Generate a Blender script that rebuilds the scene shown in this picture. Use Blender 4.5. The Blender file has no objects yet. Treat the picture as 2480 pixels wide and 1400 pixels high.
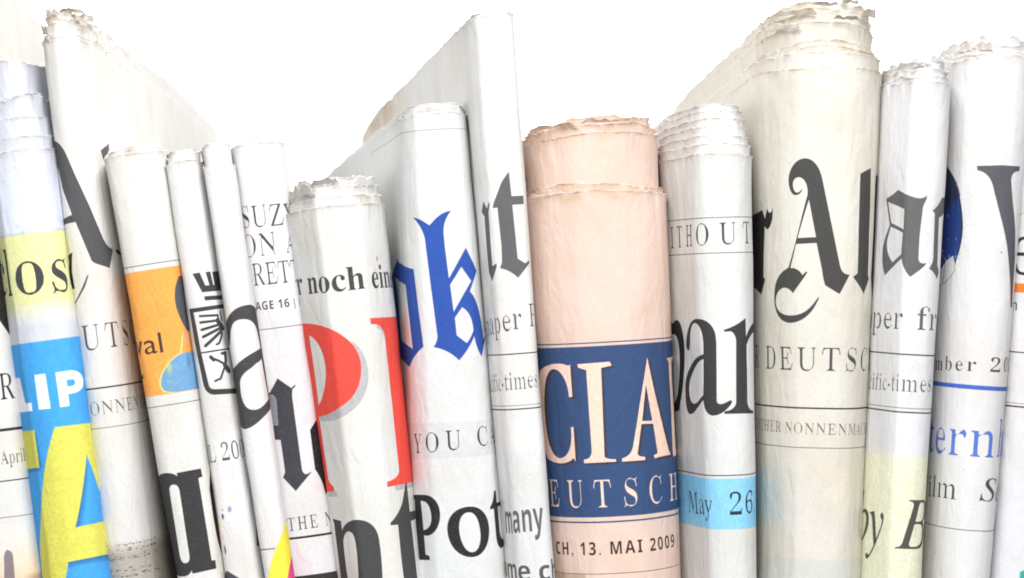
import bpy, math, random
import numpy as np

# ----------------------------------------------------------------- studio set-up
U = 1e-4                       # one modelling unit = 0.1 mm
CAM_D = 5950.0                 # camera stands 59.5 cm in front of the row
TABLE = -960.0                 # table top, in units below the lens axis
scene = bpy.context.scene
COL = scene.collection

cam_data = bpy.data.cameras.new("camera")
cam_data.sensor_width = 36.0
cam_data.lens = 36.0 * CAM_D / 2480.0
cam_data.clip_start = 0.01
cam_data.clip_end = 20.0
cam = bpy.data.objects.new("camera", cam_data)
cam.location = (0, -CAM_D * U, 0)
cam.rotation_euler = (math.radians(90), 0, 0)
COL.objects.link(cam)
scene.camera = cam
cam_data.dof.use_dof = True
cam_data.dof.focus_distance = (CAM_D + 60) * U
cam_data.dof.aperture_fstop = 25.0
scene.cycles.filter_width = 1.8

world = bpy.data.worlds.new("World")
scene.world = world
world.use_nodes = True
world.node_tree.nodes["Background"].inputs[0].default_value = (0.93, 0.96, 1.0, 1)
world.node_tree.nodes["Background"].inputs[1].default_value = 0.22


def area(name, loc, target, size, power, color=(1, 1, 1), size_y=None):
    d = bpy.data.lights.new(name, 'AREA')
    d.energy = power
    d.color = color
    d.size = size
    if size_y:
        d.shape = 'RECTANGLE'
        d.size_y = size_y
    o = bpy.data.objects.new(name, d)
    o.location = loc
    v = [target[i] - loc[i] for i in range(3)]
    from mathutils import Vector
    o.rotation_euler = Vector(v).to_track_quat('-Z', 'Y').to_euler()
    COL.objects.link(o)
    return o


area("key_softbox", (0.02, -0.38, 0.43), (0.0, 0.05, 0.04), 0.46, 7.0, (1.0, 0.99, 0.975), 0.30)
area("top_softbox", (0.0, 0.10, 0.75), (0.0, 0.12, 0.0), 0.8, 4.5, (1.0, 0.99, 0.97), 0.5)
area("added_wall_light", (0.0, 0.50, 0.58), (0.0, 1.08, 0.40), 1.4, 42.0, (1, 1, 1), 0.25)  # unseen light added above the frame to bring the wall up to white
scene.view_settings.view_transform = 'Standard'
scene.view_settings.look = 'None'
scene.view_settings.exposure = 0.0
scene.view_settings.gamma = 1.0


# ----------------------------------------------------------------- noise helpers
class Noise:
    def __init__(self, seed):
        r = np.random.RandomState(seed)
        self.g = r.rand(256, 256) * 2 - 1

    def __call__(self, x, y):
        x = np.asarray(x, float)
        y = np.asarray(y, float)
        xi = np.floor(x).astype(int)
        yi = np.floor(y).astype(int)
        fx = x - xi
        fy = y - yi
        fx = fx * fx * (3 - 2 * fx)
        fy = fy * fy * (3 - 2 * fy)
        g = self.g
        a = g[xi & 255, yi & 255]
        b = g[(xi + 1) & 255, yi & 255]
        c = g[xi & 255, (yi + 1) & 255]
        d = g[(xi + 1) & 255, (yi + 1) & 255]
        return (a * (1 - fx) + b * fx) * (1 - fy) + (c * (1 - fx) + d * fx) * fy


# ----------------------------------------------------------------- newspaper shape
# A newspaper is folded: its sheets make nested U shapes whose round fold faces the lens.
# left / right: the fold's two sides as lines (x at v=300, x at v=1400), v runs downwards in
# units of 0.1 mm from 7 cm above the lens axis.  plan: control points (a, c, b) of the U seen from
# above: a across the fold (0..1), c extra sideways shift, b depth behind the fold.
def chaikin(p, n=3):
    for _ in range(n):
        q = np.empty((2 * len(p), p.shape[1]))
        q[0] = p[0]
        q[-1] = p[-1]
        q[1:-1:2] = 0.75 * p[:-1] + 0.25 * p[1:]
        q[2:-1:2] = 0.25 * p[:-1] + 0.75 * p[1:]
        p = q
    return p


class Shape:
    def __init__(self, spec):
        self.sp = spec
        self.seed = spec['seed']
        self.y0 = spec.get('depth', 0.0)
        (xl3, xl14), (xr3, xr14) = spec['left'], spec['right']
        xr3, xr14 = xr3 - spec.get('slit', 3.5), xr14 - spec.get('slit', 3.5)
        k = (CAM_D + self.y0 + 70) / CAM_D
        self.k = k
        self.l0, self.l1 = (xl3 - 1240) * k, (xl14 - 1240) * k
        self.r0, self.r1 = (xr3 - 1240) * k, (xr14 - 1240) * k
        cx0, cx1 = (self.l0 + self.r0) / 2, (self.l1 + self.r1) / 2
        self.cx0, self.dcx = cx0, (cx1 - cx0) / 1100.0
        self.W0, self.dW = self.r0 - self.l0, ((self.r1 - self.l1) - (self.r0 - self.l0)) / 1100.0
        self.th = math.atan(self.dcx / k)
        self.Wref = self.W0 + self.dW * 500
        p = np.array(spec['plan'], float)
        if p.shape[1] == 2:
            p = np.stack([p[:, 0], np.zeros(len(p)), p[:, 1]], 1)
        rl, rr = spec.get('round', (1.25, 1.25))      # how deep the fold rounds away at its left and right
        f = np.where(p[:, 0] < .5, rl, rr)
        p[:, 2] = np.where(p[:, 2] < 240, p[:, 2] * f, p[:, 2] + 240 * (f - 1))
        p = chaikin(p, 3)
        X = p[:, 0] * self.Wref + p[:, 1]
        seg = np.hypot(np.diff(X), np.diff(p[:, 2]))
        S = np.concatenate([[0], np.cumsum(seg)])
        # finer columns on the fold, coarse on the long sides
        out = [0.0]
        while out[-1] < S[-1]:
            b = np.interp(out[-1], S, p[:, 2])
            out.append(out[-1] + float(np.clip(3.0 + (b - 120) * 0.02, 3.2, 26)))
        out[-1] = S[-1]
        out = np.array(out)
        self.a = np.interp(out, S, p[:, 0])
        self.c = np.interp(out, S, p[:, 1])
        self.b = np.interp(out, S, p[:, 2])
        i0 = int(np.argmin(np.abs(self.a - 0.5) + self.b * 0.001))
        self.s = out - out[i0]
        # the sides given are those the eye sees, so allow for how deep behind the fold they turn away
        wing = spec.get('wing', '')
        for _ in range(4):
            m = self.b < 330
            lc, rc = wing == 'left' or xl3 > 1240, wing == 'right' or xr3 < 1000
            d = []
            for v, xl, xr in ((300, xl3, xr3), (1400, xl14, xr14)):
                x, y = self.project(self.s[m], v)
                bb, aa = self.b[m], self.a[m]
                i = np.flatnonzero((aa < .03) & (aa > -1))
                j = np.flatnonzero(aa > .97)
                xa = x[i[np.argmin(bb[i])]] if lc and len(i) else x[aa < .5].min()
                xb = x[j[np.argmin(bb[j])]] if rc and len(j) else x[aa > .5].max()
                d.append((xl - xa, xr - xb))
            (a0, b0), (a1, b1) = d
            self.cx0 += (a0 + b0) / 2 * k
            self.W0 += (b0 - a0) * k
            self.dcx += ((a1 + b1) - (a0 + b0)) / 2 * k / 1100.0
            self.dW += ((b1 - a1) - (b0 - a0)) * k / 1100.0

    def place(self, a, c, b, v, inset=0.0, nrm=None, off=0.0):
        """plan point + height v -> world units"""
        W = self.W0 + self.dW * (v - 300)
        z = (700 - v) * self.k
        f = np.maximum(0.04, 1 - 2 * inset / self.Wref)
        ox = (a - 0.5) * f * W + c
        yy = self.y0 + b + inset
        if nrm is not None:
            ox = ox + nrm[0] * off
            yy = yy + nrm[1] * off
        cx = self.cx0 + self.dcx * (v - 300)
        x = cx + ox * math.cos(self.th)
        z = z + ox * math.sin(self.th)
        return x, yy, z

    def normals(self):
        X = self.a * self.Wref + self.c
        dx = np.gradient(X)
        db = np.gradient(self.b)
        n = np.hypot(dx, db) + 1e-9
        return db / n, -dx / n

    def project(self, s, v):
        a = np.interp(s, self.s, self.a)
        c = np.interp(s, self.s, self.c)
        b = np.interp(s, self.s, self.b)
        x, y, z = self.place(a, c, b, v)
        k = CAM_D / (CAM_D + y)
        return 1240 + x * k, 700 - z * k


# ----------------------------------------------------------------- the sixteen newspapers
def U_plan(B=1500, c=-120, r=0.30, tl=0.12, tr=0.12, bulge=0.16, W=160):
    """plain rolled fold: round front, sides drawing together towards the back"""
    d = W * r
    return [(tl, c, B), (tl * 0.7, c * 0.5, B * 0.5), (0.01, c * 0.1, W * 1.2), (0.0, 0, W * 0.55), (0.0, 0, d * 0.8), (0.07, 0, d * 0.22),
            (0.25, 0, d * 0.03), (0.5, 0, 0), (0.75, 0, d * 0.03), (0.93, 0, d * 0.22), (1.0, 0, d * 0.8), (1.0, 0, W * 0.55),
            (0.99, c * 0.1, W * 1.2), (1 - tr * 0.7, c * 0.5, B * 0.5), (1 - tr, c, B)]


SHEETS = 6
SPECS = [
 dict(key='spine_far_left', seed=1, depth=60, left=(-240, -120), right=(-12, 112), tone=(.88, .875, .86),
      plan=U_plan(1250, -60, .35, W=200), tops=[(-70, -70, 5)] * 3),
 dict(key='lip', seed=2, depth=0, left=(-46, 101), right=(121, 274), tone=(.83, .85, .90),
      plan=[(.05, -300, 2300), (0, -120, 1000), (0, 0, 300), (0, 0, 120), (.02, 0, 90), (.22, 0, 24), (.235, 0, 20), (.26, 0, 14), (.5, 0, 0), (.75, 0, 4),
            (.93, 0, 26), (1, 0, 84), (1, 0, 240), (.92, -120, 1000), (.8, -300, 2300)],
      tops=[(372, 368, 2), (338, 334, 2), (292, 288, 2), (246, 240, 9), (240, 236, 8), (160, 156, 6), (165, 160, 5)]),
 dict(key='big_a', sag=(1700, 45), wing='right', brown=.7, seed=3, depth=50, left=(128, 262), right=(268, 418), tone=(.87, .865, .855),
      plan=[(.35, -190, 3270), (.1, -80, 1500), (.0, 0, 300), (.0, 0, 60), (.03, 0, 22), (.22, 0, 4), (.45, 0, 0), (.7, 0, 14), (.9, 0, 60),
            (.97, 0, 150), (1.0, -12, 420), (1.0, -40, 1500), (.99, -60, 2500), (.98, -70, 3400)],
      tops=[(96, 100, 4), (84, 90, 6), (62, 66, 9), (36, 44, 12), (22, 30, 13), (34, 40, 8), (50, 56, 5)]),
 dict(key='orange', seed=4, depth=20, left=(240, 432), right=(385, 546), tone=(.88, .875, .865),
      plan=U_plan(1500, -130, .42, W=135), tops=[(376, 376, 3), (366, 366, 4), (362, 364, 3), (362, 364, 3)]),
 dict(key='emblem', seed=5, depth=34, left=(388, 546), right=(474, 640), tone=(.88, .88, .88),
      plan=U_plan(1500, -150, .5, W=90), tops=[(398, 396, 4), (376, 372, 6), (370, 366, 6), (374, 372, 3)]),
 dict(key='eight', seed=6, depth=6, left=(473, 638), right=(553, 712), tone=(.90, .90, .91),
      plan=U_plan(1500, -160, .5, W=85), tops=[(400, 398, 4), (352, 350, 4), (350, 347, 3), (352, 352, 3)]),
 dict(key='suz', seed=7, depth=95, left=(553, 680), right=(676, 832), tone=(.86, .86, .875),
      plan=U_plan(1500, -175, .42, W=110), tops=[(350, 350, 3), (346, 346, 3), (347, 347, 3), (349, 349, 2)]),
 dict(key='pl', round=(1.1, 1), seed=8, depth=0, left=(666, 819), right=(900, 1019), tone=(.87, .87, .86),
      plan=[(.2, -200, 2000), (.08, -90, 900), (0, 0, 300), (0, 0, 150), (.0, 0, 115), (.03, 0, 80), (.30, 0, 10), (.34, 0, 2), (.36, 0, 0), (.62, 0, 0), (.74, 0, 6), (.84, 0, 34),
            (.95, 0, 88), (1, 0, 140), (1, 0, 260), (.95, -90, 900), (.88, -200, 2000)],
      tops=[(500, 500, 3), (480, 478, 4), (462, 458, 5), (450, 448, 8), (440, 440, 8), (446, 446, 4)]),
 dict(key='ok', wing='left', seed=9, depth=70, brown=.2, round=(1.1, 1.7), left=(968, 1004), right=(1134, 1238), tone=(.86, .87, .88),
      plan=[(.0, -458, 3270), (0, -290, 2100), (0, -130, 950), (0, -36, 330), (0, 0, 110), (.04, 0, 55), (.22, 0, 16), (.30, 0, 8), (.6, 0, 0), (.8, 0, 4),
            (.96, 0, 24), (1, 0, 80), (1, -20, 240), (.96, -240, 1600), (.9, -458, 3270)],
      tops=[(280, 276, 2), (272, 268, 3), (262, 258, 3), (256, 253, 3), (258, 255, 2)]),
 dict(key='rt', slit=0, wing='left', stain_back=1500, sag=(2300, 70), seed=10, depth=30, left=(1136, 1228), right=(1262, 1343), tone=(.885, .885, .88),
      plan=[(.0, -447, 3270), (0, -280, 2100), (0, -120, 950), (0, -34, 330), (0, 0, 120), (.05, 0, 60), (.25, 0, 16), (.36, 0, 6), (.6, 0, 0), (.85, 0, 0),
            (.97, 0, 14), (1, 0, 50), (1, -30, 240), (1, -240, 1600), (.98, -447, 3270)],
      tops=[(52, 40, 3), (48, 36, 4), (45, 33, 5), (44, 32, 4)]),
 dict(key='cial', gap=8, arch=12, brown=.45, seed=11, depth=60, left=(1258, 1338), right=(1611, 1652), stains=[(-150, 0, 45, 34), (-60, 0, 40, 26), (30, 0, 50, 22)], tone=(.89, .785, .735),
      plan=[(.1, -250, 3000), (.03, -100, 1400), (0, 0, 330), (0, 0, 190), (.015, 0, 110), (.12, 0, 50), (.3, 0, 10), (.42, 0, 0), (.62, 0, 2), (.8, 0, 24),
            (.95, 0, 74), (1, 0, 140), (1, 0, 330), (.94, -160, 1400), (.85, -330, 3000)],
      tops=[(462, 470, 4), (442, 452, 4), (330, 318, 3), (306, 300, 5), (290, 286, 6), (296, 292, 4), (296, 292, 3)]),
 dict(key='without', round=(1, 1), inner=(.90, .90, .90), gap=4.5, seed=12, depth=40, left=(1600, 1650), right=(1823, 1836), tone=(.86, .87, .87),
      plan=[(.2, -80, 3000), (.06, -50, 1400), (0, 0, 420), (0, 0, 300), (.01, 0, 250), (.05, 0, 215), (.30, 0, 46), (.36, 0, 22), (.48, 0, 5), (.62, 0, 0), (.80, 0, 6), (.93, 0, 38),
            (1, 0, 100), (1, 0, 260), (.93, -50, 1400), (.8, -80, 3000)],
      tops=[(376, 376, 2), (352, 350, 2), (332, 330, 2), (312, 308, 2), (292, 288, 2), (272, 268, 3), (258, 254, 3)]),
 dict(key='al', wing='left', round=(1, 1), arch=8, arch_in=26, brown=.3, sag=(2200, 50), crumple=1.4, seed=13, depth=70, left=(1834, 1840), right=(2136, 2092), tone=(.85, .835, .80),
      plan=[(.0, -52, 3270), (0, -30, 2100), (0, -14, 950), (0, 0, 400), (0, 0, 240), (.01, 0, 180), (.05, 0, 125), (.17, 0, 54), (.26, 0, 18), (.34, 0, 4), (.5, 0, 0), (.70, 0, 4), (.84, 0, 36),
            (.96, 0, 100), (1, 0, 170), (1, 0, 360), (.95, -30, 1600), (.85, -52, 3270)],
      tops=[(170, 160, 3), (136, 128, 3), (122, 112, 4), (106, 98, 4), (60, 52, 4), (30, 22, 7), (8, 2, 8), (20, 14, 6)]),
 dict(key='au', slit=0, seed=14, depth=20, left=(2142, 2090), right=(2298, 2232), tone=(.87, .875, .89),
      plan=[(.1, -30, 2600), (.04, -12, 1200), (0, 0, 280), (0, 0, 130), (.02, 0, 96), (.28, 0, 18), (.32, 0, 8), (.36, 0, 3), (.6, 0, 0), (.8, 0, 8),
            (.95, 0, 34), (1, 0, 90), (1, 0, 240), (.95, -12, 1200), (.85, -30, 2600)], tops=[(206, 200, 4), (192, 184, 5), (176, 168, 8), (164, 156, 8), (156, 150, 7), (160, 154, 3)]),
 dict(key='globe', seed=15, depth=60, left=(2292, 2236), right=(2496, 2400), tone=(.87, .87, .88),
      plan=[(.15, 40, 2600), (.05, 10, 1300), (.0, 0, 300), (.0, 0, 170), (.03, 0, 100), (.14, 0, 45), (.35, 0, 8), (.5, 0, 0), (.75, 0, 8), (.9, 0, 40),
            (1, 0, 110), (1, 0, 260), (.95, 0, 1300), (.85, 20, 2600)],
      tops=[(150, 140, 5), (134, 122, 6), (120, 108, 9), (106, 98, 10), (104, 98, 6)]),
 dict(key='blank_right', seed=16, depth=90, left=(2478, 2400), right=(2720, 2630), tone=(.86, .86, .88),
      plan=U_plan(2600, 60, .36, .1, .15, W=240), tops=[(180, 180, 4), (165, 165, 4), (155, 155, 4)]),
]

LABELS = {
    'spine_far_left': 'white newspaper cut off at the far left, printed with R and April',
    'lip': 'folded newspaper with blue panel reading LIP and big yellow letter A',
    'big_a': 'tall folded newspaper with torn brown top and large dark blackletter A, beside the blue one',
    'orange': 'folded newspaper with orange panel and colourful balloon, black letter a below',
    'emblem': 'thin folded newspaper with black shield emblem of wings and horse',
    'eight': 'thin folded newspaper with large black curling letter, yellow and pink at its foot',
    'suz': 'grey white folded newspaper with lines of capitals SUZ, ON A, RET',
    'pl': 'short folded newspaper with big red letters P l under the words noch ein',
    'ok': 'folded newspaper with blue blackletter ok and the word Pot below',
    'rt': 'tall narrow folded newspaper with grey blackletter rt and a long pale side',
    'cial': 'salmon pink folded newspaper with dark blue panel reading CIAL',
    'without': 'folded newspaper with stepped page edges, reading WITHOUT and par over light blue band',
    'al': 'tallest wide cream folded newspaper with large blackletter Al and crumbling torn top',
    'au': 'narrow folded newspaper with blackletter au and pale yellow lower part',
    'globe': 'wide folded newspaper with dark blue globe, large W and blue rule',
    'blank_right': 'newspaper cut off at the far right with small orange bar',
}

# ----------------------------------------------------------------- print: rasterising ink shapes
SERIF_BOLD, SERIF_ITALIC, SANS_BOLD, PLAIN = (0x1D400, 0x1D41A, 0x1D7CE), (0x1D434, 0x1D44E, None), (0x1D5D4, 0x1D5EE, 0x1D7EC), None
STYLES = {'roman': (SERIF_BOLD, 0.42, 0.0), 'book': (SERIF_BOLD, 0.22, 0.0), 'bold': (SERIF_BOLD, 0.0, 0.0), 'italic': (SERIF_ITALIC, 0.0, 0.0),
          'light': (SERIF_BOLD, 0.55, 0.0), 'sans': (PLAIN, 0.0, 0.0), 'sansbold': (SANS_BOLD, 0.0, 0.0)}
EM = 220
PAD = 60
CAP = {}
_glyphs = {}


def outline_triangles(ch, fam):
    c = ch
    if fam:
        if 'A' <= ch <= 'Z':
            c = chr(fam[0] + ord(ch) - 65)
        elif 'a' <= ch <= 'z':
            c = chr(fam[1] + ord(ch) - 97)
        elif '0' <= ch <= '9' and fam[2]:
            c = chr(fam[2] + ord(ch) - 48)
    cu = bpy.data.curves.new("letter", 'FONT')
    cu.body = c + "|"
    cu.resolution_u = 6
    ob = bpy.data.objects.new("letter", cu)
    COL.objects.link(ob)
    bpy.context.view_layer.update()
    me = ob.to_mesh()
    me.calc_loop_triangles()
    co = np.array([v.co[:2] for v in me.vertices], float).reshape(-1, 2)
    tri = np.array([t.vertices[:] for t in me.loop_triangles], int).reshape(-1, 3)
    ob.to_mesh_clear()
    cu.body = "||"
    bpy.context.view_layer.update()
    me = ob.to_mesh()
    bar = np.array([v.co[0] for v in me.vertices])
    lo = bar.min()
    step = np.sort(bar[bar > bar.mean()]).min() - lo
    ob.to_mesh_clear()
    bpy.data.objects.remove(ob)
    bpy.data.curves.remove(cu)
    if len(co) == 0:
        return co, tri, 0.3
    # the trailing bar gives the advance width
    xs = co[:, 0]
    order = np.sort(xs)
    barw = bar[bar < bar.mean()].max() - lo
    bar_lo = order[-1] - barw
    adv = bar_lo - lo
    keep = np.array([(xs[t] < bar_lo - 1e-4).any() for t in tri], bool) if len(tri) else np.zeros(0, bool)
    return co, tri[keep], adv


def glyph(ch, style):
    key = (ch, style)
    if key in _glyphs:
        return _glyphs[key]
    fam, thin, _ = STYLES[style]
    if ch == ' ':
        _glyphs[key] = (None, 0.26)
        return _glyphs[key]
    co, tri, adv = outline_triangles(ch, fam)
    Wp, Hp = int(EM * 1.3) + PAD * 2, int(EM * 1.4) + PAD
    m = np.zeros((Hp, Wp), bool)
    P = co * EM
    P[:, 0] += PAD
    P[:, 1] = EM + PAD / 2 - P[:, 1]
    for t in tri:
        a, b, c = P[t]
        x0, y0 = np.floor(np.minimum(np.minimum(a, b), c)).astype(int)
        x1, y1 = np.ceil(np.maximum(np.maximum(a, b), c)).astype(int) + 1
        x0, y0, x1, y1 = max(x0, 0), max(y0, 0), min(x1, Wp), min(y1, Hp)
        if x1 <= x0 or y1 <= y0:
            continue
        X, Y = np.meshgrid(np.arange(x0, x1) + .5, np.arange(y0, y1) + .5)
        d = (b[0] - a[0]) * (c[1] - a[1]) - (b[1] - a[1]) * (c[0] - a[0])
        if abs(d) < 1e-9:
            continue
        w1 = ((b[0] - a[0]) * (Y - a[1]) - (b[1] - a[1]) * (X - a[0])) / d
        w2 = ((X - a[0]) * (c[1] - a[1]) - (Y - a[1]) * (c[0] - a[0])) / d
        m[y0:y1, x0:x1] |= (w1 >= -1e-6) & (w2 >= -1e-6) & (w1 + w2 <= 1 + 1e-6)
    if thin > 0:                                   # bold serif -> book weight: stems lose width, hairlines keep theirs
        cut = thin * 0.155 * EM
        hair = 0.030 * EM
        o = np.zeros_like(m)
        for y in range(Hp):
            r = m[y].astype(np.int8)
            if not r.any():
                continue
            e = np.flatnonzero(np.diff(np.concatenate([[0], r, [0]])))
            for s, t in zip(e[::2], e[1::2]):
                n = t - s
                k = max(min(n, hair), n - cut)
                c = (s + t) / 2
                o[y, int(round(c - k / 2)):int(round(c + k / 2))] = True
        m = o
    _glyphs[key] = (m.astype(np.float32), adv)
    return _glyphs[key]


class Sheet:
    """printed area of one sheet: RGB ink + coverage, in the sheet's own (s, v) plane"""
    def __init__(self, s0, s1, v0, v1, res=1.0):
        self.s0, self.s1, self.v0, self.v1, self.res = s0, s1, v0, v1, res
        self.w, self.h = int((s1 - s0) * res), int((v1 - v0) * res)
        self.rgb = np.zeros((self.h, self.w, 3), np.float32)
        self.a = np.zeros((self.h, self.w), np.float32)

    def lay(self, cov, color, y0=0, x0=0):
        h, w = cov.shape
        sl = (slice(y0, y0 + h), slice(x0, x0 + w))
        cov = np.clip(cov, 0, 1)
        A = self.a[sl]
        out = cov + A * (1 - cov)
        n = np.maximum(out, 1e-5)[..., None]
        col = np.asarray(color, np.float32)
        self.rgb[sl] = (cov[..., None] * col + (A * (1 - cov))[..., None] * self.rgb[sl]) / n
        self.a[sl] = out

    def poly(self, color, alpha, contours, rough=0.0):
        R = self.res
        K = 4
        segs = []
        for c in contours:
            c = np.asarray(c, float)
            q = np.stack([(c[:, 0] - self.s0) * R, (c[:, 1] - self.v0) * R], 1)
            segs.append(np.concatenate([q, np.roll(q, -1, 0)], 1))
        E = np.concatenate(segs)
        ya, yb = max(0, int(E[:, 1].min())), min(self.h, int(E[:, 1].max()) + 1)
        xa, xb = max(0, int(E[:, 0].min())), min(self.w, int(E[:, 0].max()) + 2)
        if yb <= ya or xb <= xa:
            return
        cov = np.zeros((yb - ya, xb - xa + 1), np.float32)
        for i in range((yb - ya) * K):
            y = ya + (i + .5) / K
            k = ((E[:, 1] <= y) & (E[:, 3] > y)) | ((E[:, 3] <= y) & (E[:, 1] > y))
            if not k.any():
                continue
            e = E[k]
            xs = np.sort(e[:, 0] + (y - e[:, 1]) / (e[:, 3] - e[:, 1]) * (e[:, 2] - e[:, 0])) - xa
            row = cov[i // K]
            for p, q in zip(xs[::2], xs[1::2]):
                p, q = max(p, 0.0), min(q, xb - xa - 1e-3)
                if q <= p:
                    continue
                ip, iq = int(p), int(q)
                if ip == iq:
                    row[ip] += (q - p) / K
                else:
                    row[ip] += (ip + 1 - p) / K
                    row[ip + 1:iq] += 1.0 / K
                    row[iq] += (q - iq) / K
        self.lay(cov[:, :xb - xa] * alpha, color, ya, xa)

    def text(self, color, alpha, style, string, s, per_em, v, dv, size):
        """s: pen start; per_em: units of s per em; v: baseline at the pen start, dv: baseline slope; size: em height"""
        R = self.res
        pen = s
        for ch in string:
            g, adv = glyph(ch, style)
            if g is not None:
                x0, x1 = pen - 0.3 * per_em, pen + 1.4 * per_em
                vb = v + dv * (pen - s)
                ax, bx = max(0, int((x0 - self.s0) * R)), min(self.w, int((x1 - self.s0) * R) + 1)
                ay, by = max(0, int((vb - size - self.v0) * R)), min(self.h, int((vb + size * .4 - self.v0) * R) + 1)
                if bx > ax and by > ay:
                    K = 3
                    xs = (np.arange((bx - ax) * K) + .5) / K + ax
                    ys = (np.arange((by - ay) * K) + .5) / K + ay
                    gx = ((xs / R + self.s0 - pen) / per_em * EM + PAD).astype(int)
                    gy = ((ys / R + self.v0 - vb) / size * EM + EM + PAD / 2).astype(int)
                    ok = ((gx >= 0) & (gx < g.shape[1]))[None, :] & ((gy >= 0) & (gy < g.shape[0]))[:, None]
                    q = g[np.clip(gy, 0, g.shape[0] - 1)[:, None], np.clip(gx, 0, g.shape[1] - 1)[None, :]] * ok
                    q = q.reshape(by - ay, K, bx - ax, K).mean((1, 3))
                    self.lay(q * alpha, color, ay, ax)
            pen += adv * per_em

    def grad(self, c0, c1, a0, a1, s0, s1, v0, v1):
        R = self.res
        x0, x1 = max(0, int((s0 - self.s0) * R)), min(self.w, int((s1 - self.s0) * R))
        y0, y1 = max(0, int((v0 - self.v0) * R)), min(self.h, int((v1 - self.v0) * R))
        if x1 <= x0 or y1 <= y0:
            return
        t = ((np.arange(y0, y1) / R + self.v0 - v0) / (v1 - v0))[:, None]
        t = np.clip(t, 0, 1) * np.ones((1, x1 - x0))
        col = np.asarray(c0)[None, None] * (1 - t[..., None]) + np.asarray(c1)[None, None] * t[..., None]
        cov = a0 * (1 - t) + a1 * t
        sl = (slice(y0, y1), slice(x0, x1))
        A = self.a[sl]
        out = cov + A * (1 - cov)
        self.rgb[sl] = (cov[..., None] * col + (A * (1 - cov))[..., None] * self.rgb[sl]) / np.maximum(out, 1e-5)[..., None]
        self.a[sl] = out

    def blob(self, color, alpha, s, v, rs, rv, nz, soft=0.5, freq=0.02, amp=0.4):
        R = self.res
        x0, x1 = max(0, int((s - rs * 1.6 - self.s0) * R)), min(self.w, int((s + rs * 1.6 - self.s0) * R))
        y0, y1 = max(0, int((v - rv * 1.6 - self.v0) * R)), min(self.h, int((v + rv * 1.6 - self.v0) * R))
        if x1 <= x0 or y1 <= y0:
            return
        X, Y = np.meshgrid(np.arange(x0, x1) / R + self.s0, np.arange(y0, y1) / R + self.v0)
        d = np.hypot((X - s) / rs, (Y - v) / rv) + nz(X * freq, Y * freq) * amp
        self.lay(np.clip((1 - d) / soft, 0, 1) * alpha, color, y0, x0)

    def image(self, name, nz):
        # ink never lies quite evenly on newsprint
        Y, X = np.mgrid[0:self.h, 0:self.w]
        m = nz(X * .55, Y * .55) * .5 + nz(X * .23 + 7, Y * .21) * .3 + nz(X * .05, Y * .06) * .12
        px = np.empty((self.h, self.w, 4), np.float32)
        ink = self.rgb * (.78 + .22 * np.clip(self.rgb.max(-1, keepdims=True) * 1.3, 0, 1))
        px[..., :3] = np.clip(ink * (1 + 0.07 * m[..., None]) + 0.04 * np.clip(m, -.2, 1)[..., None], 0, 1)
        px[..., 3] = np.clip(self.a * (0.975 + 0.03 * m), 0, 1)
        im = bpy.data.images.new(name, self.w, self.h, alpha=True)
        im.alpha_mode = 'CHANNEL_PACKED'
        im.pixels.foreach_set(np.ascontiguousarray(px[::-1]).ravel())
        im.update()
        im.pack()
        return im


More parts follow.
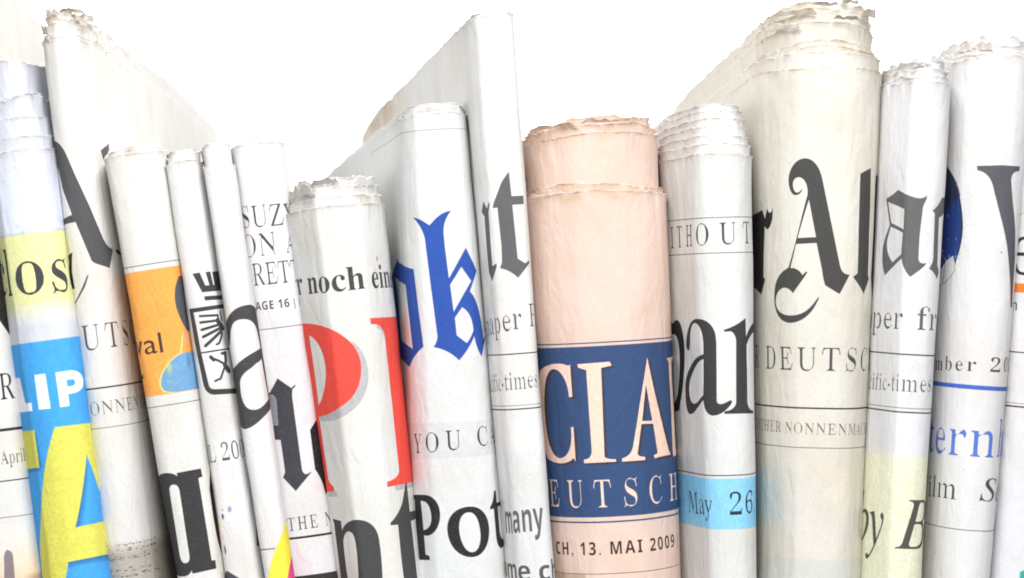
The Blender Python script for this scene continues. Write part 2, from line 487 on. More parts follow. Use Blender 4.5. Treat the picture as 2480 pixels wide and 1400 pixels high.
# ----------------------------------------------------------------- what is printed on each cover sheet: (s, v) in 0.1 mm on the flat sheet
PRINT = {
    'spine_far_left': [
        ('p',(0.06,0.06,0.07),1.0,[[(45.6,566.9),(55.1,575.8),(64.5,584.8),(74.0,593.7),(83.7,602.5),(94.1,611.3),(95.3,623.8),(96.5,636.3),(97.8,648.8),(99.0,661.3),(99.2,673.9),(99.5,686.5),(99.7,699.1),(99.9,711.7),(100.2,724.3),(100.4,737.0),(100.6,749.6),(100.8,762.2),(101.1,774.8),(101.3,787.4),(101.5,800.0),(101.8,812.7),(102.0,825.3),(93.6,812.3),(86.1,799.3),(79.0,786.3),(73.1,774.8),(67.2,763.2),(61.4,751.7),(55.5,740.1),(49.7,728.6),(43.8,717.0),(38.0,705.5),(32.1,693.9),(33.4,681.2),(34.8,668.5),(36.1,655.8),(37.5,643.1),(38.8,630.4),(40.2,617.7),(41.6,605.0),(42.9,592.3),(44.3,579.6)]]),
        ('t',(0.17,0.17,0.18),1.0,'roman','D',-18.1,54.51,977.1,-0.0575,92.0),
        ('t',(0.17,0.17,0.18),1.0,'roman','E',22.2,54.51,974.7,-0.0575,92.0),
        ('t',(0.17,0.17,0.18),1.0,'roman','R',58.0,54.51,972.7,-0.0575,92.0),
        ('p',(0.17,0.17,0.18),1.0,[[(-495.3,1041.2),(500.3,1041.2),(500.3,1048.2),(-495.3,1048.2)]]),
        ('t',(0.31,0.31,0.32),1.0,'roman','A',45.3,28.16,1125.7,-0.0155,47.0),
        ('t',(0.31,0.31,0.32),1.0,'roman','p',63.6,28.16,1125.4,-0.0155,47.0),
        ('t',(0.31,0.31,0.32),1.0,'roman','r',79.1,28.16,1125.2,-0.0155,47.0),
        ('t',(0.31,0.31,0.32),1.0,'roman','i',91.2,28.16,1125.0,-0.0155,47.0),
        ('t',(0.31,0.31,0.32),1.0,'roman','l',99.5,28.16,1124.9,-0.0155,47.0),
        ('p',(0.17,0.17,0.18),1.0,[[(-495.3,1164.5),(500.3,1164.5),(500.3,1167.5),(-495.3,1167.5)]]),
        ('p',(0.31,0.31,0.32),1.0,[[(-495.3,1251.4),(500.3,1251.4),(500.3,1253.0),(-495.3,1253.0)]]),
        ('g',(0.9,0.9,0.92),(0.93,0.8,0.68),0.1,0.9,-495.3,500.3,1263.9,1401.1),
        ('p',(0.93,0.8,0.68),0.9,[[(-495.3,1401.1),(500.3,1401.1),(500.3,1596.0),(-495.3,1596.0)]]),
        ('p',(0.48,0.44,0.48),0.85,[[(23.7,1395.0),(25.0,1381.7),(26.2,1368.4),(27.4,1355.2),(28.6,1341.9),(29.6,1338.8),(30.8,1336.1),(32.1,1333.8),(33.4,1331.9),(34.7,1330.5),(36.0,1329.5),(37.2,1329.0),(38.3,1329.0),(39.2,1329.5),(40.0,1330.6),(41.8,1331.4),(43.4,1332.3),(44.7,1333.5),(45.8,1334.9),(46.7,1336.4),(47.5,1338.1),(48.1,1339.8),(48.5,1341.8),(48.9,1343.8),(49.1,1345.9),(48.7,1358.9),(48.3,1371.9),(48.0,1384.9),(47.6,1398.0),(49.4,1412.3),(51.3,1426.7),(35.4,1424.7),(19.5,1422.7),(21.6,1408.9)]]),
        ('b',(0.55,0.45,0.4),0.5,100.0,1405.7,30,20,0.6,0.03,0.4),
    ],
    'lip': [
        ('g',(0.86,0.88,0.95),(0.85,0.89,0.97),0.35,0.6,-449.8,461.8,382.0,565.1),
        ('p',(0.87,0.88,0.63),1.0,[[(-449.8,569.0),(461.8,569.0),(461.8,725.3),(-449.8,725.3)]]),
        ('g',(0.87,0.88,0.63),(0.93,0.93,0.9),1.0,0.0,-449.8,461.8,725.3,793.2),
        ('t',(0.27,0.28,0.3),1.0,'book','c',-156.9,158.98,705.8,0.0501,165.0),
        ('t',(0.27,0.28,0.3),1.0,'book','l',-87.4,158.98,709.3,0.0501,165.0),
        ('t',(0.27,0.28,0.3),1.0,'book','o',-40.2,158.98,711.6,0.0501,165.0),
        ('t',(0.27,0.28,0.3),1.0,'book','s',39.4,158.98,715.6,0.0501,165.0),
        ('t',(0.27,0.28,0.3),1.0,'book','e',107.6,158.98,719.0,0.0501,165.0),
        ('p',(0.25,0.63,0.9),1.0,[[(-449.8,826.3),(461.8,826.3),(461.8,1595.9),(-449.8,1595.9)]]),
        ('p',(0.95,0.96,1.0),1.0,[[(-134.9,905.5),(-84.3,905.9),(-81.2,918.4),(-78.2,930.9),(-75.1,943.4),(-72.1,955.9),(-69.0,968.4),(-35.7,967.6),(-35.6,987.8),(-62.4,988.0),(-125.5,989.2),(-126.7,977.3),(-127.9,965.3),(-129.3,953.4),(-130.7,941.4),(-132.0,929.5),(-133.4,917.5)]]),
        ('p',(0.95,0.96,1.0),1.0,[[(-17.4,903.3),(-4.7,903.6),(7.4,903.9),(7.6,915.9),(7.8,927.8),(8.0,939.7),(8.2,951.7),(8.4,963.6),(8.6,975.6),(8.8,987.5),(-4.3,987.0),(-18.2,986.6),(-18.1,974.7),(-18.0,962.8),(-17.9,950.9),(-17.8,939.0),(-17.7,927.1),(-17.6,915.2)]]),
        ('p',(0.95,0.96,1.0),1.0,[[(28.6,904.7),(44.0,904.4),(60.8,904.1),(67.7,904.9),(74.8,906.3),(82.0,908.5),(89.1,911.2),(95.7,914.5),(101.4,918.2),(106.1,922.4),(109.0,927.0),(110.1,931.9),(109.2,937.0),(106.5,941.9),(102.2,946.2),(97.0,949.8),(90.8,952.8),(84.1,955.3),(77.1,957.1),(70.1,958.4),(63.3,959.2),(56.5,959.4),(49.4,959.1),(49.3,973.3),(49.1,987.4),(28.8,987.7),(28.7,975.9),(28.7,964.0),(28.7,952.2),(28.7,940.3),(28.6,928.4),(28.6,916.6)],[(49.1,925.8),(61.5,925.5),(63.6,925.7),(65.5,926.1),(67.0,926.7),(68.3,927.5),(69.3,928.5),(70.0,929.5),(70.5,930.7),(70.7,931.9),(70.7,933.1),(70.5,934.4),(70.2,935.7),(69.6,936.9),(68.7,938.0),(67.7,938.9),(66.4,939.8),(65.0,940.5),(63.5,941.0),(61.9,941.4),(60.1,941.6),(58.3,941.7),(50.1,941.5)]]),
        ('p',(0.1,0.27,0.45),0.16,[[(-182.3,1131.7),(-168.9,1130.3),(-122.3,1127.8),(-64.8,1125.8),(-37.5,1125.2),(-36.8,1127.0),(-63.0,1127.2),(-120.9,1129.0),(-168.8,1131.2),(-182.4,1132.3)]]),
        ('p',(0.1,0.27,0.45),0.16,[[(-38.4,1037.3),(-37.8,1041.7),(-37.8,1053.6),(-37.8,1065.5),(-37.8,1077.4),(-37.8,1089.4),(-37.8,1101.3),(-37.8,1113.2),(-37.8,1125.2),(-38.9,1123.6),(-38.8,1111.3),(-38.7,1099.0),(-38.7,1086.7),(-38.6,1074.3),(-38.5,1062.0),(-38.5,1049.7)]]),
        ('p',(0.1,0.27,0.45),0.16,[[(-182.3,1131.7),(-168.9,1130.3),(-122.3,1127.8),(-64.8,1125.8),(-37.5,1125.2),(-35.0,1129.7),(-58.4,1129.7),(-117.6,1131.5),(-168.7,1133.8),(-182.7,1134.9)]]),
        ('p',(0.1,0.27,0.45),0.16,[[(-38.4,1037.3),(-35.6,1041.9),(-35.6,1053.8),(-35.5,1065.8),(-35.5,1077.7),(-35.4,1089.6),(-35.4,1101.5),(-35.4,1113.5),(-35.3,1125.4),(-38.9,1123.6),(-38.8,1111.3),(-38.7,1099.0),(-38.7,1086.7),(-38.6,1074.3),(-38.5,1062.0),(-38.5,1049.7)]]),
        ('p',(0.1,0.27,0.45),0.16,[[(-182.3,1131.7),(-168.9,1130.3),(-122.3,1127.8),(-64.8,1125.8),(-37.5,1125.2),(-33.3,1132.4),(-54.3,1132.2),(-114.6,1134.0),(-168.5,1136.4),(-183.1,1137.5)]]),
        ('p',(0.1,0.27,0.45),0.16,[[(-38.4,1037.3),(-33.4,1042.1),(-33.4,1054.1),(-33.3,1066.0),(-33.2,1077.9),(-33.1,1089.9),(-33.0,1101.8),(-33.0,1113.7),(-32.9,1125.7),(-38.9,1123.6),(-38.8,1111.3),(-38.7,1099.0),(-38.7,1086.7),(-38.6,1074.3),(-38.5,1062.0),(-38.5,1049.7)]]),
        ('p',(0.1,0.27,0.45),0.16,[[(-182.3,1131.7),(-168.9,1130.3),(-122.3,1127.8),(-64.8,1125.8),(-37.5,1125.2),(-31.5,1135.1),(-51.1,1134.8),(-111.6,1136.6),(-168.3,1139.0),(-183.4,1140.1)]]),
        ('p',(0.1,0.27,0.45),0.16,[[(-38.4,1037.3),(-31.3,1042.4),(-31.2,1054.3),(-31.1,1066.2),(-30.9,1078.2),(-30.8,1090.1),(-30.7,1102.0),(-30.6,1114.0),(-30.5,1125.9),(-38.9,1123.6),(-38.8,1111.3),(-38.7,1099.0),(-38.7,1086.7),(-38.6,1074.3),(-38.5,1062.0),(-38.5,1049.7)]]),
        ('p',(0.84,0.83,0.36),1.0,[[(-175.0,1037.1),(-162.7,1036.0),(-113.3,1034.6),(-61.6,1033.7),(-37.8,1033.7),(-38.0,1046.4),(-38.1,1059.2),(-38.2,1071.9),(-38.4,1084.6),(-38.5,1097.3),(-38.6,1110.1),(-38.7,1122.8),(-64.6,1123.8),(-116.2,1126.0),(-166.5,1128.9),(-178.7,1130.6),(-191.0,1132.3),(-189.1,1118.7),(-187.3,1105.1),(-185.5,1091.6),(-183.7,1078.0),(-181.9,1064.4),(-176.9,1050.7)]]),
        ('p',(0.85,0.84,0.36),1.0,[[(11.9,1032.4),(23.4,1032.7),(34.9,1033.1),(46.8,1033.5),(59.8,1034.0),(75.5,1034.7),(98.5,1035.6),(136.0,1037.0),(193.8,1039.0),(203.5,1051.9),(213.3,1064.9),(223.6,1077.9),(234.0,1091.0),(244.9,1104.2),(256.0,1117.4),(270.2,1130.8),(288.0,1144.4),(284.1,1156.6),(280.1,1168.7),(276.2,1180.8),(272.3,1193.0),(268.4,1205.1),(264.5,1217.1),(261.3,1229.3),(258.7,1241.4),(256.2,1253.5),(253.7,1265.7),(251.3,1277.8),(248.8,1289.9),(246.4,1302.0),(244.0,1314.1),(241.5,1326.1),(239.1,1338.2),(236.7,1350.3),(234.4,1362.3),(378.6,1376.0),(527.5,1387.9),(528.3,1381.8),(372.5,1372.5),(226.9,1361.5),(157.9,1356.8),(114.4,1354.0),(87.3,1352.5),(69.2,1351.9),(55.9,1351.9),(44.3,1352.0),(33.3,1352.4),(22.7,1352.9),(12.1,1353.6),(1.2,1354.4),(-2.7,1368.4),(-6.7,1382.5),(-10.7,1396.6),(-13.2,1409.6),(-15.7,1422.5),(-18.3,1435.4),(-20.9,1448.4),(-23.5,1461.3),(-26.2,1474.3),(-44.8,1472.9),(-105.6,1476.4),(-108.1,1463.2),(-110.7,1450.0),(-113.3,1436.8),(-115.9,1423.6),(-118.6,1410.4),(-121.5,1397.2),(-120.6,1389.5),(-119.8,1381.9),(-118.9,1374.4),(-117.9,1366.9),(-116.8,1359.3),(-115.5,1351.7),(-113.8,1343.9),(-111.8,1335.9),(-109.3,1327.7),(-106.4,1319.2),(-100.7,1306.1),(-94.6,1292.9),(-87.8,1279.6),(-80.4,1266.0),(-72.3,1252.1),(-63.3,1237.7),(-54.0,1223.0),(-47.1,1207.8),(-42.9,1192.2),(-38.9,1176.0),(-35.4,1163.4),(-31.7,1150.5),(-27.5,1137.3),(-23.0,1123.6),(-18.1,1109.6),(-12.8,1095.1),(-7.3,1080.2),(-1.3,1064.8),(5.1,1048.9),(11.9,1032.4)]]),
        ('p',(0.25,0.63,0.9),1.0,[[(76.1,1107.5),(72.1,1120.5),(67.7,1135.0),(63.2,1150.6),(58.5,1167.2),(53.6,1184.5),(48.5,1202.3),(43.2,1220.5),(37.7,1238.8),(32.1,1257.0),(26.2,1274.9),(38.4,1274.1),(51.2,1273.6),(65.4,1273.3),(84.6,1273.4),(114.6,1274.5),(165.5,1277.0),(254.9,1281.2),(522.3,1296.5),(338.4,1276.9),(243.7,1262.6),(192.2,1251.4),(149.4,1240.9),(137.4,1227.2),(126.4,1212.9),(116.5,1198.1),(108.0,1183.3),(100.5,1168.7),(94.0,1154.5),(88.5,1141.0),(83.6,1128.5),(79.5,1117.3),(76.1,1107.5)]]),
        ('p',(0.1,0.27,0.45),0.15,[[(76.1,1107.5),(72.1,1120.5),(67.7,1135.0),(63.2,1150.6),(58.5,1167.2),(53.6,1184.5),(48.5,1202.3),(43.2,1220.5),(37.7,1238.8),(32.1,1257.0),(26.2,1274.9),(30.1,1274.4),(35.6,1256.8),(40.9,1238.9),(46.1,1221.0),(51.0,1203.4),(55.8,1186.5),(60.2,1170.4),(64.2,1155.6),(67.9,1142.2),(71.0,1130.7),(73.3,1121.3)]]),
        ('p',(0.1,0.27,0.45),0.15,[[(1.2,1354.4),(12.1,1353.6),(22.7,1352.9),(33.3,1352.4),(44.3,1352.0),(55.9,1351.9),(69.2,1351.9),(87.3,1352.5),(114.4,1354.0),(157.9,1356.8),(251.1,1364.1),(247.6,1368.1),(157.8,1361.1),(113.9,1358.2),(86.7,1356.7),(68.8,1356.1),(55.4,1356.0),(43.7,1356.2),(32.7,1356.5),(21.9,1357.0),(11.2,1357.7),(0.2,1358.4)]]),
        ('p',(0.1,0.27,0.45),0.15,[[(76.1,1107.5),(72.1,1120.5),(67.7,1135.0),(63.2,1150.6),(58.5,1167.2),(53.6,1184.5),(48.5,1202.3),(43.2,1220.5),(37.7,1238.8),(32.1,1257.0),(26.2,1274.9),(33.4,1274.4),(38.8,1257.0),(44.1,1239.2),(49.1,1221.4),(53.9,1203.8),(58.4,1186.9),(62.5,1170.8),(66.2,1155.9),(69.4,1142.5),(71.8,1130.8),(73.3,1121.3)]]),
        ('p',(0.1,0.27,0.45),0.15,[[(1.2,1354.4),(12.1,1353.6),(22.7,1352.9),(33.3,1352.4),(44.3,1352.0),(55.9,1351.9),(69.2,1351.9),(87.3,1352.5),(114.4,1354.0),(157.9,1356.8),(251.1,1364.1),(244.8,1371.3),(155.8,1364.3),(112.6,1361.4),(85.9,1360.0),(68.2,1359.4),(54.9,1359.3),(43.3,1359.5),(32.3,1359.9),(21.5,1360.4),(10.8,1361.0),(-0.3,1361.8)]]),
        ('p',(0.1,0.27,0.45),0.15,[[(76.1,1107.5),(72.1,1120.5),(67.7,1135.0),(63.2,1150.6),(58.5,1167.2),(53.6,1184.5),(48.5,1202.3),(43.2,1220.5),(37.7,1238.8),(32.1,1257.0),(26.2,1274.9),(36.7,1274.4),(42.2,1257.1),(47.4,1239.5),(52.3,1221.7),(56.9,1204.2),(61.1,1187.2),(64.9,1171.1),(68.2,1156.2),(70.8,1142.7),(72.5,1130.9),(73.3,1121.3)]]),
        ('p',(0.1,0.27,0.45),0.15,[[(1.2,1354.4),(12.1,1353.6),(22.7,1352.9),(33.3,1352.4),(44.3,1352.0),(55.9,1351.9),(69.2,1351.9),(87.3,1352.5),(114.4,1354.0),(157.9,1356.8),(251.1,1364.1),(241.9,1374.5),(153.9,1367.6),(111.3,1364.7),(85.1,1363.3),(67.6,1362.7),(54.5,1362.6),(42.8,1362.8),(31.8,1363.2),(21.1,1363.7),(10.3,1364.3),(-0.7,1365.1)]]),
        ('p',(0.1,0.27,0.45),0.15,[[(76.1,1107.5),(72.1,1120.5),(67.7,1135.0),(63.2,1150.6),(58.5,1167.2),(53.6,1184.5),(48.5,1202.3),(43.2,1220.5),(37.7,1238.8),(32.1,1257.0),(26.2,1274.9),(40.0,1274.4),(45.5,1257.3),(50.7,1239.8),(55.5,1222.1),(59.9,1204.6),(63.9,1187.6),(67.4,1171.5),(70.2,1156.4),(72.3,1142.9),(73.3,1131.0),(73.3,1121.3)]]),
        ('p',(0.1,0.27,0.45),0.15,[[(1.2,1354.4),(12.1,1353.6),(22.7,1352.9),(33.3,1352.4),(44.3,1352.0),(55.9,1351.9),(69.2,1351.9),(87.3,1352.5),(114.4,1354.0),(157.9,1356.8),(251.1,1364.1),(239.1,1377.7),(151.9,1370.8),(110.1,1368.0),(84.4,1366.6),(67.0,1366.0),(54.0,1365.9),(42.4,1366.1),(31.4,1366.5),(20.7,1367.0),(9.9,1367.7),(-1.1,1368.4)]]),
        ('p',(0.25,0.63,0.9),1.0,[[(357.9,1285.0),(230.0,1278.9),(165.5,1277.0),(157.1,1258.9),(149.4,1240.9),(210.6,1252.4),(303.1,1266.1),(523.5,1287.3)]]),
    ],
    'big_a': [
        ('p',(0.33,0.33,0.34),1.0,[[(-101.1,331.9),(-90.1,334.7),(-79.8,336.6),(-64.0,340.2),(-56.5,343.7),(-50.6,347.7),(-45.6,352.1),(-41.4,356.8),(-37.7,361.8),(-34.6,366.9),(-32.0,372.2),(-29.8,377.5),(-24.4,391.3),(-19.3,405.0),(-14.4,418.7),(-9.9,430.1),(-5.4,441.4),(-1.0,452.7),(3.4,464.0),(7.8,475.2),(12.2,486.5),(16.7,497.8),(21.3,510.8),(25.9,523.9),(30.8,536.9),(36.0,549.9),(41.4,562.9),(47.0,576.0),(48.9,581.0),(51.2,585.8),(53.9,590.2),(57.1,594.3),(60.7,598.0),(65.0,601.3),(69.9,604.1),(75.7,606.3),(82.6,608.0),(90.7,609.0),(78.4,624.3),(67.7,639.5),(58.3,654.6),(50.9,652.3),(43.6,650.1),(36.6,648.0),(30.0,645.9),(24.0,643.9),(18.5,641.9),(13.7,639.7),(9.5,637.4),(6.1,635.0),(3.5,632.4),(-0.3,620.4),(-4.2,608.5),(-8.0,596.5),(-11.9,584.5),(-15.9,572.5),(-19.9,560.5),(-24.0,548.5),(-28.3,536.4),(-63.6,537.9),(-101.1,542.1),(-102.2,527.9),(-66.5,523.5),(-36.2,518.6),(-38.6,509.9),(-41.4,501.5),(-44.3,493.3),(-47.4,485.5),(-50.4,477.8),(-53.5,470.3),(-56.3,463.0),(-58.9,455.8),(-61.0,448.7),(-62.5,441.8),(-66.8,425.8),(-72.5,409.7),(-91.9,396.3),(-98.9,384.0),(-106.0,371.7),(-104.4,358.4),(-102.8,345.2)]]),
        ('p',(0.33,0.33,0.34),1.0,[[(107.9,369.1),(146.7,358.9),(201.5,347.4),(196.8,363.6),(143.1,380.7),(116.2,391.8)]]),
        ('p',(0.31,0.31,0.32),1.0,[[(-14.1,665.3),(-10.2,666.3),(-17.3,679.0),(-24.5,691.6),(-34.9,703.3),(-46.4,714.9),(-61.8,727.7),(-69.1,727.3),(-53.4,715.2),(-41.9,703.0),(-31.8,690.9),(-22.7,678.1)]]),
        ('p',(0.08,0.08,0.09),1.0,[[(-50.8,607.0),(-56.3,617.8),(-60.3,634.5),(-65.0,651.1),(-62.8,665.4),(-60.9,679.7),(-59.1,694.0),(-95.4,692.5),(-108.3,692.5),(-106.7,679.7),(-105.2,666.9),(-103.6,654.1),(-102.1,641.4),(-97.3,628.7),(-95.8,615.9)]]),
        ('p',(0.08,0.08,0.09),1.0,[[(109.2,614.4),(126.4,608.7),(166.4,623.0),(129.6,623.1)]]),
        ('t',(0.36,0.36,0.36),1.0,'roman','D',-192.5,80.69,843.4,-0.0046,88.0),
        ('t',(0.36,0.36,0.36),1.0,'roman','E',-121.6,80.69,843.0,-0.0046,88.0),
        ('t',(0.36,0.36,0.36),1.0,'roman','U',-57.2,80.69,842.7,-0.0046,88.0),
        ('t',(0.36,0.36,0.36),1.0,'roman','T',13.2,80.69,842.4,-0.0046,88.0),
        ('t',(0.36,0.36,0.36),1.0,'roman','S',75.3,80.69,842.1,-0.0046,88.0),
        ('t',(0.36,0.36,0.36),1.0,'roman','C',133.5,80.69,841.9,-0.0046,88.0),
        ('t',(0.36,0.36,0.36),1.0,'roman','H',201.0,80.69,841.6,-0.0046,88.0),
        ('p',(0.24,0.24,0.25),1.0,[[(-464.8,933.0),(438.1,933.0),(438.1,937.0),(-464.8,937.0)]]),
        ('t',(0.4,0.4,0.4),1.0,'light','N',-100.2,48.92,998.4,-0.0049,46.0),
        ('t',(0.4,0.4,0.4),1.0,'light','O',-62.8,48.92,998.2,-0.0049,46.0),
        ('t',(0.4,0.4,0.4),1.0,'light','N',-23.1,48.92,998.0,-0.0049,46.0),
        ('t',(0.4,0.4,0.4),1.0,'light','N',14.4,48.92,997.8,-0.0049,46.0),
        ('t',(0.4,0.4,0.4),1.0,'light','E',51.8,48.92,997.6,-0.0049,46.0),
        ('t',(0.4,0.4,0.4),1.0,'light','N',85.4,48.92,997.5,-0.0049,46.0),
        ('t',(0.4,0.4,0.4),1.0,'light','M',122.9,48.92,997.3,-0.0049,46.0),
        ('t',(0.4,0.4,0.4),1.0,'light','A',170.5,48.92,997.0,-0.0049,46.0),
        ('t',(0.4,0.4,0.4),1.0,'light','C',203.8,48.92,996.9,-0.0049,46.0),
        ('t',(0.4,0.4,0.4),1.0,'light','H',239.4,48.92,996.7,-0.0049,46.0),
        ('t',(0.4,0.4,0.4),1.0,'light','E',278.9,48.92,996.5,-0.0049,46.0),
        ('t',(0.4,0.4,0.4),1.0,'light','R',312.6,48.92,996.3,-0.0049,46.0),
        ('p',(0.4,0.4,0.4),1.0,[[(-464.8,1029.2),(438.1,1029.2),(438.1,1030.9),(-464.8,1030.9)]]),
        ('g',(0.78,0.75,0.7),(0.66,0.63,0.58),0,0.85,-464.8,438.1,1296.6,1329.4),
        ('p',(0.66,0.63,0.58),0.85,[[(-464.8,1329.4),(438.1,1329.4),(438.1,1590.1),(-464.8,1590.1)]]),
        ('p',(0.25,0.24,0.24),0.8781566542352005,[[(34.6,1380.9),(42.2,1379.1),(49.8,1380.9),(42.2,1382.6)]]),
        ('p',(0.6,0.6,0.64),0.7446923866561687,[[(65.2,1324.1),(67.3,1322.9),(69.4,1324.1),(67.3,1325.3)]]),
        ('p',(0.38,0.35,0.32),0.8428664424174737,[[(24.8,1371.4),(27.7,1369.4),(30.7,1371.4),(27.7,1373.5)]]),
        ('p',(0.38,0.35,0.32),0.8481171663624534,[[(-75.6,1309.5),(-73.7,1307.3),(-71.8,1309.5),(-73.7,1311.6)]]),
        ('p',(0.38,0.35,0.32),0.5817509008455216,[[(102.0,1411.6),(105.2,1410.7),(108.4,1411.6),(105.2,1412.5)]]),
        ('p',(0.38,0.35,0.32),0.9211066951272328,[[(103.7,1377.4),(107.4,1376.8),(111.1,1377.4),(107.4,1378.1)]]),
        ('p',(0.52,0.45,0.38),0.5297101027479847,[[(-37.2,1414.3),(-32.1,1412.8),(-27.0,1414.3),(-32.1,1415.9)]]),
        ('p',(0.25,0.24,0.24),0.6152818261742204,[[(-18.9,1326.9),(-16.6,1325.6),(-14.3,1326.9),(-16.6,1328.3)]]),
        ('p',(0.52,0.45,0.38),0.6693644356752445,[[(97.8,1370.6),(101.6,1369.1),(105.5,1370.6),(101.6,1372.0)]]),
        ('p',(0.38,0.35,0.32),0.9183448938188845,[[(78.2,1312.4),(83.6,1310.3),(89.0,1312.4),(83.6,1314.6)]]),
        ('p',(0.52,0.45,0.38),0.886862443634411,[[(98.4,1313.2),(103.1,1311.4),(107.8,1313.2),(103.1,1315.1)]]),
        ('p',(0.52,0.45,0.38),0.6240543694487879,[[(-82.7,1322.9),(-79.3,1321.4),(-75.9,1322.9),(-79.3,1324.5)]]),
        ('p',(0.38,0.35,0.32),0.8245107681313795,[[(50.5,1412.4),(53.7,1410.5),(56.8,1412.4),(53.7,1414.3)]]),
        ('p',(0.25,0.24,0.24),0.6068014717344293,[[(-28.1,1371.7),(-26.6,1370.1),(-25.0,1371.7),(-26.6,1373.3)]]),
        ('p',(0.25,0.24,0.24),0.8607489937700621,[[(28.8,1407.9),(32.7,1407.2),(36.7,1407.9),(32.7,1408.5)]]),
        ('p',(0.25,0.24,0.24),0.5759693875577289,[[(-23.2,1378.1),(-18.2,1377.3),(-13.3,1378.1),(-18.2,1378.9)]]),
        ('p',(0.38,0.35,0.32),0.9392034063859839,[[(-15.4,1386.2),(-13.4,1384.2),(-11.4,1386.2),(-13.4,1388.3)]]),
        ('p',(0.38,0.35,0.32),0.5506521572891647,[[(0.7,1371.6),(5.1,1370.5),(9.4,1371.6),(5.1,1372.7)]]),
        ('p',(0.25,0.24,0.24),0.7213379105369713,[[(74.4,1323.0),(82.0,1321.0),(89.5,1323.0),(82.0,1325.0)]]),
        ('p',(0.25,0.24,0.24),0.8418374313977702,[[(13.0,1342.4),(14.5,1340.5),(15.9,1342.4),(14.5,1344.3)]]),
        ('p',(0.52,0.45,0.38),0.9305984420738845,[[(-17.3,1408.4),(-12.9,1406.5),(-8.5,1408.4),(-12.9,1410.2)]]),
        ('p',(0.52,0.45,0.38),0.708322544991761,[[(-22.0,1347.7),(-17.7,1345.9),(-13.3,1347.7),(-17.7,1349.5)]]),
        ('p',(0.6,0.6,0.64),0.6575203181434419,[[(73.3,1406.7),(76.8,1405.1),(80.2,1406.7),(76.8,1408.4)]]),
        ('p',(0.38,0.35,0.32),0.7382030363462282,[[(78.6,1382.5),(86.4,1380.4),(94.2,1382.5),(86.4,1384.6)]]),
        ('p',(0.6,0.6,0.64),0.577322039585942,[[(-56.8,1405.3),(-52.4,1403.6),(-48.1,1405.3),(-52.4,1407.0)]]),
        ('p',(0.52,0.45,0.38),0.8241865135595766,[[(66.1,1408.5),(70.0,1406.9),(74.0,1408.5),(70.0,1410.1)]]),
        ('p',(0.38,0.35,0.32),0.7838893229015771,[[(-84.5,1412.6),(-78.9,1411.6),(-73.4,1412.6),(-78.9,1413.5)]]),
        ('p',(0.38,0.35,0.32),0.7171978401915136,[[(-81.6,1343.6),(-80.2,1342.8),(-78.9,1343.6),(-80.2,1344.4)]]),
        ('p',(0.38,0.35,0.32),0.8231068537118438,[[(19.7,1324.5),(25.3,1323.8),(30.9,1324.5),(25.3,1325.2)]]),
        ('p',(0.52,0.45,0.38),0.9339668006913956,[[(-15.2,1415.3),(-8.2,1413.3),(-1.2,1415.3),(-8.2,1417.3)]]),
        ('p',(0.52,0.45,0.38),0.8683348999032519,[[(20.0,1345.3),(24.6,1343.2),(29.2,1345.3),(24.6,1347.4)]]),
        ('p',(0.6,0.6,0.64),0.7537366123099929,[[(-6.2,1382.0),(-2.6,1381.2),(1.0,1382.0),(-2.6,1382.8)]]),
        ('p',(0.6,0.6,0.64),0.5485632527375145,[[(101.4,1310.6),(104.9,1308.6),(108.4,1310.6),(104.9,1312.6)]]),
        ('p',(0.6,0.6,0.64),0.6942577070706054,[[(23.2,1370.4),(28.6,1368.4),(34.0,1370.4),(28.6,1372.4)]]),
        ('p',(0.52,0.45,0.38),0.8334618001538607,[[(-44.7,1329.8),(-41.1,1327.6),(-37.4,1329.8),(-41.1,1331.9)]]),
        ('p',(0.38,0.35,0.32),0.7146210648916566,[[(-29.8,1343.8),(-22.2,1342.7),(-14.6,1343.8),(-22.2,1344.9)]]),
        ('p',(0.25,0.24,0.24),0.7161334670309282,[[(-65.6,1369.4),(-62.6,1367.6),(-59.5,1369.4),(-62.6,1371.3)]]),
        ('p',(0.52,0.45,0.38),0.6319347148501782,[[(22.1,1326.1),(23.3,1324.7),(24.6,1326.1),(23.3,1327.5)]]),
        ('p',(0.25,0.24,0.24),0.8421794057392668,[[(31.6,1311.9),(36.8,1310.1),(42.1,1311.9),(36.8,1313.7)]]),
        ('p',(0.52,0.45,0.38),0.6624677222728181,[[(-29.9,1370.8),(-26.8,1369.4),(-23.7,1370.8),(-26.8,1372.3)]]),
        ('p',(0.38,0.35,0.32),0.5065522323798518,[[(59.0,1310.9),(61.8,1309.6),(64.5,1310.9),(61.8,1312.3)]]),
        ('p',(0.6,0.6,0.64),0.7140738753701713,[[(65.7,1372.7),(71.6,1371.1),(77.6,1372.7),(71.6,1374.3)]]),
        ('p',(0.25,0.24,0.24),0.812579669062413,[[(46.5,1338.0),(50.7,1336.2),(55.0,1338.0),(50.7,1339.9)]]),
        ('p',(0.6,0.6,0.64),0.9378148294898245,[[(-3.4,1375.5),(3.9,1374.7),(11.3,1375.5),(3.9,1376.4)]]),
        ('p',(0.25,0.24,0.24),0.8562877277159162,[[(17.6,1344.7),(18.9,1342.9),(20.3,1344.7),(18.9,1346.5)]]),
        ('p',(0.6,0.6,0.64),0.5220018156284001,[[(42.7,1410.9),(50.6,1408.7),(58.4,1410.9),(50.6,1413.1)]]),
        ('p',(0.52,0.45,0.38),0.8175982636444197,[[(78.4,1326.8),(86.1,1325.1),(93.7,1326.8),(86.1,1328.6)]]),
        ('p',(0.25,0.24,0.24),0.7499799761824057,[[(-2.4,1324.8),(4.2,1324.1),(10.8,1324.8),(4.2,1325.5)]]),
        ('p',(0.38,0.35,0.32),0.5044860027302185,[[(42.0,1369.3),(47.0,1368.5),(52.0,1369.3),(47.0,1370.1)]]),
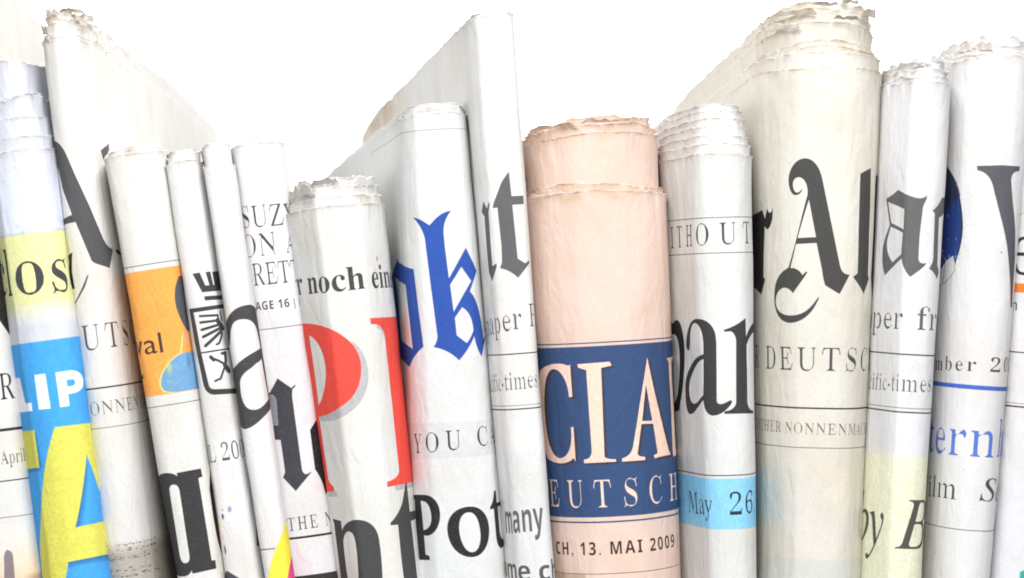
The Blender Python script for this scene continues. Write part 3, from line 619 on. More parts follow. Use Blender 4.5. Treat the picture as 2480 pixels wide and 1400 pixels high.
        ('p',(0.38,0.35,0.32),0.8137833254979991,[[(-71.7,1308.6),(-68.2,1307.0),(-64.8,1308.6),(-68.2,1310.3)]]),
        ('p',(0.38,0.35,0.32),0.6184610253455769,[[(-59.8,1383.1),(-52.4,1381.6),(-45.0,1383.1),(-52.4,1384.6)]]),
        ('p',(0.52,0.45,0.38),0.7040022017921418,[[(20.3,1327.5),(25.0,1326.7),(29.6,1327.5),(25.0,1328.3)]]),
        ('p',(0.25,0.24,0.24),0.8885231998276429,[[(-12.2,1311.7),(-8.8,1310.1),(-5.4,1311.7),(-8.8,1313.2)]]),
        ('p',(0.25,0.24,0.24),0.7439453801233544,[[(11.3,1312.0),(15.5,1309.9),(19.8,1312.0),(15.5,1314.2)]]),
        ('p',(0.25,0.24,0.24),0.5376997082510132,[[(-13.1,1405.4),(-9.1,1403.5),(-5.1,1405.4),(-9.1,1407.3)]]),
        ('p',(0.52,0.45,0.38),0.6499692862387225,[[(92.3,1323.4),(98.2,1322.2),(104.1,1323.4),(98.2,1324.6)]]),
        ('p',(0.52,0.45,0.38),0.8620264331557106,[[(32.8,1412.3),(34.7,1410.4),(36.7,1412.3),(34.7,1414.2)]]),
        ('p',(0.38,0.35,0.32),0.6779794546103228,[[(-3.3,1407.9),(1.8,1406.4),(7.0,1407.9),(1.8,1409.4)]]),
        ('p',(0.52,0.45,0.38),0.5001978344630037,[[(-70.6,1371.6),(-69.3,1369.6),(-68.0,1371.6),(-69.3,1373.7)]]),
        ('p',(0.38,0.35,0.32),0.5696029673815727,[[(4.0,1309.1),(8.0,1307.7),(12.0,1309.1),(8.0,1310.4)]]),
        ('p',(0.25,0.24,0.24),0.6248442461214337,[[(-58.2,1345.0),(-51.0,1344.2),(-43.9,1345.0),(-51.0,1345.9)]]),
        ('p',(0.52,0.45,0.38),0.9220739228762845,[[(-57.7,1345.1),(-53.3,1344.4),(-48.9,1345.1),(-53.3,1345.7)]]),
        ('p',(0.52,0.45,0.38),0.6309953011888656,[[(47.5,1407.8),(55.2,1407.0),(62.8,1407.8),(55.2,1408.6)]]),
        ('p',(0.25,0.24,0.24),0.7779116737133401,[[(44.9,1321.8),(47.3,1321.2),(49.7,1321.8),(47.3,1322.5)]]),
        ('p',(0.6,0.6,0.64),0.5735089447284407,[[(92.3,1307.7),(94.6,1306.5),(96.9,1307.7),(94.6,1308.8)]]),
        ('p',(0.25,0.24,0.24),0.7078614389701938,[[(-41.9,1338.1),(-36.4,1336.8),(-30.9,1338.1),(-36.4,1339.3)]]),
        ('p',(0.52,0.45,0.38),0.9227771009669944,[[(0.6,1383.9),(1.8,1382.0),(3.1,1383.9),(1.8,1385.9)]]),
        ('p',(0.38,0.35,0.32),0.7899105647407918,[[(53.3,1414.8),(55.0,1413.4),(56.6,1414.8),(55.0,1416.1)]]),
        ('p',(0.25,0.24,0.24),0.8937879634419235,[[(9.5,1409.5),(16.3,1408.2),(23.2,1409.5),(16.3,1410.8)]]),
        ('p',(0.25,0.24,0.24),0.9171204134169932,[[(100.0,1326.9),(105.5,1326.0),(111.0,1326.9),(105.5,1327.8)]]),
        ('p',(0.38,0.35,0.32),0.7812267184841164,[[(68.2,1414.1),(70.3,1413.3),(72.4,1414.1),(70.3,1414.8)]]),
        ('p',(0.25,0.24,0.24),0.9108494068703085,[[(-1.8,1325.3),(4.6,1323.9),(11.0,1325.3),(4.6,1326.8)]]),
        ('p',(0.6,0.6,0.64),0.5394356031042151,[[(-28.5,1344.8),(-25.9,1344.0),(-23.3,1344.8),(-25.9,1345.6)]]),
        ('p',(0.25,0.24,0.24),0.8594641014404039,[[(64.5,1321.3),(66.4,1320.6),(68.3,1321.3),(66.4,1322.1)]]),
        ('p',(0.38,0.35,0.32),0.8582815116547662,[[(103.6,1408.6),(108.0,1407.6),(112.5,1408.6),(108.0,1409.6)]]),
        ('p',(0.25,0.24,0.24),0.9032404912908303,[[(86.5,1384.7),(92.9,1383.5),(99.3,1384.7),(92.9,1385.9)]]),
        ('p',(0.25,0.24,0.24),0.8276090828421612,[[(40.8,1407.0),(44.9,1405.1),(49.0,1407.0),(44.9,1408.9)]]),
        ('p',(0.52,0.45,0.38),0.5762132395937931,[[(50.2,1315.8),(53.9,1315.0),(57.6,1315.8),(53.9,1316.7)]]),
        ('p',(0.25,0.24,0.24),0.5123625263925493,[[(-37.5,1383.5),(-36.0,1381.6),(-34.6,1383.5),(-36.0,1385.3)]]),
        ('p',(0.25,0.24,0.24),0.603993714506529,[[(-79.9,1387.0),(-72.9,1384.9),(-65.8,1387.0),(-72.9,1389.1)]]),
        ('p',(0.25,0.24,0.24),0.620671955038909,[[(-4.2,1325.0),(-3.1,1323.5),(-2.0,1325.0),(-3.1,1326.5)]]),
        ('p',(0.25,0.24,0.24),0.650068147053448,[[(31.2,1370.3),(37.5,1369.0),(43.9,1370.3),(37.5,1371.6)]]),
        ('p',(0.38,0.35,0.32),0.7396705181374335,[[(-0.8,1413.6),(1.4,1413.0),(3.6,1413.6),(1.4,1414.3)]]),
        ('p',(0.38,0.35,0.32),0.9401044860518554,[[(103.9,1310.6),(110.6,1309.4),(117.3,1310.6),(110.6,1311.9)]]),
        ('p',(0.38,0.35,0.32),0.6246701271814714,[[(-83.4,1322.0),(-76.3,1320.7),(-69.1,1322.0),(-76.3,1323.2)]]),
        ('p',(0.38,0.35,0.32),0.8664041380739902,[[(-49.8,1342.4),(-43.5,1341.4),(-37.3,1342.4),(-43.5,1343.4)]]),
        ('p',(0.38,0.35,0.32),0.7205508535482571,[[(42.6,1322.8),(47.1,1321.7),(51.5,1322.8),(47.1,1324.0)]]),
        ('p',(0.52,0.45,0.38),0.7147176735647514,[[(-82.5,1324.3),(-76.4,1322.3),(-70.4,1324.3),(-76.4,1326.3)]]),
        ('p',(0.38,0.35,0.32),0.8659680893651576,[[(4.0,1311.1),(6.4,1309.4),(8.8,1311.1),(6.4,1312.8)]]),
        ('p',(0.6,0.6,0.64),0.7023874021476084,[[(-85.6,1382.2),(-81.0,1380.8),(-76.4,1382.2),(-81.0,1383.6)]]),
        ('p',(0.6,0.6,0.64),0.6632589279207567,[[(67.5,1320.5),(72.4,1319.8),(77.3,1320.5),(72.4,1321.2)]]),
        ('p',(0.52,0.45,0.38),0.774807885745006,[[(28.7,1308.6),(31.7,1307.8),(34.7,1308.6),(31.7,1309.3)]]),
        ('p',(0.38,0.35,0.32),0.5324148581699009,[[(82.6,1409.4),(90.4,1408.7),(98.1,1409.4),(90.4,1410.0)]]),
        ('p',(0.38,0.35,0.32),0.7173892470636274,[[(60.7,1404.8),(68.0,1403.1),(75.2,1404.8),(68.0,1406.5)]]),
        ('p',(0.6,0.6,0.64),0.6700908938807252,[[(-71.6,1312.9),(-65.1,1311.6),(-58.6,1312.9),(-65.1,1314.2)]]),
        ('p',(0.25,0.24,0.24),0.8794040464606439,[[(60.2,1343.0),(65.9,1341.9),(71.6,1343.0),(65.9,1344.1)]]),
        ('p',(0.52,0.45,0.38),0.8588296176526569,[[(87.9,1336.7),(90.6,1335.9),(93.3,1336.7),(90.6,1337.4)]]),
        ('p',(0.38,0.35,0.32),0.7951428270206597,[[(69.4,1326.2),(71.0,1324.9),(72.5,1326.2),(71.0,1327.4)]]),
        ('p',(0.6,0.6,0.64),0.7174557893570241,[[(24.0,1320.7),(28.8,1319.5),(33.6,1320.7),(28.8,1322.0)]]),
        ('p',(0.38,0.35,0.32),0.6898168173709175,[[(29.2,1345.9),(30.8,1343.9),(32.4,1345.9),(30.8,1347.9)]]),
        ('p',(0.25,0.24,0.24),0.7908613700720533,[[(-60.2,1346.4),(-55.2,1345.1),(-50.3,1346.4),(-55.2,1347.6)]]),
        ('p',(0.52,0.45,0.38),0.5852125393796855,[[(48.0,1310.4),(52.4,1308.5),(56.8,1310.4),(52.4,1312.4)]]),
        ('p',(0.25,0.24,0.24),0.5007138806364487,[[(3.6,1374.9),(10.9,1373.3),(18.1,1374.9),(10.9,1376.5)]]),
        ('p',(0.6,0.6,0.64),0.8312973022106342,[[(44.5,1386.8),(48.0,1384.9),(51.6,1386.8),(48.0,1388.6)]]),
        ('p',(0.25,0.24,0.24),0.6644015762679053,[[(73.3,1406.6),(80.7,1404.4),(88.2,1406.6),(80.7,1408.7)]]),
        ('p',(0.25,0.24,0.24),0.6106347362060913,[[(72.8,1412.4),(75.1,1410.4),(77.3,1412.4),(75.1,1414.4)]]),
        ('p',(0.25,0.24,0.24),0.7229795871040217,[[(98.3,1323.4),(106.1,1321.2),(114.0,1323.4),(106.1,1325.5)]]),
        ('p',(0.25,0.24,0.24),0.5525813107512599,[[(102.5,1343.0),(108.9,1341.2),(115.2,1343.0),(108.9,1344.7)]]),
        ('p',(0.6,0.6,0.64),0.7891180445521286,[[(5.8,1346.5),(13.2,1345.3),(20.7,1346.5),(13.2,1347.8)]]),
        ('p',(0.6,0.6,0.64),0.5226776320424189,[[(63.2,1311.9),(67.1,1309.8),(70.9,1311.9),(67.1,1314.0)]]),
        ('p',(0.6,0.6,0.64),0.6946009460321714,[[(-5.8,1315.0),(-4.3,1314.0),(-2.8,1315.0),(-4.3,1316.0)]]),
        ('p',(0.25,0.24,0.24),0.5023055457926598,[[(-54.0,1319.2),(-51.3,1317.9),(-48.6,1319.2),(-51.3,1320.5)]]),
        ('p',(0.25,0.24,0.24),0.5239070150046139,[[(63.2,1371.6),(65.9,1370.3),(68.7,1371.6),(65.9,1373.0)]]),
        ('p',(0.6,0.6,0.64),0.7285159134129,[[(-46.3,1342.9),(-42.0,1342.1),(-37.7,1342.9),(-42.0,1343.6)]]),
        ('p',(0.25,0.24,0.24),0.5970184740477703,[[(-79.4,1413.0),(-75.4,1411.5),(-71.3,1413.0),(-75.4,1414.6)]]),
        ('p',(0.25,0.24,0.24),0.9495726363140686,[[(-5.7,1366.8),(1.1,1365.5),(7.9,1366.8),(1.1,1368.1)]]),
        ('p',(0.52,0.45,0.38),0.5975137183600013,[[(61.2,1310.4),(67.7,1309.1),(74.2,1310.4),(67.7,1311.7)]]),
        ('p',(0.38,0.35,0.32),0.8411183685507579,[[(-5.7,1314.1),(-2.7,1312.4),(0.3,1314.1),(-2.7,1315.8)]]),
        ('p',(0.25,0.24,0.24),0.836309356784305,[[(-74.6,1409.7),(-70.8,1408.8),(-66.9,1409.7),(-70.8,1410.5)]]),
        ('p',(0.25,0.24,0.24),0.506469699987481,[[(8.8,1345.8),(13.0,1345.1),(17.3,1345.8),(13.0,1346.5)]]),
        ('p',(0.38,0.35,0.32),0.6322029727194032,[[(72.5,1324.0),(78.1,1322.8),(83.6,1324.0),(78.1,1325.1)]]),
        ('p',(0.52,0.45,0.38),0.6366151121699364,[[(89.3,1369.3),(92.2,1368.5),(95.2,1369.3),(92.2,1370.1)]]),
        ('p',(0.52,0.45,0.38),0.5078854582861825,[[(91.3,1322.5),(98.4,1320.4),(105.5,1322.5),(98.4,1324.6)]]),
        ('p',(0.38,0.35,0.32),0.6884839143946038,[[(-87.5,1312.5),(-81.8,1311.8),(-76.2,1312.5),(-81.8,1313.2)]]),
        ('p',(0.6,0.6,0.64),0.8978560172437806,[[(10.8,1308.5),(12.2,1307.1),(13.6,1308.5),(12.2,1309.9)]]),
        ('p',(0.52,0.45,0.38),0.8209304277777225,[[(65.3,1342.3),(67.0,1341.5),(68.7,1342.3),(67.0,1343.1)]]),
        ('p',(0.25,0.24,0.24),0.790098642572208,[[(97.5,1408.0),(100.6,1407.1),(103.7,1408.0),(100.6,1408.9)]]),
        ('p',(0.52,0.45,0.38),0.8733513290727162,[[(-79.0,1388.7),(-77.3,1387.3),(-75.6,1388.7),(-77.3,1390.1)]]),
        ('p',(0.25,0.24,0.24),0.5269212337875858,[[(-62.4,1373.7),(-57.4,1372.7),(-52.5,1373.7),(-57.4,1374.6)]]),
        ('p',(0.6,0.6,0.64),0.8526611768806809,[[(-72.4,1344.5),(-64.6,1343.4),(-56.9,1344.5),(-64.6,1345.5)]]),
        ('p',(0.38,0.35,0.32),0.8159054221103041,[[(58.2,1415.0),(63.6,1413.8),(69.0,1415.0),(63.6,1416.2)]]),
        ('p',(0.25,0.24,0.24),0.9057589898472923,[[(28.4,1381.4),(35.3,1379.8),(42.1,1381.4),(35.3,1382.9)]]),
        ('p',(0.25,0.24,0.24),0.5117006995900335,[[(-19.0,1412.2),(-13.1,1410.7),(-7.3,1412.2),(-13.1,1413.8)]]),
        ('p',(0.25,0.24,0.24),0.817598807281393,[[(-7.7,1386.9),(-3.6,1385.4),(0.5,1386.9),(-3.6,1388.4)]]),
        ('p',(0.25,0.24,0.24),0.9303935303494564,[[(53.8,1384.9),(59.9,1383.8),(65.9,1384.9),(59.9,1386.0)]]),
        ('p',(0.25,0.24,0.24),0.8954669784098512,[[(46.0,1345.8),(49.1,1344.5),(52.2,1345.8),(49.1,1347.1)]]),
        ('p',(0.52,0.45,0.38),0.9260481370633218,[[(-25.4,1340.8),(-21.8,1339.2),(-18.1,1340.8),(-21.8,1342.5)]]),
        ('p',(0.6,0.6,0.64),0.5786637964733304,[[(-49.0,1386.5),(-47.4,1385.2),(-45.8,1386.5),(-47.4,1387.8)]]),
        ('p',(0.38,0.35,0.32),0.695233971778499,[[(-62.2,1311.5),(-58.1,1310.0),(-54.0,1311.5),(-58.1,1313.0)]]),
        ('p',(0.6,0.6,0.64),0.7485207293400603,[[(22.6,1323.2),(25.2,1322.2),(27.7,1323.2),(25.2,1324.2)]]),
        ('p',(0.52,0.45,0.38),0.7190095363797304,[[(-39.7,1388.5),(-37.4,1387.2),(-35.0,1388.5),(-37.4,1389.8)]]),
        ('p',(0.25,0.24,0.24),0.8918314045996665,[[(51.8,1313.7),(57.7,1312.9),(63.5,1313.7),(57.7,1314.4)]]),
        ('p',(0.52,0.45,0.38),0.8257945172088632,[[(-33.1,1321.7),(-26.7,1320.3),(-20.2,1321.7),(-26.7,1323.2)]]),
        ('p',(0.52,0.45,0.38),0.684740170087742,[[(-37.9,1411.5),(-36.2,1410.8),(-34.5,1411.5),(-36.2,1412.2)]]),
        ('p',(0.6,0.6,0.64),0.546880344732098,[[(83.9,1411.1),(86.2,1409.0),(88.5,1411.1),(86.2,1413.2)]]),
        ('p',(0.52,0.45,0.38),0.9199289747549488,[[(-6.8,1311.9),(-1.8,1310.8),(3.1,1311.9),(-1.8,1312.9)]]),
        ('p',(0.25,0.24,0.24),0.5376667998329817,[[(99.2,1385.5),(105.6,1384.8),(112.0,1385.5),(105.6,1386.3)]]),
        ('p',(0.25,0.24,0.24),0.594164485833558,[[(107.4,1370.6),(110.4,1369.1),(113.3,1370.6),(110.4,1372.1)]]),
        ('p',(0.25,0.24,0.24),0.562765026373907,[[(12.9,1342.1),(18.4,1340.0),(23.8,1342.1),(18.4,1344.2)]]),
        ('p',(0.52,0.45,0.38),0.627862097879562,[[(-79.3,1384.3),(-75.2,1382.2),(-71.1,1384.3),(-75.2,1386.3)]]),
        ('p',(0.38,0.35,0.32),0.7057161130960706,[[(58.8,1326.1),(65.1,1324.5),(71.5,1326.1),(65.1,1327.7)]]),
        ('p',(0.25,0.24,0.24),0.8237062420761302,[[(100.0,1407.6),(102.7,1406.6),(105.3,1407.6),(102.7,1408.6)]]),
        ('p',(0.52,0.45,0.38),0.7824760255241479,[[(-38.6,1344.1),(-32.0,1342.8),(-25.4,1344.1),(-32.0,1345.5)]]),
        ('p',(0.6,0.6,0.64),0.7875907348773019,[[(49.5,1384.5),(52.0,1383.8),(54.4,1384.5),(52.0,1385.1)]]),
        ('p',(0.38,0.35,0.32),0.7357647623049268,[[(7.7,1339.3),(10.7,1338.2),(13.7,1339.3),(10.7,1340.4)]]),
        ('p',(0.25,0.24,0.24),0.5004706555557853,[[(-31.2,1413.4),(-28.1,1412.5),(-25.1,1413.4),(-28.1,1414.3)]]),
        ('p',(0.6,0.6,0.64),0.6529302638885431,[[(98.7,1389.8),(104.4,1388.6),(110.0,1389.8),(104.4,1391.1)]]),
        ('p',(0.6,0.6,0.64),0.793383207176215,[[(56.4,1323.2),(61.7,1321.3),(67.0,1323.2),(61.7,1325.0)]]),
        ('p',(0.6,0.6,0.64),0.9370747201425815,[[(17.8,1311.6),(21.4,1310.6),(25.0,1311.6),(21.4,1312.6)]]),
        ('p',(0.25,0.24,0.24),0.6732065486754348,[[(57.4,1372.6),(61.9,1371.0),(66.5,1372.6),(61.9,1374.3)]]),
        ('p',(0.25,0.24,0.24),0.8345351965647527,[[(38.9,1387.3),(40.0,1385.6),(41.1,1387.3),(40.0,1388.9)]]),
        ('p',(0.6,0.6,0.64),0.8530624908116737,[[(10.8,1386.2),(16.9,1385.0),(23.1,1386.2),(16.9,1387.3)]]),
        ('p',(0.25,0.24,0.24),0.585290604790623,[[(55.3,1369.4),(56.3,1368.1),(57.4,1369.4),(56.3,1370.6)]]),
        ('p',(0.25,0.24,0.24),0.5111590079677609,[[(-52.0,1347.9),(-44.7,1346.6),(-37.4,1347.9),(-44.7,1349.3)]]),
        ('p',(0.38,0.35,0.32),0.5091245218600032,[[(69.1,1406.8),(75.9,1405.2),(82.7,1406.8),(75.9,1408.4)]]),
        ('p',(0.52,0.45,0.38),0.8994240424792408,[[(86.9,1311.2),(88.4,1310.0),(89.8,1311.2),(88.4,1312.3)]]),
        ('p',(0.6,0.6,0.64),0.5747109867433343,[[(-55.6,1371.7),(-54.2,1370.8),(-52.8,1371.7),(-54.2,1372.6)]]),
        ('p',(0.38,0.35,0.32),0.6839206243486642,[[(100.7,1368.9),(103.2,1367.7),(105.7,1368.9),(103.2,1370.2)]]),
        ('p',(0.52,0.45,0.38),0.843232410709832,[[(-84.7,1411.5),(-78.9,1409.5),(-73.0,1411.5),(-78.9,1413.4)]]),
        ('p',(0.6,0.6,0.64),0.8296827024656455,[[(84.1,1408.1),(88.1,1406.4),(92.0,1408.1),(88.1,1409.7)]]),
        ('p',(0.38,0.35,0.32),0.6645332007480436,[[(-49.5,1383.3),(-42.4,1382.7),(-35.3,1383.3),(-42.4,1384.0)]]),
        ('p',(0.38,0.35,0.32),0.8174421104893221,[[(-71.1,1309.8),(-69.1,1308.8),(-67.0,1309.8),(-69.1,1310.9)]]),
        ('p',(0.25,0.24,0.24),0.7194995274222593,[[(99.6,1339.4),(103.9,1337.5),(108.2,1339.4),(103.9,1341.3)]]),
        ('p',(0.6,0.6,0.64),0.8987443433212217,[[(-16.5,1343.0),(-12.9,1341.0),(-9.3,1343.0),(-12.9,1345.0)]]),
        ('p',(0.38,0.35,0.32),0.716168190781739,[[(-24.2,1310.8),(-20.4,1309.3),(-16.7,1310.8),(-20.4,1312.3)]]),
        ('p',(0.52,0.45,0.38),0.5424403957014181,[[(-68.2,1409.9),(-63.8,1409.2),(-59.4,1409.9),(-63.8,1410.7)]]),
        ('p',(0.25,0.24,0.24),0.9171221910677572,[[(56.0,1344.5),(63.0,1342.7),(70.0,1344.5),(63.0,1346.4)]]),
        ('p',(0.6,0.6,0.64),0.5974068224383353,[[(88.1,1366.3),(93.8,1365.5),(99.6,1366.3),(93.8,1367.0)]]),
        ('p',(0.38,0.35,0.32),0.89645085469353,[[(-29.2,1386.9),(-24.2,1384.7),(-19.2,1386.9),(-24.2,1389.0)]]),
        ('p',(0.52,0.45,0.38),0.7816585874205166,[[(76.3,1322.8),(79.9,1321.5),(83.6,1322.8),(79.9,1324.0)]]),
        ('p',(0.25,0.24,0.24),0.8735904763491763,[[(-5.2,1342.9),(-1.7,1342.2),(1.8,1342.9),(-1.7,1343.7)]]),
        ('p',(0.38,0.35,0.32),0.9002571976075405,[[(9.3,1386.7),(15.2,1384.6),(21.1,1386.7),(15.2,1388.8)]]),
        ('p',(0.6,0.6,0.64),0.6858383290140208,[[(-28.1,1312.6),(-23.4,1311.2),(-18.7,1312.6),(-23.4,1314.0)]]),
        ('p',(0.25,0.24,0.24),0.6377055656448167,[[(-50.7,1337.5),(-48.9,1336.8),(-47.0,1337.5),(-48.9,1338.2)]]),
        ('p',(0.52,0.45,0.38),0.5186389338634165,[[(-17.0,1408.3),(-14.7,1407.0),(-12.5,1408.3),(-14.7,1409.6)]]),
        ('p',(0.52,0.45,0.38),0.6280356511054691,[[(-68.2,1404.9),(-66.8,1404.1),(-65.3,1404.9),(-66.8,1405.6)]]),
        ('p',(0.6,0.6,0.64),0.8787737768874238,[[(41.3,1410.9),(43.4,1409.8),(45.6,1410.9),(43.4,1412.0)]]),
        ('p',(0.25,0.24,0.24),0.5500799719017541,[[(33.9,1384.0),(38.2,1382.9),(42.5,1384.0),(38.2,1385.1)]]),
        ('p',(0.6,0.6,0.64),0.8855990331784912,[[(87.1,1374.5),(94.7,1372.4),(102.3,1374.5),(94.7,1376.6)]]),
        ('p',(0.38,0.35,0.32),0.5780204243417041,[[(109.4,1346.3),(115.5,1345.0),(121.6,1346.3),(115.5,1347.7)]]),
        ('p',(0.6,0.6,0.64),0.5532746063833367,[[(-7.7,1370.2),(-4.9,1368.7),(-2.1,1370.2),(-4.9,1371.8)]]),
        ('p',(0.25,0.24,0.24),0.9054202448651121,[[(-14.4,1386.8),(-10.5,1385.1),(-6.7,1386.8),(-10.5,1388.5)]]),
        ('p',(0.25,0.24,0.24),0.5882801672427734,[[(65.7,1313.4),(71.0,1312.6),(76.3,1313.4),(71.0,1314.3)]]),
        ('p',(0.52,0.45,0.38),0.5994625107620577,[[(-83.4,1343.6),(-75.9,1341.4),(-68.5,1343.6),(-75.9,1345.7)]]),
        ('p',(0.25,0.24,0.24),0.6114677314053062,[[(1.2,1343.6),(3.6,1341.4),(5.9,1343.6),(3.6,1345.7)]]),
        ('p',(0.52,0.45,0.38),0.614751886836161,[[(-76.9,1348.5),(-70.8,1346.4),(-64.6,1348.5),(-70.8,1350.6)]]),
        ('p',(0.25,0.24,0.24),0.8452052934998655,[[(-56.2,1372.2),(-54.0,1370.5),(-51.7,1372.2),(-54.0,1374.0)]]),
        ('p',(0.38,0.35,0.32),0.672491385410066,[[(4.0,1386.1),(10.2,1384.3),(16.4,1386.1),(10.2,1387.9)]]),
        ('p',(0.25,0.24,0.24),0.9159587786442324,[[(24.6,1312.0),(27.5,1310.6),(30.3,1312.0),(27.5,1313.3)]]),
        ('p',(0.52,0.45,0.38),0.7348106099419126,[[(-26.0,1314.7),(-25.0,1313.0),(-24.0,1314.7),(-25.0,1316.5)]]),
        ('p',(0.38,0.35,0.32),0.8085557695777421,[[(-19.3,1373.0),(-12.5,1371.5),(-5.6,1373.0),(-12.5,1374.6)]]),
        ('p',(0.38,0.35,0.32),0.6722978673798895,[[(28.4,1328.5),(33.3,1327.8),(38.3,1328.5),(33.3,1329.2)]]),
        ('p',(0.25,0.24,0.24),0.7726786040991565,[[(39.3,1328.0),(41.3,1326.2),(43.2,1328.0),(41.3,1329.8)]]),
        ('p',(0.52,0.45,0.38),0.5355789379667408,[[(33.0,1340.4),(35.6,1339.1),(38.1,1340.4),(35.6,1341.7)]]),
        ('p',(0.6,0.6,0.64),0.9252196426309257,[[(-52.7,1344.0),(-51.0,1342.2),(-49.3,1344.0),(-51.0,1345.8)]]),
        ('p',(0.6,0.6,0.64),0.6255948556748613,[[(108.3,1343.3),(110.5,1342.5),(112.6,1343.3),(110.5,1344.2)]]),
        ('p',(0.38,0.35,0.32),0.8336736950723891,[[(4.1,1383.2),(6.0,1381.9),(8.0,1383.2),(6.0,1384.5)]]),
        ('p',(0.52,0.45,0.38),0.8224768103856299,[[(32.1,1318.7),(34.4,1317.2),(36.7,1318.7),(34.4,1320.1)]]),
        ('p',(0.38,0.35,0.32),0.5093720225368361,[[(-34.6,1309.5),(-29.1,1308.4),(-23.6,1309.5),(-29.1,1310.6)]]),
        ('p',(0.6,0.6,0.64),0.7183108656899292,[[(-44.2,1376.5),(-40.1,1375.5),(-36.1,1376.5),(-40.1,1377.5)]]),
        ('p',(0.25,0.24,0.24),0.590560239384333,[[(-60.1,1367.8),(-55.8,1366.4),(-51.4,1367.8),(-55.8,1369.3)]]),
        ('p',(0.38,0.35,0.32),0.9164595005846319,[[(64.3,1388.3),(66.6,1387.0),(68.8,1388.3),(66.6,1389.5)]]),
        ('p',(0.25,0.24,0.24),0.6273799224900707,[[(51.6,1381.5),(54.2,1379.9),(56.8,1381.5),(54.2,1383.1)]]),
        ('p',(0.6,0.6,0.64),0.9228004039882286,[[(106.1,1372.7),(113.1,1371.8),(120.0,1372.7),(113.1,1373.6)]]),
        ('p',(0.25,0.24,0.24),0.5552409354577533,[[(-1.4,1320.2),(1.9,1318.4),(5.1,1320.2),(1.9,1321.9)]]),
        ('p',(0.6,0.6,0.64),0.8140818765532377,[[(-0.8,1312.0),(0.3,1310.3),(1.4,1312.0),(0.3,1313.7)]]),
        ('p',(0.6,0.6,0.64),0.9110285765130353,[[(45.9,1372.2),(47.2,1370.4),(48.5,1372.2),(47.2,1374.1)]]),
        ('p',(0.52,0.45,0.38),0.8213908579260131,[[(99.2,1408.0),(105.6,1406.6),(112.0,1408.0),(105.6,1409.5)]]),
        ('p',(0.52,0.45,0.38),0.5040135720732166,[[(104.1,1311.4),(109.7,1309.9),(115.3,1311.4),(109.7,1312.9)]]),
        ('p',(0.38,0.35,0.32),0.6995329473194942,[[(107.8,1326.3),(110.6,1324.2),(113.4,1326.3),(110.6,1328.5)]]),
        ('p',(0.52,0.45,0.38),0.6963106699291784,[[(-76.7,1323.4),(-74.1,1322.2),(-71.4,1323.4),(-74.1,1324.7)]]),
        ('p',(0.38,0.35,0.32),0.9468639823196503,[[(-27.1,1341.5),(-24.1,1340.5),(-21.1,1341.5),(-24.1,1342.5)]]),
        ('p',(0.38,0.35,0.32),0.8002698887389799,[[(-69.1,1310.6),(-64.4,1309.0),(-59.7,1310.6),(-64.4,1312.2)]]),
        ('p',(0.52,0.45,0.38),0.6466951472747431,[[(82.9,1324.6),(85.0,1322.5),(87.0,1324.6),(85.0,1326.6)]]),
        ('p',(0.6,0.6,0.64),0.8317645623494125,[[(-53.2,1386.8),(-49.5,1386.0),(-45.8,1386.8),(-49.5,1387.6)]]),
        ('p',(0.38,0.35,0.32),0.6635045144282861,[[(72.2,1410.4),(76.5,1408.3),(80.7,1410.4),(76.5,1412.4)]]),
        ('p',(0.6,0.6,0.64),0.7159738279111639,[[(102.7,1309.8),(106.8,1307.7),(110.8,1309.8),(106.8,1311.9)]]),
        ('p',(0.25,0.24,0.24),0.5468394380985387,[[(57.7,1371.2),(62.3,1370.5),(67.0,1371.2),(62.3,1372.0)]]),
        ('p',(0.6,0.6,0.64),0.7345857272629279,[[(-42.4,1410.2),(-37.7,1408.6),(-33.1,1410.2),(-37.7,1411.9)]]),
        ('p',(0.6,0.6,0.64),0.6517661370517023,[[(-16.7,1311.8),(-14.8,1310.5),(-13.0,1311.8),(-14.8,1313.0)]]),
        ('p',(0.52,0.45,0.38),0.5308813495175528,[[(-43.3,1374.0),(-40.8,1372.0),(-38.4,1374.0),(-40.8,1375.9)]]),
        ('p',(0.6,0.6,0.64),0.9214225450461335,[[(-73.0,1309.2),(-69.9,1307.5),(-66.9,1309.2),(-69.9,1311.0)]]),
        ('p',(0.52,0.45,0.38),0.6054977436269205,[[(42.9,1324.1),(49.7,1322.6),(56.6,1324.1),(49.7,1325.7)]]),
        ('p',(0.6,0.6,0.64),0.758021200841559,[[(-77.3,1410.1),(-73.1,1408.1),(-69.0,1410.1),(-73.1,1412.1)]]),
        ('p',(0.52,0.45,0.38),0.5323864232093566,[[(82.8,1371.8),(86.3,1371.0),(89.8,1371.8),(86.3,1372.6)]]),
        ('p',(0.25,0.24,0.24),0.7319506237343623,[[(2.4,1321.2),(7.7,1319.1),(12.9,1321.2),(7.7,1323.4)]]),
        ('p',(0.52,0.45,0.38),0.8535043260234271,[[(41.8,1344.8),(46.4,1343.1),(51.1,1344.8),(46.4,1346.6)]]),
        ('p',(0.38,0.35,0.32),0.8383419846797551,[[(80.0,1325.0),(85.2,1323.8),(90.4,1325.0),(85.2,1326.3)]]),
        ('p',(0.6,0.6,0.64),0.8388141701852381,[[(96.5,1411.3),(98.2,1410.4),(99.9,1411.3),(98.2,1412.2)]]),
        ('p',(0.6,0.6,0.64),0.5507135134464287,[[(33.0,1323.9),(37.0,1323.0),(41.0,1323.9),(37.0,1324.8)]]),
        ('p',(0.52,0.45,0.38),0.7215810496160975,[[(-82.7,1341.5),(-79.2,1340.2),(-75.8,1341.5),(-79.2,1342.7)]]),
        ('p',(0.25,0.24,0.24),0.7875971073189885,[[(-55.9,1319.5),(-54.6,1318.1),(-53.3,1319.5),(-54.6,1320.8)]]),
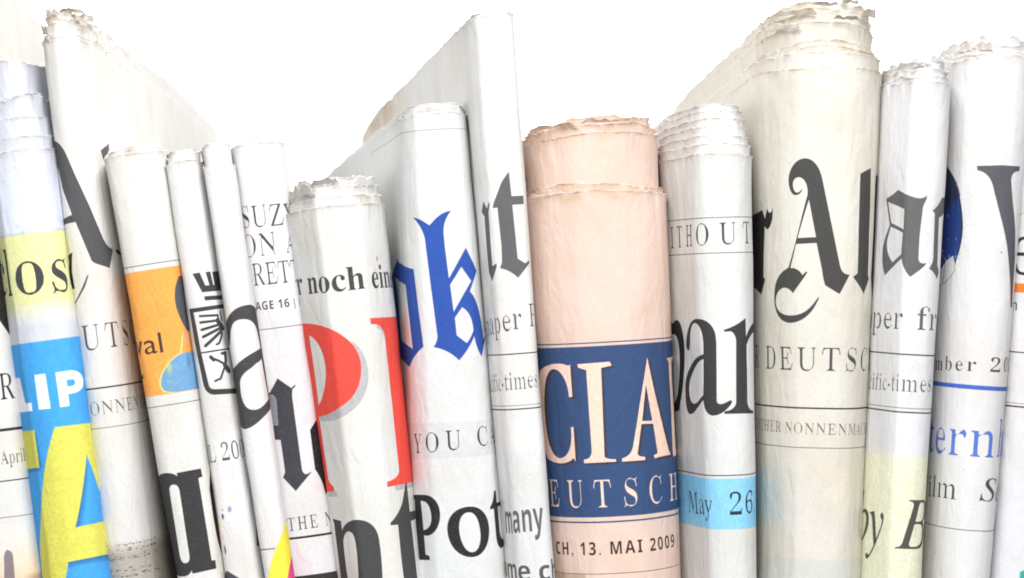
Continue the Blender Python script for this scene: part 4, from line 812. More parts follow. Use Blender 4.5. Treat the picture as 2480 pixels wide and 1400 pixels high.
        ('p',(0.38,0.35,0.32),0.7129664744354043,[[(-18.3,1373.3),(-13.0,1371.9),(-7.8,1373.3),(-13.0,1374.7)]]),
        ('p',(0.25,0.24,0.24),0.8553781864027433,[[(99.4,1387.0),(106.9,1385.4),(114.4,1387.0),(106.9,1388.6)]]),
        ('p',(0.52,0.45,0.38),0.8146998596537637,[[(52.4,1412.7),(54.5,1412.1),(56.6,1412.7),(54.5,1413.4)]]),
        ('p',(0.25,0.24,0.24),0.8154347623625051,[[(64.0,1406.2),(68.9,1404.1),(73.9,1406.2),(68.9,1408.3)]]),
        ('p',(0.38,0.35,0.32),0.7744988242372549,[[(-46.1,1343.2),(-41.1,1341.6),(-36.0,1343.2),(-41.1,1344.8)]]),
        ('p',(0.6,0.6,0.64),0.6449904316893781,[[(52.0,1413.9),(55.0,1412.3),(58.0,1413.9),(55.0,1415.5)]]),
        ('p',(0.38,0.35,0.32),0.6179426070540708,[[(-37.0,1391.4),(-31.4,1390.0),(-25.7,1391.4),(-31.4,1392.7)]]),
        ('p',(0.25,0.24,0.24),0.8838541989168414,[[(-74.8,1387.4),(-69.6,1385.2),(-64.4,1387.4),(-69.6,1389.6)]]),
        ('p',(0.52,0.45,0.38),0.555151634894764,[[(107.4,1410.4),(111.7,1409.2),(116.0,1410.4),(111.7,1411.6)]]),
        ('p',(0.25,0.24,0.24),0.7233720973794829,[[(101.1,1384.6),(105.9,1383.1),(110.8,1384.6),(105.9,1386.2)]]),
        ('p',(0.25,0.24,0.24),0.6741885445955678,[[(90.9,1324.1),(96.2,1322.6),(101.6,1324.1),(96.2,1325.7)]]),
        ('p',(0.25,0.24,0.24),0.5449354117039888,[[(-63.7,1341.6),(-58.0,1339.8),(-52.3,1341.6),(-58.0,1343.3)]]),
        ('p',(0.6,0.6,0.64),0.6359915211741308,[[(13.8,1374.6),(19.5,1373.1),(25.2,1374.6),(19.5,1376.1)]]),
        ('p',(0.25,0.24,0.24),0.7929137204778103,[[(-43.9,1370.3),(-36.5,1368.7),(-29.2,1370.3),(-36.5,1371.8)]]),
        ('p',(0.6,0.6,0.64),0.5765013083434876,[[(35.6,1312.4),(41.4,1311.2),(47.1,1312.4),(41.4,1313.6)]]),
        ('p',(0.52,0.45,0.38),0.7141477244945736,[[(-18.2,1339.9),(-13.8,1338.0),(-9.3,1339.9),(-13.8,1341.8)]]),
        ('p',(0.25,0.24,0.24),0.5868946425762023,[[(97.8,1410.0),(103.8,1407.9),(109.9,1410.0),(103.8,1412.1)]]),
        ('p',(0.6,0.6,0.64),0.945731499313209,[[(71.5,1409.1),(74.8,1407.4),(78.1,1409.1),(74.8,1410.8)]]),
    ],
    'orange': [
        ('p',(0.31,0.31,0.32),1.0,[[(-461.7,639.7),(460.0,639.7),(460.0,641.7),(-461.7,641.7)]]),
        ('p',(0.93,0.63,0.29),1.0,[[(-461.7,654.1),(460.0,654.1),(460.0,950.9),(-461.7,950.9)]]),
        ('p',(0.31,0.34,0.37),1.0,[[(69.4,679.2),(62.3,686.4),(57.2,693.2),(53.5,699.8),(50.8,706.3),(48.8,712.8),(47.3,719.5),(46.5,726.6),(46.1,734.2),(46.1,742.5),(46.7,751.5),(48.3,760.6),(50.2,768.8),(52.3,776.3),(54.6,783.0),(57.3,789.2),(60.5,794.8),(64.1,800.1),(68.2,805.1),(73.2,809.9),(79.1,814.5),(331.3,816.1),(894.2,817.0),(879.8,803.0),(865.5,789.2),(851.1,775.4),(836.8,761.6),(822.2,747.9),(807.4,734.3),(792.6,720.7),(777.9,707.2),(763.1,693.8),(748.3,680.4),(733.1,667.0),(122.8,680.1)]]),
        ('p',(0.86,0.62,0.5),0.8,[[(59.8,810.7),(88.5,810.2),(96.9,821.8),(107.3,833.4),(124.8,845.1),(69.5,840.4),(51.8,833.8),(55.6,822.3)]]),
        ('p',(0.93,0.85,0.55),0.8,[[(40.1,858.5),(33.1,861.5),(26.1,865.5),(19.2,870.2),(12.3,875.7),(5.8,881.6),(-0.3,888.0),(-5.8,894.5),(-10.6,901.1),(-14.4,907.7),(-17.1,914.0),(-18.5,919.9),(-19.3,925.2),(-19.4,929.9),(-18.8,934.1),(-17.4,937.8),(-15.2,941.0),(-12.1,943.7),(-8.2,946.0),(-3.4,948.0),(2.4,949.5),(16.5,951.1),(9.0,948.0),(2.6,944.6),(-2.7,940.9),(-6.8,936.9),(-9.7,932.6),(-11.7,928.1),(-12.5,923.4),(-12.3,918.4),(-11.1,913.3),(-8.9,908.1),(-4.9,900.4),(-0.4,893.3),(4.5,887.0),(9.6,881.3),(15.0,876.4),(20.5,872.2),(26.1,868.7),(31.7,865.9),(37.4,863.8),(43.2,862.6),(46.1,850.1),(49.1,837.7),(52.3,825.2),(55.9,812.7),(52.8,812.4),(49.4,823.9),(46.1,835.4),(43.1,847.0)]]),
        ('p',(0.42,0.61,0.77),1.0,[[(42.6,861.3),(35.5,863.6),(28.6,867.1),(21.7,871.5),(15.0,876.7),(8.7,882.4),(2.7,888.6),(-2.6,895.1),(-7.2,901.7),(-10.9,908.2),(-13.6,914.5),(-14.8,919.8),(-15.4,924.6),(-15.5,928.8),(-14.9,932.6),(-13.7,936.0),(-11.9,938.9),(-9.3,941.4),(-6.0,943.5),(-1.9,945.1),(2.9,946.5),(9.9,947.6),(16.8,948.4),(23.7,949.0),(30.5,949.3),(37.1,949.4),(43.7,949.4),(50.4,949.3),(57.8,949.3),(66.8,949.3),(78.0,949.4),(116.5,951.7),(129.9,938.9),(177.8,926.6),(183.8,913.4),(185.0,900.1),(189.6,886.8),(190.8,873.5),(192.0,860.2),(74.1,860.0)]]),
        ('b',(0.8,0.84,0.48),0.9,9.4,889.4,13,30,0.9,0.05,0.3),
        ('b',(0.3,0.44,0.62),0.6,58.9,880.3,9,24,0.9,0.05,0.3),
        ('b',(0.55,0.66,0.72),0.5,8.6,925.3,20,12,0.9,0.05,0.3),
        ('t',(0.28,0.22,0.2),1.0,'sans','r',-125.2,78.03,847.8,0.0338,70.0),
        ('t',(0.28,0.22,0.2),1.0,'sans','i',-94.3,78.03,848.8,0.0338,70.0),
        ('t',(0.28,0.22,0.2),1.0,'sans','v',-77.2,78.03,849.4,0.0338,70.0),
        ('t',(0.28,0.22,0.2),1.0,'sans','a',-43.0,78.03,850.6,0.0338,70.0),
        ('t',(0.28,0.22,0.2),1.0,'sans','l',-9.7,78.03,851.7,0.0338,70.0),
        ('t',(0.28,0.22,0.2),1.0,'sansbold','e',-161.0,96.58,936.8,-0.0468,68.0),
        ('t',(0.28,0.22,0.2),1.0,'sansbold','r',-103.9,96.58,934.2,-0.0468,68.0),
        ('p',(0.31,0.31,0.32),1.0,[[(-461.7,975.9),(460.0,975.9),(460.0,977.6),(-461.7,977.6)]]),
        ('p',(0.22,0.215,0.22),1.0,[[(-96.1,1152.3),(-95.9,1148.7),(-95.1,1145.5),(-93.7,1142.8),(-71.6,1139.6),(-61.6,1137.5),(-55.2,1136.1),(-50.2,1135.2),(-45.9,1134.7),(-42.0,1134.6),(-38.3,1134.9),(-33.4,1135.6),(-29.1,1136.6),(-25.5,1137.7),(-22.4,1138.9),(-19.8,1140.2),(-17.6,1141.6),(-15.8,1142.9),(-14.3,1144.2),(-13.2,1145.4),(-12.4,1146.5),(-12.4,1138.4),(2.7,1138.0),(17.6,1137.7),(32.5,1137.4),(48.1,1137.4),(49.1,1157.2),(38.2,1159.1),(38.4,1171.5),(38.6,1183.8),(38.8,1196.1),(38.9,1208.5),(39.1,1220.8),(39.3,1233.1),(39.4,1245.5),(39.6,1257.8),(39.8,1270.1),(40.0,1282.5),(40.2,1294.8),(40.3,1307.2),(40.5,1319.5),(40.7,1331.8),(40.9,1344.2),(41.1,1356.5),(51.8,1357.2),(51.2,1377.4),(34.2,1377.5),(18.4,1378.1),(2.5,1378.9),(-13.6,1379.8),(-15.0,1372.0),(-17.2,1375.2),(-19.8,1377.8),(-22.7,1379.8),(-26.0,1381.4),(-29.6,1382.4),(-33.4,1383.0),(-37.3,1383.3),(-41.5,1383.2),(-45.9,1382.9),(-50.6,1382.5),(-56.8,1381.5),(-64.8,1380.4),(-92.8,1380.9),(-94.4,1379.0),(-95.6,1376.8),(-96.5,1374.4),(-97.2,1371.8),(-97.6,1369.0),(-98.0,1366.0),(-98.2,1363.0),(-99.0,1346.5),(-99.7,1328.0),(-100.2,1308.0),(-100.6,1286.6),(-100.8,1264.4),(-100.6,1241.7),(-100.2,1218.7),(-99.3,1196.0),(-98.0,1173.7),(-96.1,1152.3)],[(-37.4,1175.7),(-36.9,1173.0),(-36.0,1170.7),(-34.9,1168.8),(-33.5,1167.3),(-32.1,1166.2),(-30.5,1165.4),(-28.8,1164.9),(-27.1,1164.6),(-25.4,1164.6),(-23.8,1164.7),(-21.9,1165.1),(-20.2,1165.8),(-18.7,1166.8),(-17.3,1167.9),(-16.2,1169.3),(-15.2,1170.9),(-14.4,1172.7),(-13.7,1174.6),(-13.1,1176.8),(-12.6,1179.0),(-12.8,1191.2),(-12.9,1203.3),(-13.0,1215.4),(-13.1,1227.5),(-13.2,1239.6),(-13.4,1251.7),(-13.5,1263.8),(-13.6,1275.9),(-13.7,1288.0),(-13.9,1300.2),(-14.0,1312.3),(-14.1,1324.4),(-14.2,1336.5),(-14.5,1339.4),(-14.9,1342.0),(-15.6,1344.4),(-16.5,1346.5),(-17.6,1348.3),(-19.0,1349.8),(-20.7,1350.9),(-22.6,1351.8),(-24.8,1352.4),(-27.3,1352.6),(-29.8,1352.3),(-32.0,1351.6),(-33.9,1350.6),(-35.6,1349.3),(-37.0,1347.6),(-38.1,1345.5),(-39.0,1343.1),(-39.7,1340.3),(-40.2,1337.0),(-40.4,1333.4),(-40.2,1321.3),(-39.9,1309.1),(-39.7,1297.0),(-39.5,1284.9),(-39.2,1272.7),(-39.0,1260.6),(-38.8,1248.5),(-38.5,1236.4),(-38.3,1224.2),(-38.1,1212.1),(-37.9,1200.0),(-37.7,1187.9)]]),
        ('p',(0.07,0.07,0.08),1.0,[[(94.4,1143.5),(86.6,1154.9),(79.6,1166.3),(73.4,1177.7),(68.2,1189.2),(67.5,1207.2),(67.0,1224.5),(66.9,1241.2),(67.1,1257.4),(67.9,1272.9),(69.2,1287.9),(71.3,1302.2),(74.5,1316.0),(79.0,1329.2),(85.2,1341.9),(90.6,1347.0),(95.8,1352.0),(100.7,1357.3),(104.5,1363.3),(106.8,1370.1),(106.9,1378.3),(104.5,1388.1),(99.7,1399.9),(92.9,1414.1),(84.5,1431.1),(164.7,1440.1),(178.8,1440.1),(179.3,1427.9),(179.8,1415.7),(189.7,1404.5),(190.2,1392.3),(190.6,1380.1),(191.1,1367.9),(191.6,1355.7),(192.0,1343.5),(192.5,1331.3),(193.0,1319.1),(193.4,1306.9),(193.9,1294.8),(194.4,1282.6),(194.8,1270.4),(195.3,1258.2),(195.8,1246.0),(196.2,1233.8),(199.8,1221.8),(200.3,1209.6),(200.8,1197.4),(201.2,1185.2),(201.7,1173.0),(202.2,1160.8),(202.6,1148.6),(190.4,1148.6),(178.1,1148.6)]]),
    ],
    'emblem': [
        ('p',(0.25,0.25,0.26),1.0,[[(-12.8,661.7),(4.0,661.1),(8.4,677.3),(12.8,693.6),(21.8,694.4),(19.6,678.2),(17.4,662.1),(29.3,662.2),(30.7,678.4),(32.0,694.5),(36.7,695.0),(35.7,679.2),(34.8,663.5),(78.8,663.1),(86.7,674.8),(87.3,686.5),(88.0,698.3),(88.6,710.0),(44.7,710.3),(27.5,709.8),(15.1,709.2),(3.1,708.5),(-0.9,696.8),(-4.8,685.1),(-8.8,673.4)]]),
        ('p',(0.25,0.25,0.26),1.0,[[(6.3,718.5),(21.2,719.6),(38.7,720.6),(88.2,720.7),(87.9,731.4),(38.5,731.0),(21.4,729.9),(6.7,728.7)]]),
        ('p',(0.25,0.25,0.26),1.0,[[(-34.7,742.8),(-20.0,742.9),(-7.6,743.0),(4.5,743.0),(16.4,743.1),(28.9,743.1),(47.6,742.9),(89.9,742.1),(89.6,752.2),(45.6,753.0),(27.4,753.1),(14.5,753.1),(2.0,753.1),(-10.6,753.1),(-23.9,753.0),(-23.4,766.0),(-22.9,779.1),(-22.4,792.1),(-22.0,805.1),(-21.5,818.2),(-21.1,831.2),(-20.6,844.2),(-19.5,856.0),(-18.5,867.8),(-17.4,879.6),(-16.4,891.4),(-15.3,903.3),(-14.3,915.1),(-13.3,926.9),(-12.9,929.3),(-12.4,931.4),(-11.7,933.1),(-10.9,934.7),(-9.9,936.0),(-8.7,937.0),(-7.4,937.9),(-5.8,938.6),(-4.1,939.1),(-2.1,939.6),(11.1,941.1),(24.5,942.7),(41.4,944.5),(85.1,946.7),(85.2,958.8),(40.7,956.8),(23.6,955.3),(9.7,954.0),(-4.0,952.7),(-8.5,951.6),(-12.4,949.9),(-15.8,947.6),(-18.7,944.9),(-21.2,941.7),(-23.2,938.1),(-24.7,934.2),(-25.8,929.8),(-26.6,925.2),(-27.0,920.2),(-27.9,907.5),(-28.8,894.8),(-29.8,882.1),(-30.7,869.4),(-31.7,856.7),(-32.7,843.9),(-33.8,831.2),(-34.9,818.5),(-34.9,805.9),(-34.8,793.3),(-34.8,780.6),(-34.8,768.0),(-34.7,755.4),(-34.7,742.8)]]),
        ('p',(0.25,0.25,0.26),1.0,[[(-21.5,848.4),(-7.3,848.3),(6.5,848.1),(20.2,848.0),(35.5,847.9),(72.6,848.0),(73.3,851.9),(35.8,851.7),(20.5,851.8),(6.8,851.9),(-6.9,852.0),(-21.1,852.1)]]),
        ('p',(0.25,0.25,0.26),1.0,[[(31.6,770.2),(33.8,769.8),(35.2,768.4),(35.5,766.7),(34.3,765.2),(32.2,764.5),(17.6,763.3),(3.9,762.0),(-10.0,760.8),(-11.7,761.2),(-12.9,762.5),(-13.0,764.2),(-12.1,765.8),(-10.5,766.4),(3.4,767.7),(17.1,769.0)]]),
        ('p',(0.25,0.25,0.26),1.0,[[(31.1,782.8),(33.3,782.3),(34.8,780.8),(34.8,778.8),(33.5,777.3),(31.3,776.7),(16.6,776.4),(2.6,776.0),(-11.4,775.7),(-13.3,776.2),(-14.5,777.8),(-14.5,779.7),(-13.4,781.2),(-11.6,781.9),(2.5,782.2),(16.4,782.5)]]),
        ('p',(0.25,0.25,0.26),1.0,[[(32.8,793.3),(35.1,792.3),(36.5,790.5),(36.1,788.5),(34.2,787.0),(31.6,786.7),(16.8,788.8),(2.7,791.0),(-11.5,793.1),(-13.3,794.0),(-14.3,795.8),(-14.0,797.9),(-12.5,799.3),(-10.5,799.7),(3.7,797.5),(17.7,795.4)]]),
        ('p',(0.25,0.25,0.26),1.0,[[(33.4,802.5),(35.8,801.1),(36.7,799.0),(35.7,796.9),(33.3,795.7),(30.7,795.7),(16.4,800.5),(2.7,805.2),(-11.0,810.0),(-12.8,811.3),(-13.4,813.4),(-12.7,815.5),(-10.9,816.8),(-8.7,816.7),(5.0,812.0),(18.7,807.2)]]),
        ('p',(0.25,0.25,0.26),1.0,[[(39.1,809.4),(41.6,807.5),(41.7,805.2),(39.5,803.2),(36.1,802.5),(33.1,803.1),(21.6,810.4),(11.1,817.6),(0.6,824.9),(-9.9,832.1),(-11.4,834.0),(-11.4,836.3),(-10.1,838.3),(-7.9,839.1),(-5.7,838.4),(4.8,831.2),(15.3,823.9),(26.0,816.7)]]),
        ('p',(0.25,0.25,0.26),1.0,[[(30.9,780.4),(31.7,781.9),(33.4,782.7),(35.5,782.5),(37.2,781.3),(37.7,779.8),(35.4,766.3),(34.5,764.8),(32.7,764.1),(30.8,764.3),(29.5,765.4),(29.1,767.0)]]),
        ('p',(0.25,0.25,0.26),1.0,[[(34.7,800.2),(35.7,801.6),(37.8,802.4),(40.4,802.1),(42.4,801.0),(42.9,799.4),(37.7,779.7),(36.6,778.2),(34.6,777.5),(32.6,777.8),(31.2,778.9),(30.9,780.5)]]),
        ('p',(0.25,0.25,0.26),1.0,[[(34.9,814.3),(35.7,815.8),(37.6,816.7),(40.2,816.7),(42.5,815.7),(43.5,814.2),(43.0,799.7),(42.0,798.2),(39.7,797.3),(37.1,797.3),(35.2,798.3),(34.6,799.8)]]),
        ('p',(0.25,0.25,0.26),1.0,[[(22.7,832.9),(22.4,834.5),(23.1,835.9),(24.5,836.7),(26.2,836.6),(27.4,835.5),(42.8,815.5),(43.4,814.0),(42.1,812.5),(39.7,811.7),(37.1,811.9),(35.4,812.9)]]),
        ('p',(0.25,0.25,0.26),1.0,[[(18.2,833.1),(16.8,834.0),(16.2,835.4),(16.6,837.0),(17.8,838.1),(19.4,838.2),(25.7,836.7),(27.1,835.9),(27.8,834.4),(27.4,832.8),(26.1,831.8),(24.4,831.6)]]),
        ('p',(0.25,0.25,0.26),1.0,[[(36.3,802.7),(40.0,805.1),(46.6,805.7),(54.9,804.2),(60.3,801.2),(58.7,797.8),(35.9,777.1),(32.9,774.7),(29.0,774.2),(25.8,775.7),(24.2,778.7),(24.7,782.0)]]),
        ('p',(0.25,0.25,0.26),1.0,[[(44.8,781.4),(45.7,782.3),(47.7,782.9),(50.3,782.8),(52.6,782.1),(53.3,781.1),(49.0,759.2),(48.0,758.3),(46.0,757.7),(43.8,757.8),(42.2,758.5),(41.7,759.5)]]),
        ('p',(0.25,0.25,0.26),1.0,[[(15.4,876.3),(17.1,876.6),(18.7,875.8),(19.5,874.3),(19.3,872.5),(18.1,871.3),(2.8,862.9),(1.1,862.6),(-0.4,863.4),(-1.2,865.0),(-1.0,866.7),(0.2,868.0)]]),
        ('p',(0.25,0.25,0.26),1.0,[[(30.4,887.9),(32.2,888.5),(34.4,888.1),(35.8,886.7),(35.9,884.9),(34.6,883.5),(18.5,871.5),(16.9,870.9),(15.2,871.4),(14.1,872.8),(14.1,874.5),(15.0,876.0)]]),
        ('p',(0.25,0.25,0.26),1.0,[[(3.2,873.6),(5.3,875.1),(7.9,875.1),(10.0,873.5),(10.8,871.0),(9.9,868.5),(4.1,860.4),(2.0,858.9),(-0.6,858.9),(-2.7,860.5),(-3.5,863.0),(-2.7,865.5)]]),
        ('p',(0.25,0.25,0.26),1.0,[[(40.8,861.2),(44.6,860.3),(46.9,858.4),(46.3,856.2),(43.1,854.6),(39.2,854.1),(28.3,855.2),(26.2,856.2),(25.1,858.1),(25.4,860.3),(27.0,861.9),(29.3,862.3)]]),
        ('p',(0.25,0.25,0.26),1.0,[[(32.6,876.3),(33.2,878.5),(35.4,879.9),(38.6,880.1),(41.8,879.0),(43.5,877.0),(47.1,858.0),(45.9,855.9),(42.5,854.4),(38.6,854.2),(35.8,855.3),(34.7,857.3)]]),
        ('p',(0.25,0.25,0.26),1.0,[[(28.2,886.8),(28.2,889.0),(29.5,890.8),(31.8,891.6),(34.4,891.0),(36.3,889.3),(43.1,877.9),(43.2,875.7),(40.9,873.9),(37.5,873.1),(34.6,873.7),(32.9,875.4)]]),
        ('p',(0.25,0.25,0.26),1.0,[[(37.0,906.2),(39.2,907.9),(43.0,908.4),(47.4,907.6),(50.3,905.8),(49.8,903.5),(36.2,886.7),(34.2,885.0),(31.6,884.5),(29.3,885.3),(28.1,887.2),(28.3,889.4)]]),
        ('p',(0.25,0.25,0.26),1.0,[[(33.6,903.6),(37.0,906.1),(42.8,906.8),(49.9,905.3),(54.7,902.3),(53.1,898.7),(38.9,885.5),(35.2,883.0),(31.0,882.4),(27.6,883.9),(25.9,887.1),(26.4,890.5)]]),
        ('p',(0.25,0.25,0.26),1.0,[[(14.1,915.7),(13.8,917.3),(14.5,918.8),(15.9,919.5),(17.5,919.3),(18.6,918.2),(24.5,907.0),(30.7,895.9),(31.0,894.4),(30.2,892.9),(28.7,892.1),(27.0,892.4),(25.8,893.5),(19.8,904.6)]]),
        ('p',(0.25,0.25,0.26),1.0,[[(2.2,918.4),(0.9,919.3),(0.4,920.8),(0.8,922.3),(2.0,923.3),(3.6,923.4),(17.1,919.4),(18.4,918.6),(18.9,917.0),(18.5,915.5),(17.2,914.5),(15.7,914.4)]]),
        ('t',(0.31,0.31,0.32),1.0,'roman','A',-152.1,43.45,1112.2,-0.01,61.0),
        ('t',(0.31,0.31,0.32),1.0,'roman','P',-123.9,43.45,1112.0,-0.01,61.0),
        ('t',(0.31,0.31,0.32),1.0,'roman','R',-96.9,43.45,1111.7,-0.01,61.0),
        ('t',(0.31,0.31,0.32),1.0,'roman','I',-66.3,43.45,1111.4,-0.01,61.0),
        ('t',(0.31,0.31,0.32),1.0,'roman','L',-49.4,43.45,1111.2,-0.01,61.0),
        ('t',(0.31,0.31,0.32),1.0,'roman','2',-10.5,43.45,1110.8,-0.01,61.0),
        ('t',(0.31,0.31,0.32),1.0,'roman','0',13.8,43.45,1110.6,-0.01,61.0),
        ('t',(0.31,0.31,0.32),1.0,'roman','0',38.1,43.45,1110.4,-0.01,61.0),
        ('t',(0.31,0.31,0.32),1.0,'roman','9',62.3,43.45,1110.1,-0.01,61.0),
        ('b',(0.42,0.52,0.7),0.8,-8.2,1224.4,6,10,0.4,0.1,0.3),
        ('b',(0.85,0.5,0.42),0.7,-26.9,1224.3,5,7,0.5,0.1,0.5),
        ('b',(0.2,0.2,0.24),0.9,-27.4,1241.1,4,10,0.3,0.1,0.4),
        ('b',(0.8,0.82,0.9),0.8,-31.8,1191.2,4,6,0.6,0.03,0.4),
        ('b',(0.93,0.86,0.6),0.7,-34.1,1264.3,6,16,0.9,0.03,0.4),
        ('b',(0.93,0.72,0.55),0.7,-33.6,1289.1,5,14,0.9,0.03,0.4),
        ('b',(0.15,0.15,0.17),0.9,-33.7,1323.7,4,16,0.4,0.03,0.4),
        ('p',(0.3,0.3,0.33),1.0,[[(-36.5,1370.1),(-20.3,1381.5),(-9.2,1390.7),(-8.5,1403.5),(-7.9,1416.3),(-22.6,1414.3),(-45.3,1413.6),(-86.6,1416.0),(-83.4,1403.2),(-80.3,1390.4)]]),
        ('p',(0.2,0.36,0.52),1.0,[[(67.5,1224.0),(78.1,1230.2),(79.3,1242.3),(80.9,1254.4),(83.2,1266.6),(72.5,1277.8),(66.1,1289.4),(60.5,1301.0),(55.3,1312.6),(50.7,1324.3),(85.5,1328.2),(86.5,1315.4),(87.4,1302.5),(88.4,1289.7),(89.4,1276.9),(90.4,1264.0),(91.3,1251.2),(92.3,1238.4),(93.3,1225.5)]]),
    ],
    'eight': [
        ('p',(0.27,0.27,0.28),1.0,[[(-86.4,827.1),(-80.7,811.8),(-74.9,796.4),(-62.0,779.4),(-37.7,771.0),(-27.6,764.0),(-20.8,758.0),(-14.3,753.0),(-7.6,749.0),(-0.7,745.9),(6.4,743.6),(13.8,742.2),(21.2,741.4),(29.2,741.3),(35.1,742.0),(42.1,743.1),(50.5,744.8),(59.4,746.8),(67.8,749.3),(77.1,752.1),(78.4,755.2),(79.4,758.7),(80.4,762.4),(81.3,766.4),(82.2,778.5),(83.1,790.5),(84.0,802.6),(84.8,814.6),(85.7,826.7),(86.6,838.8),(87.5,850.8),(88.4,862.9),(89.3,874.9),(90.2,887.0),(91.1,899.0),(91.9,911.1),(92.8,923.2),(93.7,935.2),(94.6,947.3),(95.5,959.3),(96.4,971.4),(85.8,983.3),(65.5,994.7),(45.9,999.5),(33.8,1004.6),(25.9,1009.7),(19.0,1014.6),(12.1,1019.2),(5.2,1023.3),(-1.9,1026.8),(-8.9,1029.5),(-16.1,1031.4),(-23.9,1032.4),(-27.3,1031.8),(-30.8,1030.9),(-34.8,1029.9),(-39.9,1028.6),(-47.9,1027.3),(-61.1,1026.1),(-61.6,1024.2),(-61.9,1022.3),(-62.2,1020.3),(-62.4,1018.3),(-63.0,1005.7),(-63.5,993.2),(-64.1,980.7),(-64.7,968.2),(-65.3,955.7),(-65.8,943.2),(-66.4,930.7),(-67.0,918.1),(-67.5,905.6),(-83.0,905.6),(-98.4,905.6),(-96.4,892.6),(-94.4,879.5),(-92.4,866.4),(-90.4,853.3),(-88.4,840.2)],[(-24.4,797.6),(-22.0,791.3),(-19.2,786.1),(-16.1,781.9),(-12.7,778.7),(-9.0,776.3),(-5.0,774.7),(-0.7,773.7),(3.7,773.3),(8.5,773.5),(13.4,774.0),(18.1,775.1),(22.5,776.7),(26.6,778.9),(30.6,781.6),(34.7,784.8),(39.1,788.5),(43.5,792.5),(47.5,796.9),(50.8,801.7),(52.7,806.7),(54.7,820.4),(56.8,834.1),(59.0,847.8),(37.4,850.7),(26.4,853.9),(17.8,857.3),(9.5,860.9),(1.3,864.8),(-6.7,869.0),(-14.5,873.5),(-22.2,878.5),(-31.5,883.9),(-61.8,890.3),(-75.8,899.9),(-89.8,909.6),(-103.9,919.3),(-102.0,906.6),(-100.0,893.9),(-98.1,881.3),(-96.2,868.6),(-94.2,855.9),(-92.3,843.2),(-90.4,830.6),(-74.9,830.6),(-40.4,830.6),(-29.7,814.1)],[(-19.7,920.2),(-18.2,916.4),(-16.3,912.9),(-14.0,909.5),(-11.4,906.4),(-8.4,903.5),(-4.9,900.7),(-1.1,898.1),(3.2,895.6),(8.0,893.2),(13.2,890.9),(26.8,881.9),(52.7,873.0),(53.8,885.2),(55.0,897.4),(56.1,909.6),(57.3,921.8),(58.5,934.0),(59.8,946.2),(61.1,958.4),(62.4,970.6),(45.9,975.2),(36.2,979.1),(30.2,982.4),(25.6,985.0),(21.6,987.0),(17.8,988.5),(14.3,989.4),(10.7,989.8),(7.2,989.8),(3.6,989.5),(-1.7,988.1),(-6.5,985.7),(-10.7,982.2),(-14.3,977.4),(-17.3,971.4),(-19.6,964.0),(-21.1,955.3),(-21.6,945.1),(-21.2,933.5),(-19.7,920.2)]]),
        ('p',(0.31,0.31,0.32),1.0,[[(-64.4,1321.8),(-21.6,1319.3),(-6.8,1320.0),(6.9,1321.0),(6.5,1323.5),(-7.2,1322.6),(-22.1,1322.1),(-64.8,1324.9)]]),
        ('p',(0.95,0.87,0.26),1.0,[[(78.2,1259.5),(77.9,1272.0),(77.7,1284.4),(77.4,1296.9),(77.2,1309.3),(76.9,1321.8),(75.2,1334.1),(72.8,1346.2),(66.7,1357.6),(61.8,1369.1),(57.4,1380.6),(53.2,1392.1),(49.4,1403.7),(45.9,1415.2),(43.0,1426.8),(40.4,1438.5),(38.1,1450.1),(36.1,1461.8),(34.2,1473.5),(16.8,1470.4),(1.6,1468.2),(-13.8,1466.3),(-38.3,1466.0),(-77.1,1468.6),(-73.6,1455.8),(-70.2,1443.0),(-66.7,1430.2),(-42.3,1415.3),(-29.6,1401.9),(-24.0,1389.2),(-21.1,1381.6),(-18.0,1373.8),(-14.6,1365.9),(-11.0,1357.8),(-7.1,1349.8),(-2.9,1341.7),(1.5,1333.7),(6.2,1325.7),(11.1,1317.8),(16.2,1310.2),(19.5,1305.4),(22.7,1300.8),(26.1,1296.1),(29.7,1291.5),(33.9,1286.7),(39.2,1281.8),(46.4,1276.8),(56.2,1271.6),(67.9,1266.1),(78.2,1259.5)]]),
        ('p',(0.87,0.27,0.5),1.0,[[(77.0,1346.7),(57.2,1356.6),(44.3,1367.1),(36.0,1378.1),(30.3,1389.3),(25.7,1400.7),(23.0,1412.1),(20.4,1423.5),(17.9,1435.0),(15.3,1446.4),(12.8,1457.9),(10.3,1469.4),(24.1,1471.6),(45.7,1475.4),(83.0,1479.9),(95.8,1479.9),(108.7,1479.9),(108.1,1467.8),(107.5,1455.7),(106.9,1443.6),(106.3,1431.4),(105.7,1419.3),(105.1,1407.2),(104.5,1395.1),(103.9,1383.0),(103.3,1370.9),(102.7,1358.8),(102.1,1346.7),(89.5,1346.7)]]),
    ],
    'suz': [
        ('t',(0.26,0.26,0.28),1.0,'light','S',-71.5,61.44,547.6,0.048,76.0),
        ('t',(0.26,0.26,0.28),1.0,'light','U',-35.8,61.44,549.3,0.048,76.0),
        ('t',(0.26,0.26,0.28),1.0,'light','Z',9.2,61.44,551.5,0.048,76.0),
        ('t',(0.26,0.26,0.28),1.0,'light','Y',49.6,61.44,553.4,0.048,76.0),
        ('t',(0.26,0.26,0.28),1.0,'light','O',-76.3,64.24,617.2,0.0143,78.0),
        ('t',(0.26,0.26,0.28),1.0,'light','N',-24.8,64.24,617.9,0.0143,78.0),
        ('t',(0.26,0.26,0.28),1.0,'light','A',41.7,64.24,618.9,0.0143,78.0),
        ('t',(0.26,0.26,0.28),1.0,'light','L',84.8,64.24,619.5,0.0143,78.0),
        ('t',(0.26,0.26,0.28),1.0,'light','R',-51.9,49.26,687.0,0.0278,78.0),
        ('t',(0.26,0.26,0.28),1.0,'light','E',-17.2,49.26,688.0,0.0278,78.0),
        ('t',(0.26,0.26,0.28),1.0,'light','T',15.2,49.26,688.9,0.0278,78.0),
